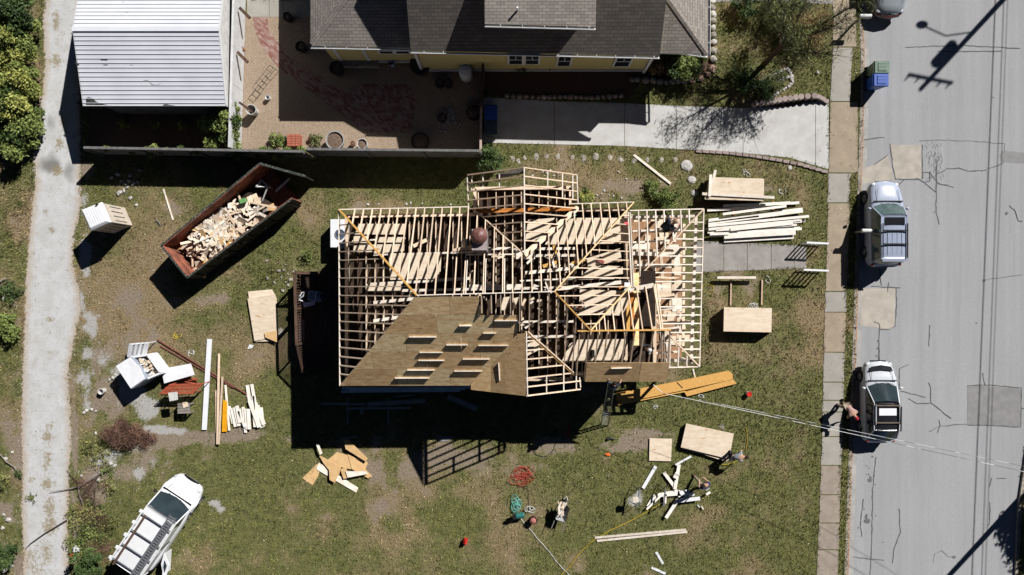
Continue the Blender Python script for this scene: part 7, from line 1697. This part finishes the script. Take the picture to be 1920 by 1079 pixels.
for s_ in (-1, 1): MB().beam((s_ * .60, .0, 1.52), (s_ * .60, -1.0, 1.52), .035, .05).build('roof_rail', SILV, hb, world=False)
MB().beam((.66, -.1, 1.56), (.64, -1.35, 1.56), .05, .05).build('rack_bar', BLACK, hb, world=False)
MB().prism([(-.42, -.2, 1.464), (.46, -.2, 1.464), (.46, -.56, 1.464), (-.42, -.56, 1.464)], .012).build('white_panel', WPLAS, hb, world=False)
MB().prism([(-.60, 1.62, .915), (0, 1.68, .935), (.60, 1.62, .915), (.52, 1.84, .86), (0, 1.93, .87), (-.52, 1.84, .86)], .02).build('hood_reflection', BLKR, hb, world=False, bevel=.005)  # black band painted for the reflection on the shiny hood front
car('parked_car', 'grey blue car with dark red bumper cut off at the top of the street', U(697, 580), math.pi, 4.3, 1.76, .95, 1.5, .97, GREYP, GREYP, .98, .3, -1.5, -1.95, GLASSG, tail=.95)
cp = [o for o in COL.objects if o.get('label', '').startswith('grey blue car')][0]
MB().tube([(-.74, 1.86, .5), (-.5, 2.1, .5), (0, 2.2, .5), (.5, 2.1, .5), (.74, 1.86, .5)], .12, 8).build('bumper', DRED, cp, world=False)
# white van with ladder rack
hd = Vector((.55, .835, 0)).normalized(); vrz = math.atan2(hd.y, hd.x) - math.pi / 2
van = car('white_van', 'white work van with ladders on its roof rack and an open side door', U(-641, -430), vrz, 5.1, 1.98, 1.12, 1.86, 1.12, VANW, VANW, 1.58, .92, -2.38, -2.5, GLASS, tail=1.1, cat='van', van=True, z0=0)
for y in (.5, -.45, -1.3, -2.15):
    MB().beam((-.88, y, 2.04), (.88, y, 2.04), .05, .04).build('rack_bar', STEEL, van, world=False)
for y in (.55, -.1, -.85, -1.6, -2.2): MB().box((-.88, y, 1.99), (.22, .14, .10)).build('rack_bracket', VANW, van, world=False, bevel=.015)
MB().beam((-.82, .65, 2.09), (-.82, -2.3, 2.09), .06, .05).build('rack_rail', WPLAS, van, world=False); MB().cyl((-.58, .55, 2.11), (-.58, -2.35, 2.11), .055, n=10).build('conduit', OLDW, van, world=False)
def ladder_flat(px, y0, y1, wd, zz, label):
    t = thing('ladder', label, 'ladder', (van.location.x, van.location.y, 0), vrz)
    for s_ in (-1, 1): MB().beam((px + s_ * wd / 2, y0, zz), (px + s_ * wd / 2, y1, zz), .04, .08).build('stile', STEEL, t, world=False)
    k = int(abs(y0 - y1) / .14)
    for i in range(k): y = y0 + (y1 - y0) * (i + .5) / k; MB().box((px, y, zz - .035), (wd, .05, .03)).build('rung', STEEL, t, world=False)
ladder_flat(.60, 1.25, -2.75, .34, 2.13, 'aluminium ladder tied on the van roof rack'); ladder_flat(.62, .95, -2.6, .24, 2.22, 'narrower upper ladder on the van roof rack')
for s_ in (1,):
    MB().prism([(.98, -1.15, 1.0), (1.55, -1.55, .95), (1.72, -2.15, .9), (1.52, -2.2, .9), (1.15, -1.75, .95)], .05).build('open_door', VANW, van, world=False, bevel=.02)
    MB().prism([(1.22, -1.45, 1.03), (1.48, -1.65, 1.0), (1.56, -2.0, .98), (1.36, -1.8, 1.0)], .02).build('door_window', GLASS, van, world=False)
    MB().box((1.3, -1.72, .6), (.05, 1.1, .75), R(30)).build('door_skin', VANW, van, world=False)
MB().beam((.9, .9, 1.12), (.99, -1.2, 1.02), .01, .02).build('trim', BLACK, van, world=False)

# ================================================================== people
def skinned(name, J, edges, rad, mat, parent, sub=1):
    me = bpy.data.meshes.new(name); keys = list(J); ix = {k: i for i, k in enumerate(keys)}
    me.from_pydata([tuple(J[k]) for k in keys], [(ix[a], ix[b]) for a, b in edges], [])
    o = bpy.data.objects.new(name, me); COL.objects.link(o)
    sk = o.modifiers.new('skin', 'SKIN'); sk.use_smooth_shade = True
    for k in keys: r = rad[k]; me.skin_vertices[0].data[ix[k]].radius = (r, r) if not isinstance(r, tuple) else r
    me.skin_vertices[0].data[0].use_root = True
    if sub: o.modifiers.new('sub', 'SUBSURF').levels = sub; o.modifiers['sub'].render_levels = sub
    bpy.context.view_layer.update()
    dg = bpy.context.evaluated_depsgraph_get(); m2 = bpy.data.meshes.new_from_object(o.evaluated_get(dg)); m2.name = name
    bpy.data.objects.remove(o)
    m2.materials.clear(); m2.materials.append(mat); o = bpy.data.objects.new(name, m2); COL.objects.link(o); o.parent = parent
    for p in m2.polygons: p.use_smooth = True
    return o
def person(label, loc, rz, pose, shirt, trousers, hairm, cap=None, boots=None, mask=None):
    t = thing('person', label, 'person', loc, rz); J = {k: Vector(v) for k, v in pose.items() if k != 'face'}; fdir = Vector(pose.get('face', (0, 1, 0)))
    E = [('pelvis', 'chest'), ('chest', 'neckb'), ('neckb', 'neck'), ('neck', 'head'), ('head', 'crown'), ('neckb', 'shl'), ('shl', 'ell'), ('ell', 'wrl'), ('neckb', 'shr'), ('shr', 'elr'), ('elr', 'wrr'), ('pelvis', 'hil'), ('hil', 'knl'), ('knl', 'anl'), ('anl', 'tol'), ('pelvis', 'hir'), ('hir', 'knr'), ('knr', 'anr'), ('anr', 'tor')]
    rad = dict(pelvis=.125, chest=.135, neckb=.10, neck=.055, head=.088, crown=.07, shl=.062, shr=.062, ell=.044, elr=.044, wrl=.03, wrr=.03, hil=.09, hir=.09, knl=.06, knr=.06, anl=.042, anr=.042, tol=.035, tor=.035)
    J2 = dict(J); E2 = list(E); r2 = dict(rad)
    for s_ in 'lr':
        w0 = J['wr' + s_]; d = (w0 - J['el' + s_]).normalized(); sd = d.cross(Vector((0, 0, 1)))
        if sd.length < .1: sd = Vector((1, 0, 0))
        sd.normalize(); up = sd.cross(d)
        J2['pa' + s_] = w0 + d * .07; r2['pa' + s_] = (.036, .02); E2.append(('wr' + s_, 'pa' + s_))
        sg = 1 if s_ == 'l' else -1
        for i, (off, ln) in enumerate(((-.033, .066), (-.011, .078), (.011, .072), (.033, .055))):
            a = 'f%d%s' % (i, s_); J2[a] = w0 + d * .10 + sd * off; J2[a + 'b'] = J2[a] + d * ln * .6 - up * ln * .35 * 1; r2[a] = .010; r2[a + 'b'] = .008; E2 += [('pa' + s_, a), (a, a + 'b')]
        J2['th' + s_] = w0 + d * .05 + sd * .05 * sg - up * .01; r2['th' + s_] = .011; J2['tb' + s_] = J2['th' + s_] + d * .04 - up * .02; r2['tb' + s_] = .009; E2 += [('wr' + s_, 'th' + s_), ('th' + s_, 'tb' + s_)]
    skinned('body', J2, E2, r2, SKIN, t, 1)
    # clothes over the same skeleton
    K = {k: J[k] for k in ('pelvis', 'chest', 'neckb', 'shl', 'shr')}; K['ml'] = J['shl'].lerp(J['ell'], .75); K['mr'] = J['shr'].lerp(J['elr'], .75)
    skinned('shirt', K, [('pelvis', 'chest'), ('chest', 'neckb'), ('neckb', 'shl'), ('shl', 'ml'), ('neckb', 'shr'), ('shr', 'mr')], dict(pelvis=.148, chest=.165, neckb=.115, shl=.085, shr=.085, ml=.066, mr=.066), shirt, t, 1)
    K = {k: J[k] for k in ('pelvis', 'hil', 'hir', 'knl', 'knr', 'anl', 'anr')}
    skinned('trousers', K, [('pelvis', 'hil'), ('hil', 'knl'), ('knl', 'anl'), ('pelvis', 'hir'), ('hir', 'knr'), ('knr', 'anr')], dict(pelvis=.145, hil=.11, hir=.11, knl=.08, knr=.08, anl=.065, anr=.065), trousers, t, 1)
    for s_ in 'lr': MB().tube([J['an' + s_] + Vector((0, 0, .02)), J['an' + s_] - Vector((0, 0, .03)), J['to' + s_]], [.06, .062, .045], 8).build('boot', OLDW, t, smooth=True, world=False)
    hdv = (J['crown'] - J['neck']).normalized(); fw = (J['crown'] - J['head']); c0 = J['head'].lerp(J['crown'], .55)
    f = fdir; f = (f - hdv * f.dot(hdv)).normalized(); sd = hdv.cross(f)
    MB().blob(c0 + hdv * .028 - f * .012, .103, (1, 1.08, .95), 12, 8).build('hair' if not cap else 'cap', cap or hairm, t, smooth=True, world=False)
    if cap: MB().prism([c0 + f * .08 + sd * .07 + hdv * .01, c0 + f * .17 + sd * .04, c0 + f * .17 - sd * .04, c0 + f * .08 - sd * .07 + hdv * .01], .01).build('cap_peak', cap, t, world=False)
    MB().blob(J['head'] + f * .10, .018, (1, 1.2, 1.4), 8, 5).build('nose', SKIN, t, smooth=True, world=False)
    for q in (-1, 1):
        MB().blob(J['head'] + f * .082 + sd * .032 * q + hdv * .025, .011, (1, 1, 1), 6, 4).build('eye', BLACK, t, world=False); MB().blob(J['head'] + sd * .09 * q, .024, (.5, 1, 1.3), 8, 5).build('ear', SKIN, t, smooth=True, world=False)
    return t
STAND = dict(pelvis=(0, 0, .95), chest=(0, .02, 1.22), neckb=(0, .01, 1.42), neck=(0, .02, 1.50), head=(0, .05, 1.60), crown=(0, .05, 1.70), shl=(-.19, 0, 1.40), shr=(.19, 0, 1.40), ell=(-.26, .02, 1.12), elr=(.26, .02, 1.12), wrl=(-.25, .2, .96), wrr=(.25, .2, .96), hil=(-.09, 0, .90), hir=(.09, 0, .90), knl=(-.11, .04, .50), knr=(.11, .04, .50), anl=(-.12, 0, .09), anr=(.12, 0, .09), tol=(-.13, .17, .04), tor=(.13, .17, .04))
STRIDE = dict(STAND, ell=(-.25, -.12, 1.14), wrl=(-.22, -.02, .95), elr=(.27, .14, 1.16), wrr=(.2, .36, 1.1), knl=(-.10, .22, .52), anl=(-.10, .36, .1), tol=(-.11, .52, .06), knr=(.10, -.04, .50), anr=(.11, -.34, .12), tor=(.12, -.2, .04), pelvis=(0, 0, .92), chest=(0, .10, 1.2), neckb=(0, .16, 1.38), neck=(0, .2, 1.46), head=(0, .26, 1.54), crown=(0, .29, 1.64), shl=(-.19, .14, 1.36), shr=(.19, .14, 1.36))
BEND = dict(pelvis=(0, -.1, .90), chest=(0, .18, 1.02), neckb=(0, .36, 1.10), neck=(0, .43, 1.12), head=(0, .52, 1.13), crown=(0, .61, 1.16), face=(0, .3, -1), shl=(-.19, .33, 1.08), shr=(.19, .33, 1.08), ell=(-.26, .42, .82), elr=(.26, .42, .82), wrl=(-.2, .55, .62), wrr=(.2, .55, .62), hil=(-.1, -.1, .86), hir=(.1, -.1, .86), knl=(-.13, .02, .47), knr=(.13, -.02, .47), anl=(-.14, -.05, .09), anr=(.14, -.1, .09), tol=(-.15, .12, .04), tor=(.15, .07, .04))
CROUCH = dict(pelvis=(0, -.2, .38), chest=(0, .02, .62), neckb=(0, .14, .78), neck=(0, .2, .84), head=(0, .28, .90), crown=(0, .35, .97), face=(0, .6, -.8), shl=(-.2, .1, .76), shr=(.2, .1, .76), ell=(-.3, .28, .56), elr=(.3, .30, .56), wrl=(-.16, .48, .42), wrr=(.2, .50, .42), hil=(-.12, -.15, .36), hir=(.12, -.15, .36), knl=(-.24, .24, .46), knr=(.24, .24, .46), anl=(-.2, -.02, .09), anr=(.2, -.02, .09), tol=(-.22, .15, .04), tor=(.22, .15, .04))
CLIMB = dict(STAND, chest=(0, .08, 1.2), neckb=(0, .14, 1.4), neck=(0, .18, 1.47), head=(0, .24, 1.56), crown=(0, .27, 1.66), shl=(-.2, .14, 1.38), shr=(.2, .14, 1.38), ell=(-.28, .42, 1.38), elr=(.3, .36, 1.36), wrl=(-.08, .66, 1.42), wrr=(.28, .62, 1.36), knl=(-.14, .18, .56), anl=(-.12, .04, .2), tol=(-.12, .2, .18), knr=(.12, .08, .48), anr=(.12, 0, .09), tor=(.12, .17, .05))
GREY_T = pm('grey_shirt', (.28, .30, .34), (.22, .24, .27), 7, .9); NAVY_T = pm('navy_shirt', (.02, .035, .14), (.015, .025, .09), 7, .9); DARK_T = pm('charcoal_shirt', (.03, .035, .05), (.02, .024, .035), 7, .9); PINK_T = pm('dusty_pink_shirt', (.48, .30, .27), (.38, .24, .21), 7, .9); BLUE_P = pm('denim', (.07, .11, .24), (.05, .08, .17), 8, .9); KHAKI = pm('khaki_trousers', (.36, .30, .22), (.28, .23, .17), 8, .9); DARK_P = pm('black_trousers', (.02, .02, .022), (.03, .03, .032), 8, .9); HAIRB = pm('dark_hair', (.025, .017, .012), (.04, .028, .02), 12, .8); CAPR = pm('red_cap', (.42, .03, .05), (.35, .02, .04), 5, .8); CAPW = pm('white_cap', (.75, .75, .73), (.6, .6, .58), 5, .8); HAIRL = pm('sandy_hair', (.42, .27, .18), (.3, .19, .12), 12, .8)
q = P(1372, 856, .9); person('worker in grey shirt bending over the tilted plywood stack', (q.x + .1, q.y - .02, 0), R(-85), BEND, GREY_T, DARK_P, HAIRB)
q = P(1322, 912, 1.0); person('worker in navy shirt walking beside the board offcuts', (q.x, q.y, 0), R(35), dict(STRIDE, ell=(-.3, .2, 1.2), wrl=(-.12, .42, 1.12)), NAVY_T, KHAKI, HAIRL)
bk = [o for o in COL.objects if o.get('label', '').startswith('worker in navy')][0]
MB().box((0, -.085, 1.27), (.2, .02, .16)).build('shirt_print', WHITE, bk, world=False)
q = P(1594, 768, .8); person('person in dusty pink shirt and red cap bending beside the hatchback', (q.x - .15, q.y + .12, 0.02), R(-150), BEND, PINK_T, KHAKI, HAIRB, CAPR)
q = P(1253, 424, 3.5); person('worker in dark clothes crouching on the front porch rafters', (q.x, q.y, 2.95), R(-60), CROUCH, DARK_T, DARK_P, HAIRL)
q = P(1212, 652, 4.6); person('worker in black shirt and white cap standing among the wing rafters', (q.x, q.y, 3.66), R(180), STAND, DARK_T, DARK_P, HAIRB, CAPW)
q = P(1148, 716, 4.0); person('worker in dark shirt and denim reaching up from the ladder top', (q.x, q.y - .25, 2.9), R(-10), CLIMB, DARK_T, BLUE_P, HAIRB)
q = P(1085, 577, 4.6); person('worker in grey shirt partly hidden below the orange hip rafter', (q.x, q.y, 3.66), R(20), STAND, pm('stone_shirt', (.30, .27, .25), (.22, .2, .19), 7, .9), DARK_P, HAIRL)
